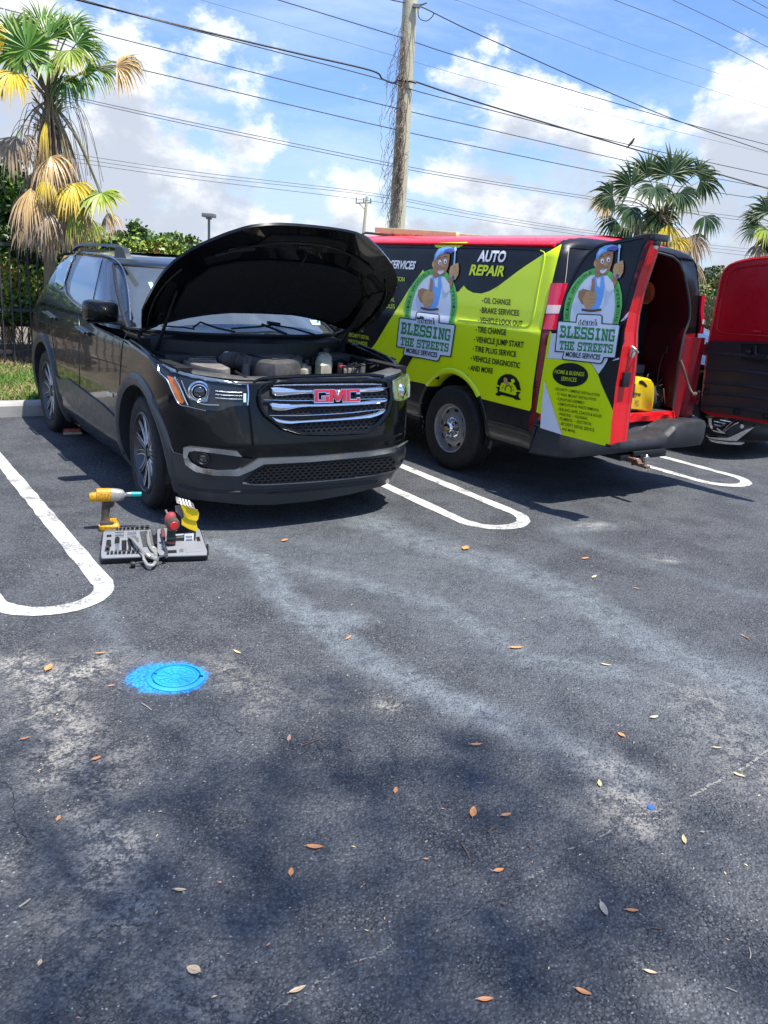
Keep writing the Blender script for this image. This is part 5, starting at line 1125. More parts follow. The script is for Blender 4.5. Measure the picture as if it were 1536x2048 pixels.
# cab (mostly hidden by the black car): bonnet, windscreen, cab side
mb = MB(); mb.loft([[(-3.3, -w, z) for w, z in ((.95, .42), (.985, .9), (.97, 1.4), (.88, 1.95))]+[(-3.3, w, z) for w, z in ((.88, 1.95), (.97, 1.4), (.985, .9), (.95, .42))],
    [(-3.75, -w, z) for w, z in ((.95, .42), (.98, .9), (.95, 1.35), (.80, 1.75))]+[(-3.75, w, z) for w, z in ((.80, 1.75), (.95, 1.35), (.98, .9), (.95, .42))],
    [(-4.25, -w, z) for w, z in ((.90, .42), (.93, .8), (.90, 1.12), (.80, 1.18))]+[(-4.25, w, z) for w, z in ((.80, 1.18), (.90, 1.12), (.93, .8), (.90, .42))]]); mb.build('cab', MVB, van, bevel=.03)
def vd(name, pts, off, m, thick=0, cell=8, parent=van, surf=SV, **kw): return drape(name, pts, surf, off, m, parent, thick, cell, **kw)
# --- lime areas, cut round the wheel arch
ARC = [c5(345, 585), c5(380, 525), c5(430, 475), c5(490, 450), c5(560, 440), c5(630, 452), c5(700, 495), c5(760, 565), c5(800, 640), c5(830, 712)]
LIME = cr(c4, [(172, 905), (240, 822), (300, 722), (400, 562), (470, 450), (556, 334), (620, 420), (790, 482), (828, 438), (850, 464), (890, 486), (945, 492), (1000, 475), (1060, 440), (1120, 395), (1190, 342), (1250, 300), (1350, 235), (1480, 163), (1455, 260), (1400, 490), (1370, 610), (1345, 740), (1318, 920), (1290, 1110)])+[c5(1278, 790), c5(1265, 822), c5(1050, 768)]+ARC[::-1]+[c5(250, 562), c5(100, 535)]
vd('lime_panel', LIME, .0025, MLIME, cell=7)
vd('lime_panel', cr(c4, [(625, 153), (855, 149), (820, 172), (780, 192), (740, 188), (700, 180), (668, 196), (640, 182)]), .0025, MLIME)
vd('black_stripe', cr(c4, [(428, 900), (500, 900), (462, 960), (432, 1015), (378, 985)]), .005, MTXB)
# pressed panel outlines
vline = lambda nm, pts, r_, m_, off=.001: pxtube(nm, pts, r_, m_, off, SV, van)
vline('panel_crease', cr(c4, [(1340, 205), (1368, 225), (1362, 300), (1335, 430), (1312, 560), (1290, 660), (1265, 700), (1238, 712)]), .004, MLIME, .004)
vline('panel_crease', cr(c4, [(790, 665), (900, 676), (1050, 693), (1160, 706), (1238, 713)]), .0035, MLIME, .004)
vline('panel_crease', cr(c4, [(300, 180), (600, 186), (900, 190), (1200, 196), (1310, 202), (1345, 208)]), .004, MVB, .002)
vline('panel_crease', cr(c4, [(240, 585), (300, 600), (350, 612)]), .004, MVB, .003)
# arch lip
def varch(r0, r1, a0, a1, m_, nm, bul=.022, flat=0):
    for s_ in (-1, 1):
        R_ = []
        for a in np.linspace(math.radians(a0), math.radians(a1), 32):
            row = []
            for r_, o_ in ((r0, -.14), (r0, .004), (r0+(r1-r0)*.3, bul), (r0+(r1-r0)*.7, bul*.8), (r1, -.002)):
                z = .40+r_*math.sin(a)*1.02; row.append((r_*math.cos(a)*1.0, s_*(float(I(z, *V_W))+o_), z))
            R_.append(row)
        MB().loft(R_, close=False, cap=False).build(nm, m_, van, True)
varch(.472, .525, 41, 139, MLIME, 'arch_lip'); varch(.472, .51, -12, 41, MVLB, 'arch_lip', .012); varch(.472, .51, 139, 192, MVLB, 'arch_lip', .012)
mb = MB()
for s_ in (-1, 1):
    M = Matrix.Translation((0, s_*.55, .40)) @ Matrix.Rotation(PI/2, 4, 'X'); mb.lathe([(.05, 0), (.485, 0), (.485, -.40*s_)], M, 36, -.15, PI+.15)
mb.box((-1.6, 0, .46), (2.1, 1.75, .22)); mb.box((.82, 0, .50), (.5, 1.7, .18)); mb.box((0, 0, .52), (1.2, 1.05, .2)); mb.build('underbody', MPLB, van)
vline('rocker_trim', [c5(895, 905), c5(1000, 930), c5(1130, 962), c5(1240, 1000)], .004, MVLB, .006); vline('rocker_trim', [c5(200, 850), c5(250, 862), c5(300, 872)], .005, MMET, .004)
vline('rocker_trim', [c5(200, 725), c5(250, 742), c5(300, 755)], .004, MVLB, .006)
# red strip between side and rear door, and the dark rounded rear pillar
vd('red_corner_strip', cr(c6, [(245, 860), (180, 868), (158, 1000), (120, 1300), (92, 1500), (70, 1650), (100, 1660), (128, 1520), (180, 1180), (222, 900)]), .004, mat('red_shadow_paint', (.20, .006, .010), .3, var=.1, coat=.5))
# tail lamps
MTL = mat('tail_lens_red', (.62, .012, .045), .12, var=.25, scale=40, coat=1.); MTLW = mat('tail_lens_clear', (.62, .52, .50), .15, var=.2, scale=40, coat=1.)
vd('tail_lamp', cr(c6, [(248, 500), (372, 498), (355, 570), (318, 720), (292, 830), (284, 866), (182, 866), (196, 790), (212, 700), (226, 620)]), .012, MTL, .012, 6)
vd('tail_lamp_band', cr(c6, [(222, 672), (330, 672), (314, 738), (208, 738)]), .0145, MTLW, .0025, 6)
mb = MB(); mb.loft([[(1.05+du, v-.03*(z > 1.5), z) for du, v in ((-.06, .96-.1*(z-1.38)), (.02, .985-.12*(z-1.38)), (.07, .965-.12*(z-1.38)), (.07, .92-.12*(z-1.38)))] for z in (1.37, 1.47, 1.57, 1.70)]); mb.build('tail_lamp', MTL, van, True)
MB().loft([[(1.055+du, v+.002, z) for du, v in ((-.06, .96), (.02, .978), (.072, .955), (.072, .91))] for z in (1.455, 1.495)]).build('tail_lamp_band', MTLW, van, True)

# --- printed matter.  P(x, y): position in the enlarged view of the side panel; carried onto the door by an affine map
def text(s, bl, br, tl, P, surf, off, m_, par, bold=.012): return lettering(s, P(*bl), P(*br), P(*tl), surf, off+.003, m_, par, bold)
class Print:
    def __init__(s, P, surf, par, cell=8, base=.006): s.P = P; s.surf = surf; s.par = par; s.cell = cell; s.k = base
    def poly(s, name, pts, m_, lift=0.): return drape(name, [s.P(*p) for p in pts], s.surf, s.k+lift, m_, s.par, 0, s.cell)
    def blob(s, name, cx, cy, rx, ry, m_, lift=0., rot=0, n=18): 
        return s.poly(name, [(cx+rx*math.cos(t)*math.cos(rot)-ry*math.sin(t)*math.sin(rot), cy+rx*math.cos(t)*math.sin(rot)+ry*math.sin(t)*math.cos(rot)) for t in np.linspace(0, 2*PI, n+1)[:-1]], m_, lift)
    def line(s, name, pts, w, m_, lift=0.):
        S_ = np.array(spline([(*p, 0) for p in pts], 4))[:, :2]; T = np.gradient(S_, axis=0); T /= np.hypot(*T.T)[:, None]+1e-9; N = np.stack([-T[:, 1], T[:, 0]], 1)*w/2
        return s.poly(name, [tuple(p) for p in S_+N]+[tuple(p) for p in (S_-N)[::-1]], m_, lift)
MSK = mat('print_brown', (.42, .20, .08), .4, var=.15, scale=30); MSKL = mat('print_tan', (.58, .33, .13), .4, var=.12, scale=30); MBLU = mat('print_blue', (.16, .42, .88), .4, var=.15, scale=30); MDBL = mat('print_dark_blue', (.09, .10, .35), .4, var=.1); MLBL = mat('print_pale_blue', (.42, .62, .85), .4, var=.05)
def emblem(P, surf, par, cell):
    em = bpy.data.objects.new('emblem', None); COL.objects.link(em); em.parent = par; g = Print(P, surf, em, cell)
    outer = [(434, 660), (434, 600), (442, 540), (458, 485), (485, 430), (520, 385), (560, 350), (610, 328), (665, 326), (710, 345), (748, 385), (772, 440), (786, 510), (786, 580), (774, 650), (758, 715)]
    inner = [(722, 710), (738, 640), (745, 570), (742, 500), (728, 445), (706, 400), (675, 375), (640, 366), (600, 372), (565, 398), (535, 435), (508, 485), (488, 545), (477, 600), (474, 660)]
    g.poly('ring', outer+inner, MGRL); g.poly('ring_ground', inner, MWHW, .001)
    # words round the ring, letter by letter
    mid = np.array(spline([((a[0]+b[0])/2, (a[1]+b[1])/2, 0) for a, b in zip(outer, inner[::-1]+[inner[0]])], 8))[:, :2]
    L = np.concatenate([[0], np.cumsum(np.hypot(*np.diff(mid, axis=0).T))]); tot = L[-1]
    def at_len(t): return np.array([np.interp(t, L, mid[:, 0]), np.interp(t, L, mid[:, 1])])
    for word, a, b_, out in (('RELIABLE', .02, .19, 1), ('AFFORDABLE', .22, .44, 1), ('&', .52, .545, 1), ('PROFESSIONAL', .62, .97, 1)):
        for i, ch in enumerate(word):
            t = (a+(b_-a)*(i+.5)/len(word))*tot; c = at_len(t); d = at_len(t+3)-at_len(t-3); d /= np.hypot(*d); nrm = np.array([d[1], -d[0]]); w = (b_-a)*tot/len(word)*.78; h = 19.
            lettering(ch, P(*(c-d*w/2-nrm*h/2)), P(*(c+d*w/2-nrm*h/2)), P(*(c-d*w/2+nrm*h/2)), surf, .0085, MDGR, em, .006)
    # a workman giving a thumbs-up and holding up a spanner
    fig = bpy.data.objects.new('workman_print', None); COL.objects.link(fig); fig.parent = par; h = Print(P, surf, fig, cell, .0085)
    h.poly('shirt', [(555, 425), (600, 388), (640, 372), (700, 380), (735, 425), (742, 470), (715, 492), (695, 480), (668, 605), (545, 600), (560, 500), (530, 470)], MWHW)
    h.poly('overalls', [(612, 385), (632, 380), (640, 440), (655, 455), (662, 400), (660, 375), (680, 378), (684, 440), (676, 500), (662, 560), (640, 600), (560, 590), (600, 520), (612, 450)], MBLU, .0007)
    h.poly('neck', [(628, 345), (670, 350), (668, 378), (640, 392), (625, 378)], MSK, .0008)
    h.poly('face', [(622, 285), (634, 262), (700, 222), (738, 228), (736, 262), (728, 310), (715, 345), (688, 372), (655, 376), (635, 350), (625, 320)], MSK, .0012); h.blob('ear', 628, 300, 8, 16, MSKL, .0014)
    h.poly('cap', [(634, 272), (638, 235), (656, 204), (690, 186), (730, 182), (762, 192), (772, 208), (750, 224), (735, 216), (700, 222), (665, 240), (645, 262)], MBLU, .0019)
    h.poly('cap_brim', [(700, 205), (735, 192), (768, 196), (772, 210), (748, 226), (728, 218), (700, 222)], MDBL, .0024); h.poly('cap_panel', [(645, 250), (650, 222), (672, 204), (680, 214), (662, 236)], MLBL, .0024)
    for x, y in ((672, 285), (708, 278)): h.blob('eye', x, y, 11, 17, MTXW, .0019); h.blob('pupil', x+2, y+4, 4.5, 7, MTXB, .0026)
    h.line('brow', [(655, 262), (668, 252), (682, 256)], 4, MTXB, .0022); h.line('brow', [(698, 250), (710, 244), (722, 250)], 4, MTXB, .0022)
    h.poly('nose', [(684, 296), (700, 294), (704, 310), (690, 318), (680, 310)], MSKL, .0019); h.poly('smile', [(656, 338), (690, 336), (702, 328), (694, 352), (674, 366), (660, 356)], MTXW, .0019); h.line('lip', [(655, 337), (680, 342), (704, 326)], 3, MTXB, .0024)
    h.poly('forearm', [(700, 470), (728, 408), (738, 385), (766, 395), (752, 440), (722, 482)], MSK, .0014)
    h.poly('raised_fist', [(735, 345), (744, 312), (768, 296), (796, 288), (800, 325), (796, 365), (776, 400), (748, 400), (736, 375)], MSKL, .0019)
    for y in (318, 338, 358): h.line('finger_line', [(764, y), (780, y-4), (796, y-2)], 2.5, MSK, .0026)
    h.line('wrench', [(768, 300), (772, 250), (776, 200)], 9, MLBL, .0024); h.blob('wrench_jaw', 776, 198, 9, 14, MLBL, .0026); h.blob('wrench_end', 762, 385, 10, 12, MDBL, .0026)
    h.poly('sleeve', [(690, 400), (735, 425), (742, 470), (712, 494), (692, 470)], MTXW, .0016)
    h.poly('arm', [(528, 470), (555, 455), (600, 470), (560, 560), (540, 545), (524, 505)], MSK, .0014)
    h.poly('thumb_fist', [(552, 520), (570, 480), (600, 470), (632, 478), (636, 510), (622, 560), (596, 588), (568, 580), (556, 552)], MSKL, .0019); h.poly('thumb', [(600, 475), (606, 430), (608, 392), (624, 396), (626, 440), (622, 480)], MSK, .0024)
    for y in (505, 528, 550): h.line('finger_line', [(592, y), (608, y-3), (626, y)], 2.5, MSK, .0026)
    h.line('tool_belt', [(545, 588), (600, 600), (664, 596)], 14, mat('print_belt', (.12, .05, .03), .5, var=.2), .0022)
    # name plate
    pl = [(525, 612), (662, 628), (672, 640), (670, 684), (770, 697), (779, 708), (748, 916), (680, 908), (668, 938), (655, 946), (430, 904), (424, 892), (434, 856), (380, 849), (400, 656), (410, 650), (508, 664), (514, 622)]
    C0 = np.array((580, 780)); g.poly('name_plate_edge', pl, MDGR, .0050)
    ins = []
    A = np.array(pl, float); nL = len(A)
    for i in range(nL):
        d0 = A[i]-A[i-1]; d1 = A[(i+1) % nL]-A[i]; n0 = np.array([-d0[1], d0[0]])/np.hypot(*d0); n1 = np.array([-d1[1], d1[0]])/np.hypot(*d1); nn = n0+n1; nn = nn/max(.4, (nn@nn)/2); ins.append(tuple(A[i]+nn*7))
    g.poly('name_plate', ins, MWHW, .0058); o_ = .0064+.006
    slab_text('BLESSING', (411, 756), (744, 806), (418, 684), P, surf, o_, em, MGRN)
    slab_text('THE STREETS', (408, 834), (732, 880), (413, 782), P, surf, o_, em, MGRN)
    text('MOBILE SERVICES', (448, 884), (655, 918), (453, 851), P, surf, o_, MTXB, em, .018)
    for i, x in enumerate(range(530, 645, 9)):   # little tools standing on the plate
        y0 = 690+(x-530)*.08; hh = (26, 34, 22, 30, 38, 24, 32)[i % 7]; g.line('tool_mark', [(x, y0), (x+(i % 3-1)*3, y0-hh/2), (x+1, y0-hh)], 4, MTXB, .0068)
        if i % 2: g.blob('tool_mark', x+1, y0-hh, 5, 4, MTXB, .0070, n=8)
    return em
SLAB = {}
def glyph(ch):
    """block letters with slab feet, as bars (x0, y0, x1, y1, thickness)"""
    v, H = .24, .21
    R = lambda x0, y0, x1, y1: [(x0, y0), (x1, y0), (x1, y1), (x0, y1)]
    st = lambda x0, x1: [R(x0, 0, x1, 1)]
    feet = lambda x0, x1, y: [R(x0, y, x1, y+H)]
    if ch == 'B': return [R(.12, 0, .36, 1), R(0, 0, .75, H), R(0, 1-H, .72, 1), R(.3, .42, .75, .58), [(.62, 1), (.84, .9), (.90, .76), (.84, .58), (.70, .5), (.60, .56), (.64, .62), (.66, .76), (.6, .84)], [(.62, 0), (.88, .1), (.95, .27), (.88, .42), (.72, .52), (.6, .46), (.68, .38), (.70, .26), (.6, .16)]]
    if ch == 'L': return [R(.14, 0, .40, 1), R(0, 1-H, .56, 1), R(0, 0, .92, H), R(.72, 0, .92, .42)]
    if ch == 'E': return [R(.12, 0, .38, 1), R(0, 0, .92, H), R(0, 1-H, .90, 1), R(.3, .42, .66, .58), R(.72, 0, .92, .36), R(.70, .66, .90, 1), R(.56, .34, .68, .66)]
    if ch == 'S': return [R(.10, 0, .84, .19), R(.12, .81, .86, 1), R(.12, .41, .84, .60), R(.04, .50, .30, .9), R(.68, .1, .94, .5), R(.02, 0, .2, .34), R(.76, .66, .94, 1)]
    if ch == 'I': return [R(.34, 0, .62, 1), R(.16, 0, .80, H), R(.16, 1-H, .80, 1)]
    if ch == 'N': return [R(.10, 0, .32, 1), R(.68, 0, .90, 1), [(.10, 1), (.36, 1), (.90, 0), (.66, 0)], R(0, 0, .44, H), R(0, 1-H, .3, 1), R(.56, 1-H, 1., 1)]
    if ch == 'G': return [R(.12, 0, .86, .19), R(.12, .81, .80, 1), R(.04, .1, .31, .9), R(.66, 0, .90, .5), R(.50, .38, .96, .52), R(.72, .64, .90, 1)]
    if ch == 'T': return [R(.36, 0, .62, 1), R(.02, .80, .96, 1), R(.02, .60, .2, 1), R(.78, .60, .96, 1), R(.2, 0, .78, H)]
    if ch == 'H': return [R(.10, 0, .34, 1), R(.64, 0, .88, 1), R(.3, .42, .7, .58), R(0, 0, .44, H), R(0, 1-H, .44, 1), R(.54, 0, .98, H), R(.54, 1-H, .98, 1)]
    if ch == 'R': return [R(.12, 0, .36, 1), R(0, 0, .48, H), R(0, 1-H, .72, 1), R(.3, .40, .75, .56), [(.62, 1), (.86, .9), (.92, .73), (.86, .52), (.70, .44), (.60, .5), (.66, .6), (.68, .73), (.6, .84)], [(.50, .46), (.72, .46), (.96, 0), (.68, 0)]]
    return []
def slab_text(s, bl, br, tl, P, surf, off, par, m_):
    adv = [.55 if c == ' ' else 1. for c in s]; tot = sum(adv); x = 0; bl, br, tl = map(np.array, (bl, br, tl)); V = []; F = []
    for c, a in zip(s, adv):
        for j, poly in enumerate(glyph(c)):
            q = [bl+(br-bl)*((x+px_*1.0)/tot)+(tl-bl)*(py_*1.10-.05) for px_, py_ in poly]; v_, f_ = drape_geo([P(*p) for p in q], surf, off+j*.0002, 0, 12.); b = len(V); V += v_; F += [tuple(i+b for i in f) for f in f_]
        x += a
    return mk('lettering', V, F, m_, par)
def on_side(x, y): return c4(x, y)
emblem(on_side, SV, van, 8.)
T = lambda s, bl, br, tl, m_, bold=.012: text(s, bl, br, tl, c4, SV, .006, m_, van, bold)
T('AUTO', (920, 276), (1105, 281), (938, 204), MTXW, .035); T('REPAIR', (866, 366), (1098, 376), (886, 297), MTXY, .035)
for s, a, b_, c_ in (('OIL CHANGE', (965, 556), (1143, 570), (967, 521)), ('BRAKE SERVICES', (950, 621), (1199, 641), (952, 586)), ('VEHICLE LOCK OUT', (938, 688), (1222, 713), (941, 652)), ('TIRE CHANGE', (923, 750), (1113, 770), (925, 713)),
                     ('VEHICLE JUMP START', (912, 815), (1230, 853), (915, 779)), ('TIRE PLUG SERVICE', (903, 877), (1180, 915), (906, 843)), ('VEHICLE DIAGNOSTIC', (890, 940), (1206, 990), (893, 906)), ('AND MORE', (874, 1004), (1024, 1026), (877, 971))):
    T(s, a, b_, (c_[0], c_[1]-4), MTXB, .022); Print(c4, SV, van, 8., .006).blob('bullet', a[0]-10, a[1]-16, 4, 5, MTXB, n=8)
T('SERVICES', (334, 322), (500, 330), (350, 268), MTXW, .035)
for s, a, b_, c_ in (('SECURITY CAMERAS INSTALLATION', (40, 388), (436, 412), (40, 358)), ('TV WALL MOUNT INSTALLATION', (30, 432), (384, 455), (30, 404)), ('DEMOLITION & WASTE REMOVAL', (10, 520), (371, 546), (10, 492)), ('SEALING GAPS, CRACKS & HOLES', (-30, 565), (371, 592), (-30, 536)),
                     ('PLUMBING & ELECTRICAL', (-60, 728), (160, 746), (-60, 706)), ('SECURITY DETAIL', (62, 776), (200, 800), (63, 752)), ('SERVICE & MORE', (60, 818), (187, 838), (61, 795))): T(s, a, b_, c_, MTXY, .014)
# car-and-spanner emblem over the sill
g = Print(c4, SV, van, 8.); g.poly('service_emblem', [(1052, 1098), (1058, 1068), (1080, 1042), (1110, 1029), (1145, 1030), (1178, 1050), (1200, 1085), (1212, 1140), (1185, 1135), (1172, 1105), (1150, 1085), (1110, 1080), (1080, 1088), (1072, 1108)], MTXB)
g.poly('service_emblem', [(1042, 1115), (1068, 1112), (1072, 1128), (1062, 1140), (1078, 1146), (1170, 1172), (1182, 1165), (1178, 1150), (1192, 1146), (1210, 1150), (1195, 1168), (1196, 1185), (1212, 1196), (1195, 1203), (1172, 1198), (1160, 1188), (1080, 1168), (1068, 1176), (1045, 1170), (1042, 1158), (1056, 1150), (1056, 1128)], MTXB)
g.poly('service_emblem', [(1095, 1068), (1100, 1050), (1118, 1056), (1124, 1075), (1118, 1098), (1104, 1096)], MSKL, .001); g.poly('service_emblem', [(1146, 1064), (1166, 1060), (1172, 1080), (1158, 1092), (1148, 1084)], MLIME, .001)
g.line('service_emblem', [(1106, 1140), (1108, 1118), (1122, 1106), (1140, 1112), (1146, 1132), (1144, 1148)], 6, MTXB); g.blob('service_emblem', 1124, 1098, 15, 7, MSKL, .001)
for x, y in ((1088, 1122), (1160, 1135), (1094, 1108), (1152, 1112)): g.blob('service_emblem', x, y, 4, 4, MTXB, n=8)

# --- rear wheel: heavy duty steel wheel with a bright hub
def van_wheel():
    w = bpy.data.objects.new('wheel', None); COL.objects.link(w); w.parent = van; Rt = .387; M = Matrix.Rotation(PI/2, 4, 'X')
    prof = [(.222, -.10), (.235, -.118), (.30, -.124), (.35, -.118), (.375, -.104), (Rt, -.085)]
    for y in (-.05, -.01, .03, .07): prof += [(Rt, y-.014), (Rt-.010, y-.010), (Rt-.010, y-.004), (Rt, y)]
    prof += [(Rt, .088), (.375, .106), (.35, .118), (.30, .124), (.235, .118), (.215, .10)]
    MB().lathe(prof, M, 64).build('tyre', MTYRE, w, True)
    MST_ = mat('steel_wheel_grey', (.34, .34, .34), .45, metal=.5, var=.2, scale=14, dirt=((.09, .07, .05), .5, 8))
    prof = [(.225, .108), (.222, .118), (.212, .118), (.206, .10), (.200, .07), (.185, .062), (.165, .075), (.12, .082), (.095, .072), (.085, .05)]; rim = MB().lathe(prof, M, 48).build('rim', MST_, w, True)
    for i in range(8):
        a = 2*PI*i/8+.2; mb = MB(); mb.lathe([(0, .0765), (.8, .0765), (1, .074)], M @ Matrix.Rotation(a, 4, 'Z') @ Matrix.Translation((.163, 0, 0)) @ Matrix.Scale(.017, 4, (1, 0, 0)) @ Matrix.Scale(.030, 4, (0, 1, 0)), 16)
        o = mb.build('rim_hole', MATS['grille_void'], rim); o.data.transform(Matrix.Identity(4))
    hub = MB().lathe([(.100, .06), (.098, .088), (.084, .098), (.066, .10), (.062, .125), (.056, .142), (.048, .150), (.0, .151)], M, 40).build('hub', MCHR, rim, True)
    mb = MB()
    for i in range(8): a = 2*PI*i/8; mb.lathe([(.0, .128), (.010, .128), (.015, .118), (.016, .09)], M @ Matrix.Translation((.080*math.cos(a), .080*math.sin(a), 0)), 8)
    mb.build('hub_nut', MCHR, rim, True)['kind'] = 'stuff'
    MG_ = mat('emblem_gold', (.70, .48, .10), .35, metal=.7, var=.1)
    MB().prism([(-.034, -.008), (-.038, .008), (-.014, .008), (-.012, .016), (.015, .016), (.014, .008), (.034, .008), (.038, -.008), (.014, -.008), (.012, -.016), (-.015, -.016), (-.014, -.008)], .150, .154, M @ Matrix.Rotation(.3, 4, 'Z')).build('emblem', MG_, rim)
    return w
w0 = van_wheel(); w0.location = (0, -.855, .387); w0.rotation_euler = (0, .35, 0)
for loc, rz in (((0, .855, .387), PI), ((-3.43, -.855, .387), 0), ((-3.43, .855, .387), PI)): c = copy_tree(w0, van); c.location = loc; c.rotation_euler = (0, .2, rz)

# --- rear opening: jamb ring, seal, cargo box
WS = [(.0, 2.02), (.22, 2.013), (.38, 1.995), (.48, 1.955), (.56, 1.88), (.615, 1.80), (.66, 1.73), (.70, 1.66), (.735, 1.58), (.752, 1.49), (.735, 1.42), (.712, 1.36), (.70, 1.17), (.71, .9), (.722, .70)]
OUTR = [(.0, 2.062), (.37, 2.055), (.52, 2.035), (.62, 1.995), (.72, 1.93), (.80, 1.86), (.84, 1.78), (.875, 1.72), (.91, 1.64), (.93, 1.56), (.94, 1.49), (.955, 1.42), (.965, 1.36), (.975, 1.17), (.98, .9), (.975, .66)]
WS2 = dense2(WS, 1); OU2 = [tuple(np.array([np.interp(t, np.linspace(0, 1, len(OUTR)), [p[i] for p in OUTR]) for i in (0, 1)])) for t in np.linspace(0, 1, len(WS))]
MDRED = MATS['red_shadow_paint']
for s_ in (-1, 1):
    rings = []
    for (a, b), (c_, d_) in zip(WS, OU2):
        ur = float(I(d_, *V_UR)); rings.append([(1.085, s_*a, b), (1.10, s_*(a+.02), b+.02*(b > 1.9)), (min(ur, 1.10)-.002, s_*(a+(c_-a)*.6), b+(d_-b)*.6), (min(ur, 1.10)-.02, s_*(c_-.01), d_-.004), (ur-.16+.16*math.sin(.95)**(2/2.6)-.004, s_*(float(I(d_, *V_W))*math.cos(.95)**(2/14.)-.004 if d_ < 2.0 else c_-.005), d_)])
    lo = [r_ for r_ in rings if r_[0][2] < 1.45]; hi = [r_ for r_ in rings if r_[0][2] > 1.35]
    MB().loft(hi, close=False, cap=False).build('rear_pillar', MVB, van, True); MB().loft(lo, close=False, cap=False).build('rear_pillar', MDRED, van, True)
    MB().tube([(1.098, s_*(a+.004), b) for a, b in WS], .011, 8).build('door_seal', MATS['window_glass_dark'] if False else mat('seal_grey', (.04, .042, .045), .6, var=.1) if s_ < 0 else MATS['seal_grey'], van, True)
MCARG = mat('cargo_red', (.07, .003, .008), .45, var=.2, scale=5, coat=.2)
# inner skin follows the opening so that daylight falls off inside
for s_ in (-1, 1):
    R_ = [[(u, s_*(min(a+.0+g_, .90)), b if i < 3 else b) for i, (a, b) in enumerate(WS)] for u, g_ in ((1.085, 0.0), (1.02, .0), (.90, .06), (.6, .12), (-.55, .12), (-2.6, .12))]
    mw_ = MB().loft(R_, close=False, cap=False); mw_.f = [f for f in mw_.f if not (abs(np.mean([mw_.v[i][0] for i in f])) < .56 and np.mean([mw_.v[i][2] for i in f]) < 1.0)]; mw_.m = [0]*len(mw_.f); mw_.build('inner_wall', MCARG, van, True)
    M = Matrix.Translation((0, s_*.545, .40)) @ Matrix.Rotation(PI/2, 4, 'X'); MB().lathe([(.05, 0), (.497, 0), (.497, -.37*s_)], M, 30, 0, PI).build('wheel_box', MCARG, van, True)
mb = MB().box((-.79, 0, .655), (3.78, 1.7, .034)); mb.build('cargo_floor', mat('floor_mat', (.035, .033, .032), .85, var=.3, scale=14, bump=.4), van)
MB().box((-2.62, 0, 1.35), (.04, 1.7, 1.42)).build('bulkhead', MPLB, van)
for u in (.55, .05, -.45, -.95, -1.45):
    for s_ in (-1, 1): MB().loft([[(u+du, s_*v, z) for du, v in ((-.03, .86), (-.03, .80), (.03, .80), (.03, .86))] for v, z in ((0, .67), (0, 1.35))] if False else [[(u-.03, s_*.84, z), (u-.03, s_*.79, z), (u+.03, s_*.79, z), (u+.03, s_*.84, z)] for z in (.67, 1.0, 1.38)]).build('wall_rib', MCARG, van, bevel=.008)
# red sill with torn edge
mb = MB(); vs = np.linspace(-.74, .74, 38); mb.loft([[(1.13+.010*math.sin(v*23), v, .655+.006*math.sin(v*17)), (1.12, v, .668), (1.085+.012*math.sin(v*31), v, .6735), (1.05, v, .60), (1.13+.012*math.sin(v*19), v, .60)] for v in vs]); mb.build('door_sill', MVRED, van, True)
# pressed red inner panel beside the opening, hinge pillar and check strap
mb = MB(); mb.loft([[(1.095+du, v, z) for du, v in ((0, .735), (.03, .76), (.035, .80), (.0, .83), (.0, .87), (.045, .895), (.05, .97), (0, .99))] for z in (.62, .9, 1.2, 1.335)]); mb.build('hinge_pillar', mat('jamb_red_shaded', (.26, .006, .014), .45, var=.2, scale=9, coat=.1, dirt=((.12, .01, .012), .6, 14)), van, True)  # shade on the hinge pillar is put into its darker, blotched red
for z in (.80, 1.24): MB().box((1.15, .955, z), (.07, .06, .09)).tube([(1.17, .975, z-.06), (1.17, .975, z+.06)], .014, 8).build('door_hinge', MDRED, van, bevel=.006)
P = [at(c7(660, 985), 'V', 0, 1.11), at(c7(690, 1070), 'V', 0, 1.16), at(c7(728, 1200), 'V', 0, 1.22), at(c7(765, 1265), 'V', 0, 1.28), at(c7(790, 1262), 'V', 0, 1.30)]
MB().tube(spline(P, 6), .012, 8).tube([P[-2]-np.array([0, .02, 0]), P[-1]], .02, 8).build('check_strap', mat('strap_steel', (.10, .085, .07), .6, metal=.5, var=.3), van, True)

# --- left rear door, swung square to the body.  its skin leans in above the waist
def d_lean(z): return np.interp(z, [.5, 1.35, 1.7, 2.1], [0, 0, .045, .105])
def LDs(px):
    px = np.atleast_2d(np.asarray(px, float)); z = np.full(len(px), 1.2); O, Dr = ray(px, 'V')
    for _ in range(6): v = -1.0+d_lean(z); t = (v-O[1])/Dr[:, 1]; X = O+Dr*t[:, None]; z = X[:, 2]
    N = np.tile(np.array([0, -1., .06]), (len(X), 1)); return X, N/np.linalg.norm(N[0])
ld = bpy.data.objects.new('rear_door', None); COL.objects.link(ld); ld.parent = van; ld['label'] = 'open left rear door with lime and white advertising wrap'
DOUT = cr(c6, [(160, 1640), (165, 1528), (130, 1516), (150, 1380), (192, 1120), (222, 930), (240, 868), (283, 868), (290, 810), (300, 760), (338, 620), (380, 500), (430, 395), (490, 300), (550, 235), (600, 200), (640, 186), (800, 150), (1000, 116), (1060, 104), (1038, 160), (1000, 270), (960, 380), (910, 545), (860, 720), (825, 880), (805, 1000), (780, 1150), (755, 1300), (735, 1450), (720, 1600), (707, 1790), (420, 1716)])
drape('door_skin', DOUT, LDs, 0, MVB, ld, .02, 9)
def dd(name, pts, off, m_, cell=9): return drape(name, cr(c6, pts), LDs, off, m_, ld, 0, cell)
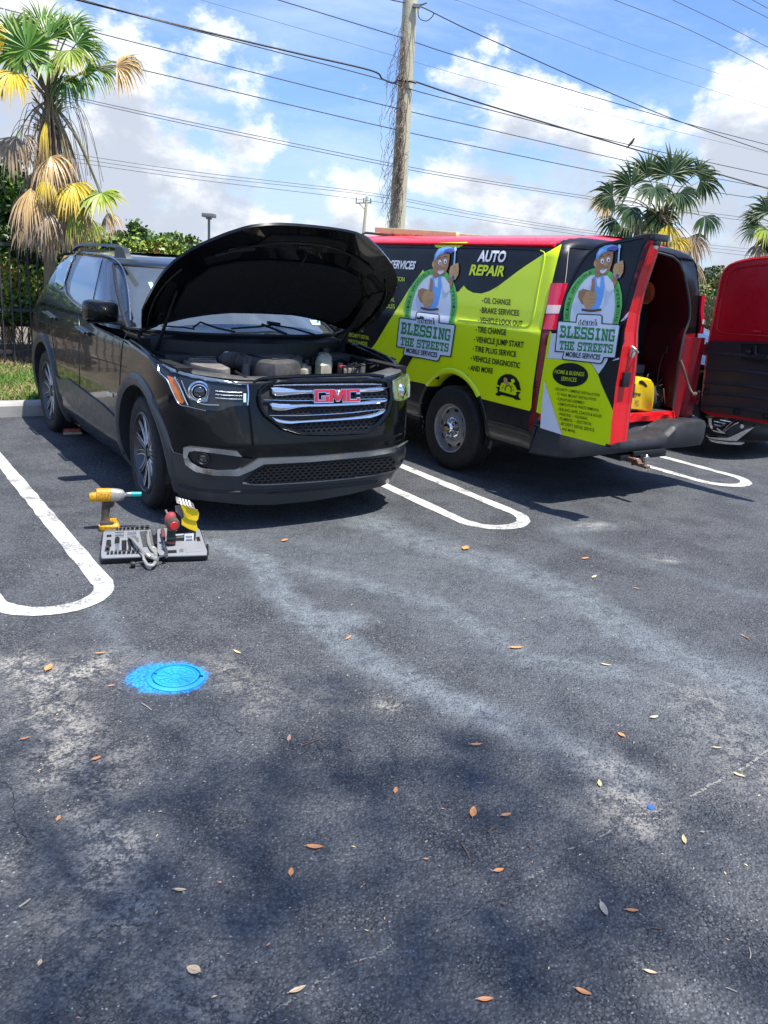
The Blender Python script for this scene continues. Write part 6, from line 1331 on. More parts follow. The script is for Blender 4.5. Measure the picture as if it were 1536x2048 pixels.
dd('wrap_lime_field', [(240, 870), (252, 892), (222, 1090), (540, 1112), (575, 1150), (618, 1222), (640, 1290), (735, 1500), (722, 1600), (708, 1788), (420, 1714), (336, 1694), (300, 1590), (250, 1440), (195, 1270), (165, 1528), (130, 1514), (150, 1380), (192, 1120), (222, 930)], .0025, MLIME)
dd('wrap_white_field', [(252, 894), (330, 892), (560, 1000), (700, 1070), (690, 1108), (660, 1160), (620, 1215), (575, 1145), (540, 1108), (220, 1088)], .003, MWHW)
dd('wrap_white_field', [(195, 1268), (240, 1410), (300, 1592), (334, 1692), (162, 1638), (170, 1500)], .004, MWHW)
dd('wrap_dark_swoosh', [(618, 1218), (660, 1160), (720, 1105), (790, 1085), (770, 1200), (735, 1498), (660, 1330)], .0045, MTXB); dd('wrap_white_field', [(728, 1110), (760, 1092), (786, 1086), (784, 1098), (752, 1106)], .006, MWHW)
dd('wrap_white_field', [(795, 800), (840, 745), (862, 720), (852, 760), (825, 790)], .005, MWHW)
# raised frame round the blanked window
wf = [(305, 850), (318, 770), (352, 640), (395, 510), (448, 400), (505, 310), (560, 250), (612, 212), (700, 192), (860, 164), (985, 146), (950, 240), (900, 400), (852, 560), (812, 720), (790, 830)]
pxtube('window_ridge', cr(c6, wf+wf[:1]), .006, MVB, .0, LDs, ld)
Xd, Nd = LDs(cr(c6, [(900, 500)])); 
# emblem carried over from the side panel
src = np.array([[405, 655, 1], [775, 700, 1], [383, 848, 1]], float); dst = np.array([[310, 800], [795, 825], [283, 1038]], float); AF = np.linalg.solve(src, dst)
def on_door(x, y): q = np.array([x, y, 1.])@AF; return c6(q[0], q[1])
emblem(on_door, LDs, ld, 9.)
TD = lambda s, bl, br, tl, m_, bold=.012: text(s, bl, br, tl, c6, LDs, .008, m_, ld, bold)
drape('oval_sign', [c6(400+140*math.cos(t)-8*math.sin(t), 1220+10*math.cos(t)+94*math.sin(t)) for t in np.linspace(0, 2*PI, 33)[:-1]], LDs, .0055, MTXB, ld, 0, 10)
TD('HOME & BUSINESS', (280, 1208), (512, 1232), (286, 1176), MTXY, .006); TD('SERVICES', (330, 1264), (450, 1276), (336, 1232), MTXY, .006)
for s, a, b_, c_ in (('SECURITY CAMERAS INSTALLATION', (288, 1340), (634, 1391), (291, 1320)), ('TV WALL MOUNT INSTALLATION', (296, 1380), (605, 1426), (299, 1360)), ('FURNITURE ASSEMBLY', (303, 1420), (516, 1452), (306, 1400)), ('DEMOLITION & WASTE REMOVAL', (309, 1458), (630, 1509), (312, 1438)), ('SEALING GAPS, CRACKS & HOLES', (314, 1500), (648, 1558), (317, 1479)),
                     ('PAINTING  •  FLOORING', (318, 1538), (536, 1575), (321, 1518)), ('PLUMBING  •  ELECTRICAL', (320, 1575), (570, 1619), (323, 1554)), ('SECURITY DETAIL SERVICE', (328, 1614), (590, 1668), (331, 1592)), ('AND MORE...', (336, 1655), (450, 1680), (339, 1635))):
    TD(s, a, b_, (c_[0], c_[1]-2), MTXB, .010); Print(c6, LDs, ld, 9., .008).blob('bullet', a[0]-9, a[1]-9, 3, 3, MTXB, n=8)
# red end face of the door, turned to the camera
eo = [(1052, 120), (1038, 160), (1000, 270), (960, 380), (910, 545), (860, 720), (825, 880), (805, 1000), (780, 1150), (755, 1300), (735, 1450), (722, 1600), (708, 1770)]
ei = [(1120, 140), (1102, 190), (1070, 300), (1032, 410), (982, 560), (942, 740), (926, 880), (924, 1000), (914, 1160), (896, 1300), (872, 1450), (856, 1590), (840, 1740)]
R_ = []
for a, b_ in zip(eo, ei):
    X = LDs([c6(*a)])[0][0]; Y = at(c6(*b_), 'V', 0, X[0]); m_ = (X*.86+Y*.14); m2 = X*.2+Y*.8
    R_.append([tuple(X-np.array([.04, 0, 0])), tuple(X), tuple(m_+np.array([.004, 0, 0])), tuple(X*.8+Y*.2-np.array([.006, 0, 0])), tuple(m2-np.array([.006, 0, 0])), tuple(X*.12+Y*.88+np.array([.004, 0, 0])), (X[0], Y[1], Y[2]), (X[0]-.05, Y[1], Y[2])])
MB().loft(R_).build('door_end_face', MVRED, ld)
Pi = [r_[6] for r_ in R_]; MB().tube([tuple(np.array(p)-np.array([.01, -.006, 0])) for p in Pi], .010, 6).build('door_seal', MATS['seal_grey'], ld, True)
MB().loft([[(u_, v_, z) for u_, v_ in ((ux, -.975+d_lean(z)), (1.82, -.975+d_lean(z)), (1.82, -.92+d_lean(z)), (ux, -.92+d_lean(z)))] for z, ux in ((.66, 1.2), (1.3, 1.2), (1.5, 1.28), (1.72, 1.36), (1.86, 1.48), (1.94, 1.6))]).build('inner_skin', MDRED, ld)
e = at(c6(880, 1040), 'V', 0, 1.845); MB().box(tuple(e), (.02, .035, .07)).tube([e+np.array([0, -.01, .04]), e+np.array([.03, 0, .02]), e+np.array([.03, .03, 0]), e+np.array([.01, .04, -.01])], .009, 6).tube([e+np.array([.02, -.01, -.04]), e+np.array([.025, .0, 0])], .010, 6).build('door_latch', mat('zinc', (.55, .52, .45), .35, metal=.8, var=.2), ld, bevel=.002)
MB().box(tuple(at(c6(835, 1258), 'V', 0, 1.855)), (.02, .072, .105)).build('latch_cover', MPLB, ld, bevel=.004)
e = at(c6(1100, 140), 'V', 0, 1.93); MB().box(tuple(e), (.04, .15, .045)).box(tuple(e+np.array([.0, -.02, -.03])), (.03, .06, .05)).build('door_corner_cap', MVLB, ld, bevel=.01)
MB().lathe([(0, .012), (.018, .01), (.02, 0)], axis_m(at(c6(1068, 210), 'V', 0, 1.93)+np.array([.0, 0, 0]), (1, 0, 0)), 12).build('rubber_stop', MATS['zinc'], ld, True)
e = LDs([c6(720, 1770)])[0][0]; MB().box(tuple(e+np.array([-.02, .02, -.012])), (.05, .06, .02)).build('rubber_stop', MPLB, ld)
for y in (950, 1440): e = LDs([c6(245, y)])[0][0]; MB().box((1.12, -.985, e[2]), (.05, .03, .09)).build('door_hinge', MDRED, ld, bevel=.005)

# --- right rear door: its inside faces the camera
rd = bpy.data.objects.new('rear_door', None); COL.objects.link(rd); rd.parent = van; rd['label'] = 'open right rear door showing its dark red inner side'
RV = 1.0; RDs = plane_fn('V', 1, RV, (0, -1, 0))
rout = cr(c7, [(825, 1395), (832, 1340), (850, 1180), (868, 1000), (885, 860), (905, 770), (925, 660), (945, 560), (962, 460), (978, 370), (995, 300), (1020, 240), (1060, 200), (1110, 175), (1170, 158), (1250, 142), (1376, 130)])+[c7(1500, 122), c7(1640, 118), c7(1640, 560), c7(1615, 900), c7(1600, 1540), c7(1376, 1505), c7(1100, 1462), c7(900, 1440)]
MDIN = mat('door_inner_red', (.48, .006, .016), .32, var=.1, scale=5, coat=.3)
drape('door_shell', rout, RDs, .0, MDIN, rd, .07, 14)
def rr(name, pts, off, m_, th=0, **kw): return drape(name, cr(c7, pts), RDs, off, m_, rd, th, 12, **kw)
ri = [(952, 740), (962, 660), (980, 560), (1000, 450), (1022, 350), (1045, 285), (1085, 240), (1150, 220), (1250, 205), (1376, 195), (1500, 188), (1600, 186), (1590, 560), (1570, 800), (1376, 792), (1150, 776), (990, 762)]
ri2 = [(x+(1300-x)*.045, y+(520-y)*.06) for x, y in ri]
ring_frame('window_pressing', cr(c7, ri), cr(c7, ri2), (0, .012, .010, -.0, -.001, .002), MDIN, rd, RDs)
pxtube('door_edge_bead', cr(c7, [(835, 1380), (872, 1000), (905, 780), (948, 565), (982, 372), (1010, 275), (1055, 215), (1120, 186), (1250, 158), (1376, 146), (1500, 138)]), .010, MVRED, .004, RDs, rd)
# black trim panel with pressed horizontal ribs
MTRP = mat('trim_plastic', (.022, .025, .032), .42, var=.2, scale=16)
tp = [(905, 832), (925, 826), (1376, 838), (1560, 842), (1545, 1490), (1376, 1478), (1120, 1440), (900, 1408), (832, 1392), (838, 1340), (868, 1180), (885, 1000)]
rr('trim_panel', tp, .022, MTRP, .02)
for k_, (y0, y1) in enumerate(((922, 960), (1050, 1100), (1165, 1220), (1250, 1300), (1345, 1410))):
    x0 = 890-k_*11; P = cr(c7, [(x0, y0), (x0+250, y0+18), (1376, y1), (1550, y1+12)]); pxtube('trim_rib', P, .017, MTRP, .020, RDs, rd)
hp = [(1160, 845), (1376, 852), (1460, 856), (1455, 1020), (1376, 1015), (1190, 985), (1165, 960)]
rr('handle_recess', hp, .024, MATS['grille_void']); pxtube('handle_rim', cr(c7, hp+hp[:1]), .006, MPLB, .028, RDs, rd); pxtube('pull_handle', cr(c7, [(1300, 865), (1296, 910), (1305, 945), (1330, 950), (1376, 948)]), .014, MPLB, .04, RDs, rd); pxtube('pull_handle', cr(c7, [(1220, 915), (1260, 925)]), .022, MPLB, .035, RDs, rd)
for x, y in ((885, 1242), (1130, 1405), (1375, 1440)): e = RDs([c7(x, y)])[0][0]; MB().lathe([(.034, 0), (.030, .012), (.024, .012), (.020, -.012), (0, -.012)], axis_m(e-np.array([0, .024, 0]), (0, -1, 0)), 20).build('trim_plug', MPLB, rd, True)
pxtube('window_tab', cr(c7, [(1255, 748), (1320, 748)]), .006, MVRED, .004, RDs, rd)

# --- bumper with step pad
MBMP = mat('bumper_plastic', (.020, .022, .026), .55, var=.15, scale=10, bump=.15, bscale=150, dirt=((.07, .07, .07), .3, 6)); R_ = []
for v in np.concatenate([np.linspace(-1.0, -.86, 8), np.linspace(-.82, .82, 51), np.linspace(.86, 1.0, 8)]):
    a = min(1, max(0, (abs(v)-.80)/.20)); uo = 1.395-.26*a**2.4; st = 1/(1+math.exp(-(.36-abs(v+.0))*26)); zt = .625-.115*st
    R_.append([(1.06, v, .60-.0*st), (1.13, v, .612-.10*st), (uo-.06, v, zt+.004), (uo-.02, v, zt-.004), (uo, v, zt-.03), (uo+.002, v, .44+.03*(1-st)), (uo-.02, v, .405), (uo-.08, v, .385), (1.06, v, .385)])
MB().loft(R_).build('bumper', MBMP, van, True)
MB().box((1.40, .08, .392), (.03, .42, .04)).box((1.20, .05, .36), (.36, .6, .05)).build('bumper_bracket', MPLB, van, bevel=.006)
mb = MB().box((1.22, -.02, .345), (.42, .075, .075)); mb.build('hitch_receiver', MPLB, van, bevel=.004)
hc = at(c6(925, 1880), 'V', 0, 1.46); HV = hc[1]; HZ = hc[2]
mb = MB(); mb.loft([[(u, HV-.025, z), (u, HV+.025, z), (u2, HV+.025, z2), (u2, HV-.025, z2)] for u, z, u2, z2 in ((1.34, .365, 1.34, .325), (1.44, .365, 1.42, .325), (1.462, .345, 1.43, .30), (1.47, HZ-.0, 1.44, HZ-.01), (1.50, HZ-.035, 1.46, HZ-.055), (1.58, HZ-.038, 1.58, HZ-.058))])
mb.build('ball_mount', MRUST, van, bevel=.003); MB().lathe([(.0, -.02), (.016, -.02), (.014, .03), (.020, .042), (.026, .058), (.024, .076), (.012, .088), (0, .088)], Matrix.Translation((1.545, HV, HZ-.035)), 20).lathe([(0, -.03), (.018, -.03), (.018, -.012), (0, -.012)], Matrix.Translation((1.545, HV, HZ-.05)), 6).build('tow_ball', MCHR, van, True)
MB().box((1.462, HV, .352), (.004, .035, .03)).build('mount_sticker', MTXW, van)
e = at(c7(750, 1455), 'V', 0, 1.10); MB().box(tuple(e), (.03, .03, .05)).build('side_marker', MAMB, van, bevel=.004)

# --- things lying in the cargo space
def cargo(name, label, cat, loc, **kw): return thing(name, label, cat, tuple(toW(np.array(loc, float), 'V')), FRAME['V'][2], **kw)
MYEL = mat('jug_yellow', (.88, .58, .01), .35, var=.04, scale=8, coat=.3)
ju = 1.03; JP = cr(c7, [(225, 1392), (232, 1300), (245, 1180), (268, 1142), (300, 1130), (345, 1128), (378, 1142), (402, 1175), (407, 1230), (402, 1330), (390, 1410), (375, 1424), (330, 1424), (245, 1404)])
jug = thing('fluid_jug', 'bright yellow plastic jug with a looped handle standing on the van floor', 'jug', (*FRAME['V'][:2], 0), FRAME['V'][2])
J = [at(p, 'V', 0, ju) for p in JP]; jc = sum(J)/len(J); J = [jc+(p-jc)*.93 for p in J]; dz = .672-min(p[2] for p in J)
hole = [at(c7(*p), 'V', 0, ju) for p in [(318, 1152), (340, 1148), (368, 1168), (388, 1196), (380, 1204), (352, 1186), (322, 1172)]]
mb = MB(); mb.loft([[tuple(jc+(p-jc)*s_+np.array([du, 0, dz])) for p in J] for s_, du in ((.90, -.09), (.985, -.075), (1, -.05), (1, .03), (.985, .05), (.90, .062))]); mb.build('jug_body', MYEL, jug, True)
drape('handle_opening', cr(c7, [(318, 1152), (342, 1147), (368, 1166), (390, 1198), (378, 1206), (350, 1186), (322, 1174)]), plane_fn('V', 0, ju+.0645, (1, 0, 0)), .0, MATS['grille_void'], jug, 0, 10)
PJ = plane_fn('V', 0, ju+.063, (1, 0, 0))
lettering('Prestone', c7(208, 1262), c7(330, 1275), c7(212, 1232), PJ, .003, mat('print_navy', (.02, .02, .06), .5, var=0), jug, .03)
drape('jug_label', cr(c7, [(240, 1290), (345, 1296), (335, 1385), (245, 1380)]), PJ, .001, mat('jug_label_yellow', (.72, .45, .02), .5, var=.1), jug, 0, 12)
for k_, (x0, x1, y) in enumerate(((285, 318, 1322), (285, 312, 1335), (282, 320, 1350), (284, 316, 1362))): lettering(('50/50', 'MIX', 'COOLANT', '1 GAL')[k_], c7(x0, y), c7(x1, y+1), c7(x0, y-9), PJ, .003, MATS['print_navy'], jug, .01)
MOR = mat('hose_orange', (.42, .08, .02), .5, var=.2); MGR2 = mat('box_grey', (.07, .07, .075), .8, var=.2); MBRS = mat('brass', (.50, .38, .16), .35, metal=.8, var=.3)
hc = cargo('air_hose', 'coiled orange air hose hanging high inside the van', 'hose', (.66, .62, 1.69)); mb = MB()
for k_ in range(9): r_ = .085+.006*(k_ % 3); mb.tube([(.0+.012*k_-.05, r_*math.cos(t), r_*.95*math.sin(t)) for t in np.linspace(0, 2*PI, 30)], .008, 6, False)
mb.build('hose_coil', MOR, hc, True)
tb = cargo('storage_case', 'dark square storage case at the back of the van floor', 'case', (.70, .55, .67)); MB().box((0, 0, .19), (.18, .20, .38)).build('case_body', MGR2, tb, bevel=.012); MB().box((.093, 0, .30), (.006, .19, .012)).build('case_lid_gap', MPLB, tb)
sh = cargo('shelf_unit', 'black metal shelving along the right inside wall of the van', 'shelf', (-.50, .63, .67))
for z in (.0, .42, .84): MB().box((0, 0, z+.01), (2.2, .34, .02)).build('shelf_board', MPLB, sh)
MB().box((1.10, 0, .50), (.012, .36, 1.04)).build('end_panel', MPLB, sh)
for u in (-1.08, 0, 1.08):
    for v in (-.16, .16): MB().box((u, v, .52), (.03, .03, 1.04)).build('shelf_post', MPLB, sh)
for i, (u, v, z, sx, sy, sz) in enumerate(((.2, .63, .695, .3, .25, .25), (-.2, .63, 1.115, .3, .25, .2), (.3, .63, 1.115, .25, .22, .28), (.2, .60, 1.535, .4, .25, .2))):
    b_ = cargo('tool_case', ('black tool case on the lowest shelf inside the van', 'small dark case on the middle shelf inside the van, farther in', 'taller dark case on the middle shelf nearest the doors', 'wide dark case on the top shelf inside the van')[i], 'case', (u, v, z)); MB().box((0, 0, sz/2), (sx, sy, sz)).build('case_body', MGR2 if i % 2 else MPLB, b_, bevel=.012); MB().tube([(sx/2+.005, -.05, sz*.6), (sx/2+.03, -.05, sz*.6), (sx/2+.03, .05, sz*.6), (sx/2+.005, .05, sz*.6)], .007, 6).build('case_handle', MPLB, b_)
cl = cargo('tool_bundle', 'tangle of brass and steel fittings and cords on the van floor by the red wall', 'tools', (.92, .70, .672)); r3 = np.random.default_rng(5)
for k_ in range(26):
    p = r3.normal(0, 1, 3)*np.array([.035, .028, .0])+np.array([0, 0, r3.uniform(.02, .22)]); d = r3.normal(0, 1, 3)*.035; m_ = (MBRS, MPLB, MCHS, MPLB, MRUST)[k_ % 5]
    MB().tube(spline([p-d, p+r3.normal(0, .012, 3), p+d], 4), r3.uniform(.004, .009), 6).build(('fitting', 'cord', 'spanner', 'tool_grip', 'bracket')[k_ % 5], m_, cl, True)
MB().tube(spline([(.0, .0, .1), (-.02, .01, .3), (-.02, .02, .44), (.0, .03, .52)], 6), .007, 6).tube([(.02, .025, .50), (.02, .025, .57)], .012, 8).build('air_gun', MPLB, cl, True)
bg_ = cargo('work_bag', 'black fabric work bag slumped behind the yellow jug', 'bag', (.80, .64, .672)); MB().loft([[(x*s_+.0, y*s_, z) for x, y in ((.16, .12), (.05, .17), (-.12, .15), (-.17, 0), (-.12, -.15), (.06, -.16), (.17, -.08))] for s_, z in ((.9, 0), (1.05, .06), (1.0, .14), (.75, .20), (.3, .225))]).build('bag_body', MCAB, bg_, True)
MB().tube(spline([(.1, -.1, .17), (.08, -.05, .30), (.05, .05, .31), (.05, .1, .18)], 6), .009, 6).build('bag_strap', MPLB, bg_, True)
e = at(c7(285, 1450), 'V', 0, 1.06); st_ = cargo('hand_tool', 'small steel tool lying at the front of the van floor below the jug', 'tool', (1.05, float(e[1]), .676)); MB().tube([(-.02, -.05, .012), (0, .0, .016), (.01, .06, .012)], [.014, .012, .016], 8).build('tool_shaft', MCHS, st_, True)
# ladder on the roof
MLAD = mat('ladder_wood', (.90, .86, .36), .6, var=.25, scale=14, dirt=((.55, .38, .2), .3, 9)); a0 = at((752, 463), 'V', 1, -.25); a1 = at((905, 474), 'V', 1, -.25)
a0 = at((752, 463), 'V', 1, -.25); a1 = at((915, 474), 'V', 1, -.25); lad = thing('roof_ladder', 'yellow brown wooden ladder lying on the van roof', 'ladder', (*FRAME['V'][:2], 0), FRAME['V'][2])
d = a1-a0; dn_ = d/np.linalg.norm(d)
for o_ in (-.0, .40):
    mb = MB(); mb.loft([[tuple(a0+d*t+np.array([0, o_+dy, dz_+.018])) for dy, dz_ in ((-.02, -.028), (-.02, .028), (.02, .028), (.02, -.028))] for t in np.linspace(0, 1, 6)]); mb.build('rail', MLAD, lad, bevel=.004)
for t in np.linspace(.06, .96, 7): MB().tube([a0+d*t, a0+d*t+np.array([0, .40, 0])], .016, 8).build('rung', MLAD, lad, True)
rk = bpy.data.objects.new('roof_rack', None); COL.objects.link(rk); rk.parent = van
for u in (-2.15,): MB().tube([(u, -.70, 2.07), (u, -.62, 2.115), (u, .62, 2.115), (u, .70, 2.07)], .013, 8).build('crossbar', MPLB, rk, True)

# ================================================================ THIRD CAR behind the open door (frame 'C')
_o = toW(np.array([.02, 3.12, 0.]), 'V'); FRAME['C'] = (float(_o[0]), float(_o[1]), FRAME['V'][2])
car3 = thing('parked_car', 'dark car with bright angular chrome bumper trims, mostly hidden by the open red van door', 'car', (*FRAME['C'][:2], 0), FRAME['C'][2])
SC = hit_fn(s_G, 'C')
V, F, n, nr = shell('lower', ztop*.93, np.full(NCOL, .20), 26, MPB); mk('body', V, F, MPB, car3).data.shade_smooth()
V, F, n, nr = shell('upper', None, None, len(lv)-1, MPB, False, lv); V = np.array(V); V[:, 2] = 1.10+(V[:, 2]-1.185)*.93; F.append(tuple(range((nr-1)*n, nr*n)))
mi = [1 if (f_ and len(f_) == 4 and 1.14 < V[list(f_)].mean(0)[2] < 1.50 and int(V[list(f_)].mean(0)[0]*10) % 11 != 0) else 0 for f_ in F]
MGRF = mat('roof_sky_reflection', (.42, .44, .46), .3, metal=.5, var=.05, coat=.6)  # silver base colour paints the sky's reflection onto a black car's roof
o = mk('cabin', V, F, [MGRF, MGLB], car3, mi=mi)
MB().loft([[(u, v, z) for v, z in ((-.80, .95), (-.4, 1.02), (0, 1.04), (.4, 1.02), (.80, .95))] for u, z in ((.76, 0), (.2, 0), (-.2, 0))] if False else [[(u, v*s_, z-.06*abs(v)**2) for v in (-.9, -.6, -.3, 0, .3, .6, .9)] for u, s_, z in ((.72, .92, .93), (.3, 1, 1.02), (-.25, 1, 1.09))], close=False, cap=False).build('bonnet', MPB, car3, True)
for wx in (0, -2.857):
    for sg in (-1, 1):
        w = bpy.data.objects.new('wheel', None); COL.objects.link(w); w.parent = car3; w.location = (wx, sg*.80, .37); M = Matrix.Rotation(PI/2, 4, 'X')
        MB().lathe([(.25, -.11), (.33, -.12), (.37, -.09), (.37, .09), (.33, .12), (.25, .11), (.23, .06), (0, .06)], M, 32).build('tyre', MTYRE, w, True)
        for k_ in range(5): a = 2*PI*k_/5; MB().box((.13*math.cos(a), -.09*sg*-1, .13*math.sin(a)), (.22, .02, .05), Matrix.Rotation(-a, 3, 'Y')).build('spoke', MRIM, w)
MB().box((-1.4, 0, .35), (4., 1.4, .28)).build('underbody', MPLB, car3)
def cd(name, pts, off, m_, th=0): return drape(name, cr(cK, pts), SC, off, m_, car3, th, 6)
cd('bumper_grille', [(1000, 560), (950, 540), (1130, 400), (1260, 300), (1300, 270), (1536, 330), (1900, 360), (2000, 600), (1536, 585)], .006, MATS['grille_void'])
for k_ in range(26):
    x = 1040+k_*36; P = cr(cK, [(x, 550), (x+60, 450), (x+150, 345)]); pxtube('grille_mesh_bar', P, .003, MPLB, .010, SC, car3, 4)
cd('chrome_blade', [(392, 448), (420, 462), (450, 482), (600, 492), (780, 500), (860, 470), (1000, 400), (1130, 345), (1258, 305), (1180, 370), (1060, 460), (945, 550), (800, 548), (600, 530), (490, 512), (430, 490)], .02, MCHR, .02)
cd('chrome_blade', [(440, 515), (560, 545), (800, 575), (1000, 580), (1095, 590), (1020, 628), (800, 618), (600, 595), (500, 570)], .018, MCHR, .018)
cd('chrome_blade', [(440, 150), (500, 150), (498, 230), (522, 330), (500, 345), (450, 270)], .016, MCHS, .01)
cd('chrome_blade', [(500, 350), (560, 365), (640, 390), (585, 330), (600, 320), (700, 390), (758, 425), (650, 412), (540, 385)], .016, MCHR, .01)
for P in ([(540, 205), (650, 225), (740, 248)], [(540, 260), (600, 275), (660, 292)], [(650, 178), (740, 195), (830, 212)]): pxtube('lamp_fin', cr(cK, P), .006, MCHS, .012, SC, car3)
for P in ([(870, 210), (800, 270), (700, 380)], [(980, 225), (900, 260), (820, 310), (730, 390)]): pxtube('chrome_line', cr(cK, P), .007, MCHS, .014, SC, car3)
cd('fog_housing', [(760, 420), (840, 320), (930, 260), (1080, 250), (1130, 300), (1000, 390), (860, 465), (800, 470)], .010, MHOUS)
X, N = SC([cK(1040, 300)]); MB().lathe([(0, .012), (.02, .01), (.024, 0)], axis_m(X[0]+N[0]*.01, N[0]), 14).build('fog_lamp', MCHR, car3, True)

# ================================================================ TOOLS on the asphalt
MTY = mat('tool_yellow', (.72, .36, .01), .5, var=.1, scale=20, dirt=((.04, .035, .03), .85, 130)); MTG = mat('alloy_worn', (.42, .41, .37), .5, metal=.35, var=.2, scale=30, dirt=((.16, .13, .10), .8, 120)); MTD = mat('grip_dark', (.045, .038, .032), .7, var=.3, scale=30, dirt=((.25, .14, .04), .4, 22))
MTQ = mat('socket_teal', (.02, .42, .38), .35, metal=.3, var=.15)
def upright(px, py):
    """vertical plane facing the camera through a ground point: returns f(x, y) -> 3-D, plus its axes"""
    b = gp(px, py); n_ = np.array([b[0], b[1], 0]); n_ /= np.linalg.norm(n_); s_ = np.array([n_[1], -n_[0], 0])
    def f(x, y, back=0.):
        O, Dr = ray(np.array([x, y], float)); t = ((b+n_*back-O)@n_)/(Dr@n_); return O+Dr*t
    return b, n_, s_, f
b, n_, s_, U_ = upright(*c8(320, 545)); dr = thing('impact_wrench', 'yellow and grey cordless impact wrench with a teal socket standing on its battery', 'power tool')
def P8(x, y, back=0.): return U_(*c8(x, y), back)
def body(name, stations, m_, par, n=20, sq=.8):
    """turned/boxy body along a line: stations (x, y_top, y_bottom, depth factor)"""
    R_ = []
    for x, y0, y1, dep in stations:
        a = P8(x, y0); c = P8(x, y1); m0 = (a+c)/2; h = (a-c)/2; L = np.linalg.norm(h)*dep
        R_.append([tuple(m0+h*math.copysign(abs(math.cos(t))**sq, math.cos(t))+n_*L*math.copysign(abs(math.sin(t))**sq, math.sin(t))) for t in np.linspace(0, 2*PI, n+1)[:-1]])
    return MB().loft(R_).build(name, m_, par, True)
body('motor_housing', [(98, 160, 215, .8), (104, 148, 232, .8), (125, 140, 238, .85), (178, 136, 236, .85), (182, 98, 236, .8), (210, 94, 236, .8), (325, 92, 234, .8), (340, 96, 230, .8)], MTY, dr)
body('gear_case', [(340, 92, 236, .8), (380, 94, 232, .85), (430, 100, 226, .9), (470, 110, 214, .9), (488, 128, 196, .9), (492, 140, 186, .9)], MTG, dr)
body('trim_band', [(322, 150, 238, .86), (356, 152, 236, .86)], MTD, dr); body('anvil', [(490, 146, 180, 1), (525, 146, 180, 1)], MCHR, dr)
body('socket', [(500, 134, 176, 1), (530, 130, 180, 1), (560, 130, 180, 1)], MCHS, dr); body('socket_sleeve', [(558, 129, 181, 1), (600, 130, 182, 1), (640, 130, 180, 1), (672, 131, 178, 1), (673, 140, 170, 1)], MTQ, dr)
def hbody(name, st, m_, par, n=16, sq=.7, off=0.):
    R_ = []
    for y, x0, x1, dep in st:
        a = P8(x0, y, off); c = P8(x1, y, off); m0 = (a+c)/2; h = (c-a)/2; L = np.linalg.norm(h)*dep
        R_.append([tuple(m0+h*math.copysign(abs(math.cos(t))**sq, math.cos(t))+n_*L*math.copysign(abs(math.sin(t))**sq, math.sin(t))) for t in np.linspace(0, 2*PI, n+1)[:-1]])
    return MB().loft(R_).build(name, m_, par, True)
hbody('grip', [(225, 240, 385, .5), (262, 240, 375, .5), (300, 238, 332, .55), (350, 234, 325, .55), (400, 236, 320, .55), (445, 230, 330, .6), (465, 222, 360, .6)], MTD, dr)
hbody('trigger', [(258, 340, 378, .4), (285, 338, 372, .4), (305, 332, 350, .4)], MRED2, dr, sq=.9)
hbody('battery_foot', [(455, 222, 372, .62), (495, 214, 378, .66)], MTD, dr, sq=.45); hbody('battery', [(420, 330, 400, .6), (440, 320, 402, .7), (470, 350, 425, .8), (492, 205, 436, .62), (525, 203, 440, .62), (545, 212, 432, .62)], MTY, dr, sq=.4); hbody('battery_base', [(540, 208, 436, .62), (575, 216, 420, .62)], MPLB, dr, sq=.4)
# socket case: two open halves lying flat, traced on the ground
MCAS = mat('case_grey', (.22, .225, .235), .6, var=.12, scale=20, dirt=((.22, .22, .22), .4, 20)); MSTL = mat('tool_steel', (.16, .165, .17), .35, metal=.8, var=.2, scale=30)
def flat(name, pts, z0, z1, m_, par, bevel=.003, conv=c8):
    T_ = [gp(*conv(*p), z1) for p in pts]; return MB().loft([[(p[0], p[1], z0) for p in T_], [tuple(p) for p in T_]]).build(name, m_, par, bevel=bevel)
H0 = [(250, 560), (380, 530), (760, 520), (790, 545), (835, 800), (830, 835), (235, 858), (222, 840), (222, 790)]; H1 = [(838, 530), (945, 518), (1290, 510), (1325, 545), (1405, 780), (1400, 822), (960, 835), (860, 820), (842, 780)]
case = thing('socket_set', 'open grey socket set case full of sockets and bits on the asphalt', 'tool case')
z0 = .045
for Hh in (H0, H1):
    flat('case_shell', Hh, .002, z0-.008, MPLB, case, .006); T_ = [(x+(np.mean([p[0] for p in Hh])-x)*.03, y+(690-y)*.03) for x, y in Hh]; flat('case_tray', T_, z0-.010, z0, MCAS, case, .004)
flat('case_hinge', [(790, 600), (838, 600), (850, 700), (800, 700)], .004, .034, MPLB, case)
flat('case_latch', [(236, 610), (252, 600), (248, 650), (232, 655)], .006, .04, MPLB, case); flat('case_latch', [(1385, 700), (1410, 700), (1412, 760), (1392, 765)], .006, .04, MPLB, case)
def socket8(x, y, r_, h, tilt=0, m_=MSTL):
    c = gp(*c8(x, y), z0+.004); M = Matrix.Translation(tuple(c+np.array([0, 0, r_*.8]))) @ Matrix.Rotation(.3, 4, 'Z') @ Matrix.Rotation(PI/2, 4, 'X'); MB().lathe([(r_*.55, h/2-.004), (r_*.6, h/2), (r_, h/2), (r_, -h/2), (r_*.7, -h/2), (0, -h/2)], M, 14).build('socket', m_, case, True)
for i, x in enumerate((408, 445, 486, 530, 576, 628, 682, 738)): socket8(x, 545-i*1.2, .0078+.0009*i, .022)
for i, x in enumerate((308, 350, 394, 438, 484, 536, 586, 636)): socket8(x, 808-i*1.5, .0075+.0005*i, .022)
socket8(302, 770, .014, .03); 
flat('bit_holder', [(290, 655), (340, 653), (342, 708), (288, 712)], z0, z0+.014, MPLB, case); flat('bit_holder', [(292, 600), (345, 598), (346, 622), (290, 626)], z0-.002, z0+.002, MPLB, case)
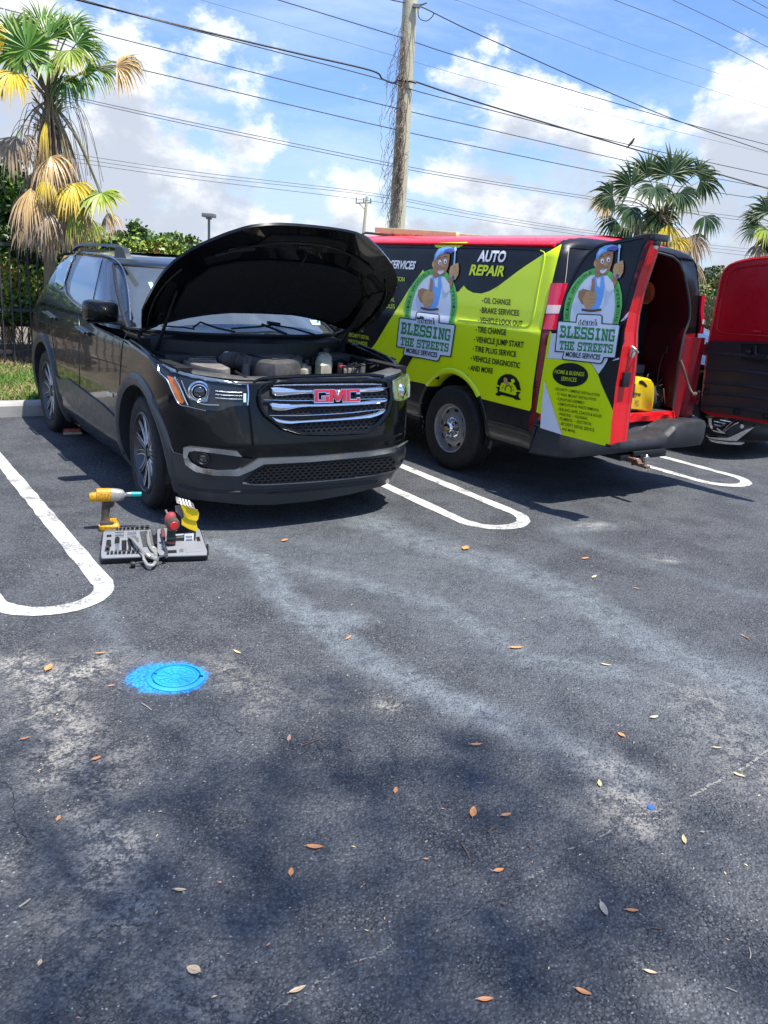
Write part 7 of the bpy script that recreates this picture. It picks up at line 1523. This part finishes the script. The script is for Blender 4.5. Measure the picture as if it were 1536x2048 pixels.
for i in range(13):
    a = gp(*c8(656+i*3, 572+i*13), z0+.006); c = gp(*c8(738+i*2.5, 560+i*13), z0+.006); MB().tube([a, c], .0035, 6).build('spanner', MSTL, case, True)
for x0 in (385, 520):
    for k_ in range(4): a = gp(*c8(x0, 575+k_*17), z0+.003); c = gp(*c8(x0+98, 571+k_*17), z0+.003); MB().tube([a, c], .003, 6).build('extension_bar', MSTL if (k_+x0) % 2 else MCHS, case, True)
for i in range(6): a = gp(*c8(386, 700+i*13), z0+.003); c = gp(*c8(432, 698+i*13), z0+.003); MB().tube([a, c], .0028, 6).build('driver_bit', MCHS, case, True)
for (x, y, x2, y2) in ((410, 640, 405, 690), (483, 690, 480, 765), (545, 655, 548, 765), (612, 690, 616, 770)):
    a = gp(*c8(x, y), z0+.008); c = gp(*c8(x2, y2), z0+.008); MB().tube([a, (a+c)/2, c], [.013, .007, .008], 10).build('ratchet', MPLB, case, True)
flat('tray_cell', [(1270, 625), (1310, 618), (1325, 665), (1285, 672)], z0-.004, z0+.002, MPLB, case); flat('tray_cell', [(1150, 740), (1330, 730), (1345, 780), (1160, 790)], z0-.002, z0+.003, MCAS, case)
flat('tray_cell', [(870, 560), (930, 558), (940, 640), (880, 640)], z0-.002, z0+.003, MCAS, case)
for pts in ([(280, 545), (392, 540), (385, 560), (276, 566)], [(520, 635), (640, 628), (650, 680), (560, 690)], [(380, 640), (436, 638), (434, 700), (378, 702)], [(456, 660), (510, 658), (512, 780), (456, 782)], [(1090, 755), (1135, 752), (1138, 790), (1090, 792)], [(960, 770), (1060, 765), (1062, 800), (962, 804)], [(755, 560), (785, 560), (815, 760), (790, 765)]): flat('tray_cell', pts, z0-.003, z0+.0012, MPLB if len(pts) == 4 and pts[0][0] in (380, 456, 960) else mat('case_recess', (.10, .105, .11), .7, var=.1) if 'case_recess' not in MATS else MATS['case_recess'], case)
# locking pliers and G clamp across the case
MPLI = mat('worn_nickel', (.50, .48, .42), .4, metal=.6, var=.15, scale=40); pz = .075
pl = thing('locking_clamp', 'worn nickel locking clamp lying across the front of the socket case', 'clamp')
g8 = lambda x, y, z: gp(*c8(x, y), z)
def bar8(name, pts, r_, m_, par): return MB().tube(spline([g8(*p) for p in pts], 5), r_, 8).build(name, m_, par, True)
bar8('handle', [(530, 625, .07), (580, 650, .085), (640, 720, .085), (720, 800, .075), (770, 840, .06)], [.006+.003*abs(math.sin(k_*.22)) for k_ in range(21)], MPLI, pl)
bar8('handle', [(560, 640, .062), (620, 740, .06), (690, 830, .055), (700, 880, .04)], .007, MPLI, pl)
bar8('jaw', [(700, 870, .04), (740, 930, .03), (800, 935, .03), (830, 880, .035), (825, 800, .05), (790, 760, .06), (755, 690, .06), (745, 600, .055)], .010, MPLI, pl); bar8('jaw', [(720, 830, .05), (790, 850, .05), (850, 870, .05)], .012, MPLI, pl)
bar8('screw', [(590, 920, .02), (640, 905, .025), (700, 900, .03)], .005, MSTL, pl); MB().lathe([(0, .012), (.016, .012), (.018, .006), (.018, -.006), (.016, -.012), (0, -.012)], axis_m(g8(580, 925, .022), (1, .3, .1)), 14).build('adjusting_knob', MPLB, pl, True)
bar8('screw', [(830, 860, .05), (890, 840, .055), (960, 820, .055)], .0065, MSTL, pl); bar8('jaw', [(800, 740, .06), (830, 760, .055), (835, 830, .05)], .009, MPLI, pl)
bar8('clamp_foot', [(905, 730, .06), (935, 750, .06), (950, 790, .055), (930, 830, .05), (955, 850, .04)], .009, MSTL, pl)
# screwdriver with dark red grip
sc = thing('screwdriver', 'short screwdriver with brown and red grip resting on the right half of the case', 'screwdriver')
bar8('grip', [(905, 545, .075), (912, 590, .072), (918, 640, .068), (922, 662, .065)], [.010, .0135, .0135, .0135, .0135, .0135, .013, .012, .011, .012, .012, .011, .009, .009, .009, .008], mat('grip_maroon', (.14, .045, .04), .6, var=.3, scale=30), sc); bar8('shaft', [(922, 662, .065), (932, 740, .055)], .0045, MCHS, sc)
# red air impact tool standing on the case
b, n_, s_, U_ = upright(*c8(1000, 790)); at2 = thing('air_ratchet', 'dirty red air tool with black grip standing upright in the case', 'air tool')
MTR = mat('tool_red', (.33, .05, .05), .5, var=.2, scale=20, dirt=((.14, .10, .09), .6, 26))
hbody('tool_grip', [(545, 955, 1050, .8), (620, 950, 1050, .8), (700, 948, 1046, .8), (770, 945, 1050, .8)], mat('grip_black', (.012, .016, .015), .6, var=.2, scale=20), at2, sq=.85)
hbody('grip_band', [(618, 947, 1053, .82), (636, 947, 1053, .82)], mat('band_green', (.02, .10, .05), .6, var=.2), at2, sq=.85); hbody('grip_band', [(668, 946, 1052, .82), (690, 946, 1052, .82)], MTR, at2, sq=.85)
hbody('motor_body', [(358, 965, 1035, .9), (375, 945, 1050, .9), (420, 925, 1058, .9), (480, 930, 1062, .9), (545, 960, 1055, .9)], MTR, at2, sq=.9)
cc = P8(1028, 495, -.045); Mx = axis_m(cc, -n_+np.array([.25, 0, -.12])); MB().lathe([(.0, .012), (.030, .012), (.036, .008), (.040, -.01), (.038, -.05)], Mx, 24).build('front_cap', MTD, at2, True); MB().lathe([(0, .016), (.024, .015), (.028, .010)], Mx, 24).build('red_face', mat('face_red', (.60, .03, .03), .4, var=.15, scale=40), at2, True)
MB().tube([P8(958, 370), P8(940, 330)], .006, 8).build('air_inlet', MTG, at2, True)
# yellow and black box standing open behind it
bx = thing('parts_box', 'yellow and black cardboard parts box with its flap open, printed white label', 'box')
b, n_, s_, U_ = upright(*c8(1150, 745)); MBX = mat('carton_black', (.020, .020, .022), .5, var=.15); MYB = mat('carton_yellow', (.85, .60, .01), .45, var=.05); MBXG = mat('carton_grey', (.20, .19, .17), .8, var=.2)
def bpan(name, pts, m_, back0=0., th=.004, par=bx):
    f0 = [P8(x, y, back0+(bb[0] if bb else 0)) for x, y, *bb in pts]; return MB().loft([[tuple(p) for p in f0], [tuple(p+n_*th) for p in f0]]).build(name, m_, par)
bpan('box_front', [(1035, 590), (1272, 572), (1258, 742), (1050, 748)], MBX); bpan('box_side', [(1272, 572), (1272, 560, .09), (1262, 725, .09), (1258, 742)], MBX)
bpan('box_side', [(1035, 590), (1040, 575, .09), (1055, 730, .09), (1050, 748)], MBX); bpan('box_back', [(1040, 560), (1275, 545), (1262, 725), (1055, 730)], MBX, .10)
bpan('box_label', [(1146, 592), (1250, 585), (1246, 672), (1146, 678)], MTXW, -.0015, .001)
for i in range(8): bpan('print_bar', [(1162+i*9, 612), (1166+i*9, 612), (1166+i*9, 636), (1162+i*9, 636)], MTXB, -.003, .0008)
for y in (652, 662): bpan('print_line', [(1160, y), (1236, y-3), (1236, y+1), (1160, y+4)], MTXB, -.003, .0008)
bpan('print_line', [(1042, 596), (1138, 590), (1138, 604), (1048, 612)], MTXW, -.0015, .001); bpan('print_line', [(1055, 622), (1138, 616), (1138, 632), (1060, 640)], MBXG, -.0015, .001)
bpan('print_line', [(1062, 718), (1110, 712), (1112, 722), (1064, 728)], MTXW, -.0015, .001)
bpan('yellow_flap', [(1115, 425), (1150, 402), (1170, 430), (1275, 445), (1290, 540), (1276, 566), (1190, 535), (1115, 490)], MYB, .02, .004)
bpan('yellow_flap', [(1100, 265, -.01), (1290, 330, -.01), (1306, 365), (1296, 430), (1282, 450), (1230, 440), (1175, 425), (1140, 395), (1130, 350)], MYB, .012, .004)
bpan('black_flap', [(1050, 182, .05), (1080, 190, .05), (1200, 222, .05), (1245, 262, .03), (1262, 318, .0), (1180, 300, .0), (1062, 252, .02), (1045, 215, .04)], MBX, .0, .004)
for i in range(4): bpan('print_line', [(1085+i*34, 198+i*8, .045), (1100+i*34, 202+i*8, .045), (1120+i*34, 268+i*8, .008), (1105+i*34, 262+i*8, .008)], MTXW, -.003, .001)
bpan('box_inner', [(1045, 285), (1105, 270), (1140, 400), (1120, 420), (1050, 345)], MBXG, .03, .004); bpan('box_inner', [(1105, 480), (1190, 520), (1272, 562), (1200, 575), (1060, 578), (1075, 430)], MBX, .06, .004)

# ================================================================ manhole lid
mh = thing('valve_cover', 'small round cast iron utility lid sprayed bright blue', 'utility cover', (MH[0], MH[1], 0)); MBLU2 = mat('spray_blue', (.02, .33, .80), .45, var=.08, scale=30, dirt=((.015, .25, .62), .45, 24), bump=.4, bscale=180)
MB().lathe([(MHR+.004, -.01), (MHR+.002, .005), (MHR-.006, .009), (MHR-.016, .011), (MHR-.018, -.004)], None, 56).build('frame_ring', MBLU2, mh, True)
MB().lathe([(MHR-.024, -.003), (MHR-.0245, .010), (MHR-.032, .012), (MHR-.034, .0075), (MHR-.05, .0065), (0, .0065)], None, 56).build('lid', MBLU2, mh, True)
mb = MB()
for k_ in range(12):
    a = 2*PI*k_/12; c_, s2 = math.cos(a), math.sin(a); mb.tube([(.02*c_, .02*s2, .0080), (.078*c_, .078*s2, .0080)], .0032, 5)
for r_ in (.03, .052, .074): mb.tube([(r_*math.cos(t), r_*math.sin(t), .0075) for t in np.linspace(0, 2*PI, 33)], .002, 5, False)
o = mb.build('cast_rib', MBLU2, mh, True); o['kind'] = 'stuff'
pk_ = gp(405, 1357)-np.array([MH[0], MH[1], 0]); MB().lathe([(0, .0125), (.008, .012), (.009, .008)], Matrix.Translation((float(pk_[0])-.006, float(pk_[1]), 0)), 12).build('pick_hole', MATS['grille_void'], mh, True)
pk_ = gp(308, 1352)-np.array([MH[0], MH[1], 0]); MB().lathe([(0, .0125), (.005, .012), (.006, .008)], Matrix.Translation((float(pk_[0])+.006, float(pk_[1]), 0)), 12).build('pick_hole', MATS['grille_void'], mh, True)

# ================================================================ fallen leaves, twigs
def leaf_mat(name, c): return mat(name, c, .6, var=.22, scale=60, dirt=((c[0]*.5, c[1]*.42, c[2]*.4), .5, 90))
MLF = {'o': leaf_mat('leaf_orange', (.72, .28, .08)), 't': leaf_mat('leaf_tan', (.72, .52, .31)), 'y': leaf_mat('leaf_straw', (.72, .60, .28)), 'p': leaf_mat('leaf_pink', (.42, .24, .19)), 'g': leaf_mat('leaf_grey', (.44, .38, .30))}
def fallen(x, y, Lp, ang, asp, kind, label, curl=.25):
    """leaf of Lp photo pixels along angle ang (degrees, image), width ratio asp"""
    c = gp(x, y); a = math.radians(ang); e1 = gp(x+Lp/2*math.cos(a), y-Lp/2*math.sin(a)); e0 = gp(x-Lp/2*math.cos(a), y+Lp/2*math.sin(a)); d = e1-e0; L = np.linalg.norm(d); d /= L; L = min(L, .085); s_ = np.array([-d[1], d[0], 0]); w = L*asp
    t = thing('fallen_leaf', label, 'leaf', (c[0], c[1], .002), group='fallen leaves on the asphalt'); n = 9; rings = []
    for i in range(n):
        f = i/(n-1); wd = w*math.sin(PI*f)**.75*(1-.25*f)+.0006; z = .002+curl*L*(.35*(2*f-1)**2); row = []
        for k_ in (-1, -.5, 0, .5, 1): row.append(tuple(d*L*(f-.5)+s_*wd*k_/2*.9+np.array([0, 0, z+curl*wd*.55*abs(k_)])))
        rings.append(row)
    mb = MB(); mb.loft(rings, close=False, cap=False); o = mb.build('blade', MLF[kind], t, True)
    MB().tube([tuple(d*L*f+np.array([0, 0, .003+.5*curl*L*f*f])) for f in (-.62, -.5, -.2, .2, .45)], [.0009, .0011, .0008, .0006, .0004], 5).build('midrib', MLF['g' if kind != 'g' else 't'], t)
    return t
LV = [(200, 1308, 20, 5, .30, 'o', 'orange sliver of leaf above and left of the blue lid'), (97, 1338, 18, 50, .6, 'o', 'curled orange leaf on the sandy patch left of the blue lid'), (222, 1373, 14, 10, .4, 'o', 'faint orange leaf scrap between sandy patch and blue lid'), (475, 1306, 16, -25, .35, 'y', 'pale straw leaf right of the blue lid, above it'),
      (193, 1519, 22, 20, .5, 'o', 'orange leaf with a notch below the blue lid'), (50, 1479, 22, 15, .4, 'o', 'ragged brown orange leaf near the left edge, level with the shade'), (578, 1479, 14, 75, .4, 'p', 'pinkish upright leaf curl in the middle of the lot'), (117, 1639, 14, 60, .5, 'o', 'tiny torn orange leaf at the left in the shade'),
      (569, 1082, 13, 20, .5, 'o', 'small orange leaf just in front of the black car'), (532, 1112, 12, 0, .3, 'y', 'small straw leaf in front of the black car, lower of two'), (931, 1098, 10, 45, .7, 'o', 'small orange leaf below the middle hairpin line'), (1032, 1297, 28, 2, .35, 'o', 'long orange leaf on the pale wash mark in mid lot'),
      (1170, 1118, 14, 10, .4, 'o', 'small orange leaf behind the van, right of centre'), (1188, 1155, 10, 30, .4, 'y', 'tiny straw leaf below the small orange one behind the van'), (1273, 1178, 14, -10, .4, 'p', 'small dull leaf right of centre behind the van'), (1212, 1331, 22, -10, .3, 'y', 'thin straw coloured leaf right of the long orange one'),
      (1308, 1436, 16, 10, .5, 'y', 'small yellow leaf in the lower right sunlit area'), (952, 1491, 24, 3, .42, 'o', 'orange leaf at the upper border of the shade'), (1243, 1472, 17, -30, .65, 'o', 'rounded orange leaf right of the shade border'), (1433, 1497, 18, -5, .3, 'y', 'thin pale leaf far right beside the crack'),
      (1478, 1552, 28, -18, .35, 'y', 'long pale leaf at the right where the crack begins'), (791, 1583, 13, 80, .5, 'o', 'short upright orange leaf in the shade centre'), (1199, 1569, 14, 100, .45, 'y', 'small pale upright leaf right of centre'), (946, 1627, 22, 82, .5, 'o', 'upright orange leaf left of its horizontal neighbour'),
      (1012, 1632, 21, 12, .5, 'o', 'short orange leaf right of the upright one'), (960, 1568, 12, -5, .3, 'p', 'thin dull leaf scrap between two orange leaves'), (629, 1696, 36, -3, .42, 'o', 'large half moon orange leaf in the shade'), (582, 1747, 17, 85, .55, 'o', 'upright orange brown leaf below the half moon leaf'),
      (360, 1782, 26, -3, .38, 't', 'tan boat shaped leaf lower left of centre'), (440, 1767, 7, 0, .8, 'o', 'orange speck of leaf right of the tan boat shaped one'), (80, 1928, 15, 70, .6, 't', 'small torn tan leaf at the lower left edge'), (387, 1943, 30, 160, .85, 't', 'broad heart shaped tan leaf near the bottom'),
      (595, 1982, 37, 22, .35, 't', 'long tan leaf near the bottom, left of centre'), (537, 1891, 9, 40, .4, 'o', 'orange leaf fragment above the long tan leaf'), (997, 1743, 21, 12, .55, 'o', 'orange pointed leaf right of the dark twig'), (852, 1720, 9, 0, .7, 'o', 'tiny orange leaf bit left of the dark twig'),
      (1207, 1821, 32, -65, .45, 'g', 'grey brown weathered leaf at the lower right'), (1264, 1823, 27, -4, .35, 'o', 'orange leaf just right of the weathered grey one'), (1300, 1946, 28, -15, .35, 't', 'tan leaf near the bottom right'), (1166, 1986, 36, -22, .42, 'o', 'large orange brown leaf at the bottom right of centre'),
      (970, 2001, 33, 3, .38, 'o', 'orange leaf at the bottom edge in the centre'), (1368, 1682, 18, -75, .4, 'y', 'straw leaf upright at the right below the blue cap'), (1405, 1666, 8, 0, .8, 'p', 'tiny brown leaf bit right of the upright straw leaf'), (1080, 1615, 9, 0, .4, 'p', 'pinkish leaf scrap above the shade centre'), (697, 1277, 12, 40, .3, 'o', 'thin orange sliver on the pale wash mark'),
      (1490, 1275, 20, -25, .2, 'o', 'thin brown sliver at the right edge, middle of the lot')]
for a in LV: fallen(*a)
MTW = mat('twig', (.16, .10, .07), .9, var=.3); MTWL = mat('twig_pale', (.36, .32, .26), .9, var=.3)
for (x0, y0, x1, y1, m_, r_, lab) in ((922, 1686, 940, 1717, MTW, .0028, 'dark straight twig in the shade right of centre'), (976, 1664, 990, 1650, MTW, .0026, 'short brown twig above the dark straight twig'), (283, 1406, 303, 1420, MTWL, .0022, 'pale twig just below the blue lid'), (606, 1490, 645, 1475, MTW, .0016, 'thin crooked twig left of centre at the shade border'), (38, 1814, 60, 1798, MTWL, .0028, 'stubby grey twig near the left edge'),
    (697, 1497, 706, 1503, MTW, .0022, 'tiny dark twig left of centre in the shade'), (1060, 1784, 1062, 1790, MTW, .0015, 'tiny twig under the pointed orange leaf'), (818, 1848, 824, 1838, MTW, .0016, 'tiny brown twig at lower centre'), (1302, 1855, 1322, 1857, MTW, .0015, 'thin reddish twig right of the orange leaf'), (1498, 1895, 1500, 1918, MTWL, .0018, 'pale curved straw at the lower right edge'),
    (1452, 1975, 1474, 1984, MTWL, .0014, 'pale thin straw at the bottom right'), (1485, 1270, 1500, 1282, MTW, .0018, 'brown twig near the right edge, mid lot'), (1010, 1810, 1000, 1806, MTW, .0018, 'stub of twig under the crack line'), (1055, 1690, 1062, 1698, MTW, .0018, 'short thin twig right of the dark one')):
    a = gp(x0, y0, .003); c = gp(x1, y1, .003); m2 = (a+c)/2+np.array([.002, -.002, .002]); tag(MB().tube(spline([a, m2, c], 4), r_, 6).build('twig', m_, None, True), lab, 'twig', 'twigs on the asphalt')
# blue bottle cap
a = gp(1301, 1616); cp = MB().lathe([(0, .006), (.009, .006), (.0115, .004), (.012, 0)], Matrix.Translation((a[0], a[1], .001)) @ Matrix.Rotation(.15, 4, 'X'), 20).build('bottle_cap', mat('cap_blue', (.02, .12, .60), .4, var=.1), None, True); tag(cp, 'small bright blue plastic bottle cap at the right on the asphalt', 'bottle cap')
# loose grit standing on the surface
r4 = np.random.default_rng(11); n = 2600; gxx = r4.uniform(-1.9, 3.2, n); gyy = 1.2+r4.exponential(1.6, n); s_ = r4.uniform(.0008, .0030, n); V = []; F = []
for x, y, q in zip(gxx, gyy, s_):
    b = len(V); a = r4.uniform(0, PI); ca, sa = math.cos(a)*q*1.6, math.sin(a)*q*1.6; V += [(x-ca, y-sa, 0), (x+sa*.7, y-ca*.7, 0), (x+ca, y+sa, 0), (x-sa*.7, y+ca*.7, 0), (x, y, q*1.1)]; F += [(b, b+1, b+4), (b+1, b+2, b+4), (b+2, b+3, b+4), (b+3, b, b+4)]
tag(mk('grit', V, F, mat('grit_pale', (.34, .33, .31), .9, var=.3, scale=30)), 'pale loose grit scattered over the asphalt', kind='stuff')

n = 420; xx = r4.uniform(-2.4, 4.2, n); yy = 1.3+r4.exponential(2.2, n); V = []; F = []
for x, y in zip(xx, yy):
    if y > 8.5: continue
    b = len(V); a = r4.uniform(0, PI); L_ = r4.uniform(.003, .009); w_ = L_*r4.uniform(.12, .4); ca, sa = math.cos(a), math.sin(a); V += [(x-ca*L_, y-sa*L_, .002), (x+sa*w_, y-ca*w_, .004), (x+ca*L_, y+sa*L_, .003), (x-sa*w_, y+ca*w_, .0035)]; F += [(b, b+1, b+2, b+3)]
tag(mk('leaf_crumbs', V, F, [MLF['t'], MLF['p'], MLF['y']], mi=[i % 3 for i in range(len(F))]), 'tiny brown and straw leaf crumbs over the asphalt', kind='stuff')

# ================================================================ trees behind the camera whose crowns shade the foreground
def shade_tree(cx, cy, h, blobs, lab, seed):
    r5 = np.random.default_rng(seed); t = thing('oak_tree', lab, 'tree', (cx, cy, 0)); mb = MB(); mb.tube(spline([(0, 0, 0), (.1, .05, h*.3), (-.05, 0, h*.55), (.1, 0, h*.7)], 5), [.28-.009*i for i in range(16)], 12); C = []
    for (bx_, by_, bz_, rr_, nn) in blobs:
        mb.tube(spline([(0, 0, h*.45), ((bx_-cx)*.5, (by_-cy)*.5, h*.62), (bx_-cx, by_-cy, bz_)], 4), [.05-.005*i for i in range(9)], 5); P = r5.standard_normal((nn, 3))*rr_*.74; P[:, 2] *= .8; P += .05*np.sin(P[:, [1, 2, 0]]*5); C.append(P+np.array([bx_-cx, by_-cy, bz_]))
    mb.build('trunk', MCORE, t, True); cloud_obj('crown', np.concatenate(C), .062, [ML[0], ML[1]], [.6, .4], t)
BLOBS = []
def over(px_, py_, h, r_, n): g_ = gp(px_, py_); BLOBS.append((g_[0]+h*SUN.x/SUN.z, g_[1]+h*SUN.y/SUN.z, h, r_, n))
for (px_, py_, r_, n) in ((100, 1640, .40, 900), (420, 1640, .42, 1100), (640, 1560, .40, 1200), (900, 1560, .42, 1300), (1060, 1650, .36, 900), (120, 1900, .5, 1500), (450, 1850, .5, 1700), (800, 1780, .5, 1800), (1080, 1850, .40, 1200), (300, 2047, .5, 1600), (750, 2020, .5, 1800), ): over(px_, py_, 13.5, r_*1.25, int(n*.08))
for (x, y, r_, n) in ((-.9, .6, .9, 4200), (.6, .5, .9, 4200), (-2.4, .9, .9, 3600), (1.6, -.8, .8, 1500), (-.3, -.9, 1.2, 5000), (-2.2, -.9, 1.2, 4000)): BLOBS.append((x+13.5*SUN.x/SUN.z, y+13.5*SUN.y/SUN.z, 13.5, r_, int(n*.08)))
shade_tree(7.5, -6.0, 13.6, BLOBS, 'tall oak behind the camera whose high crown shades the foreground asphalt', 21)
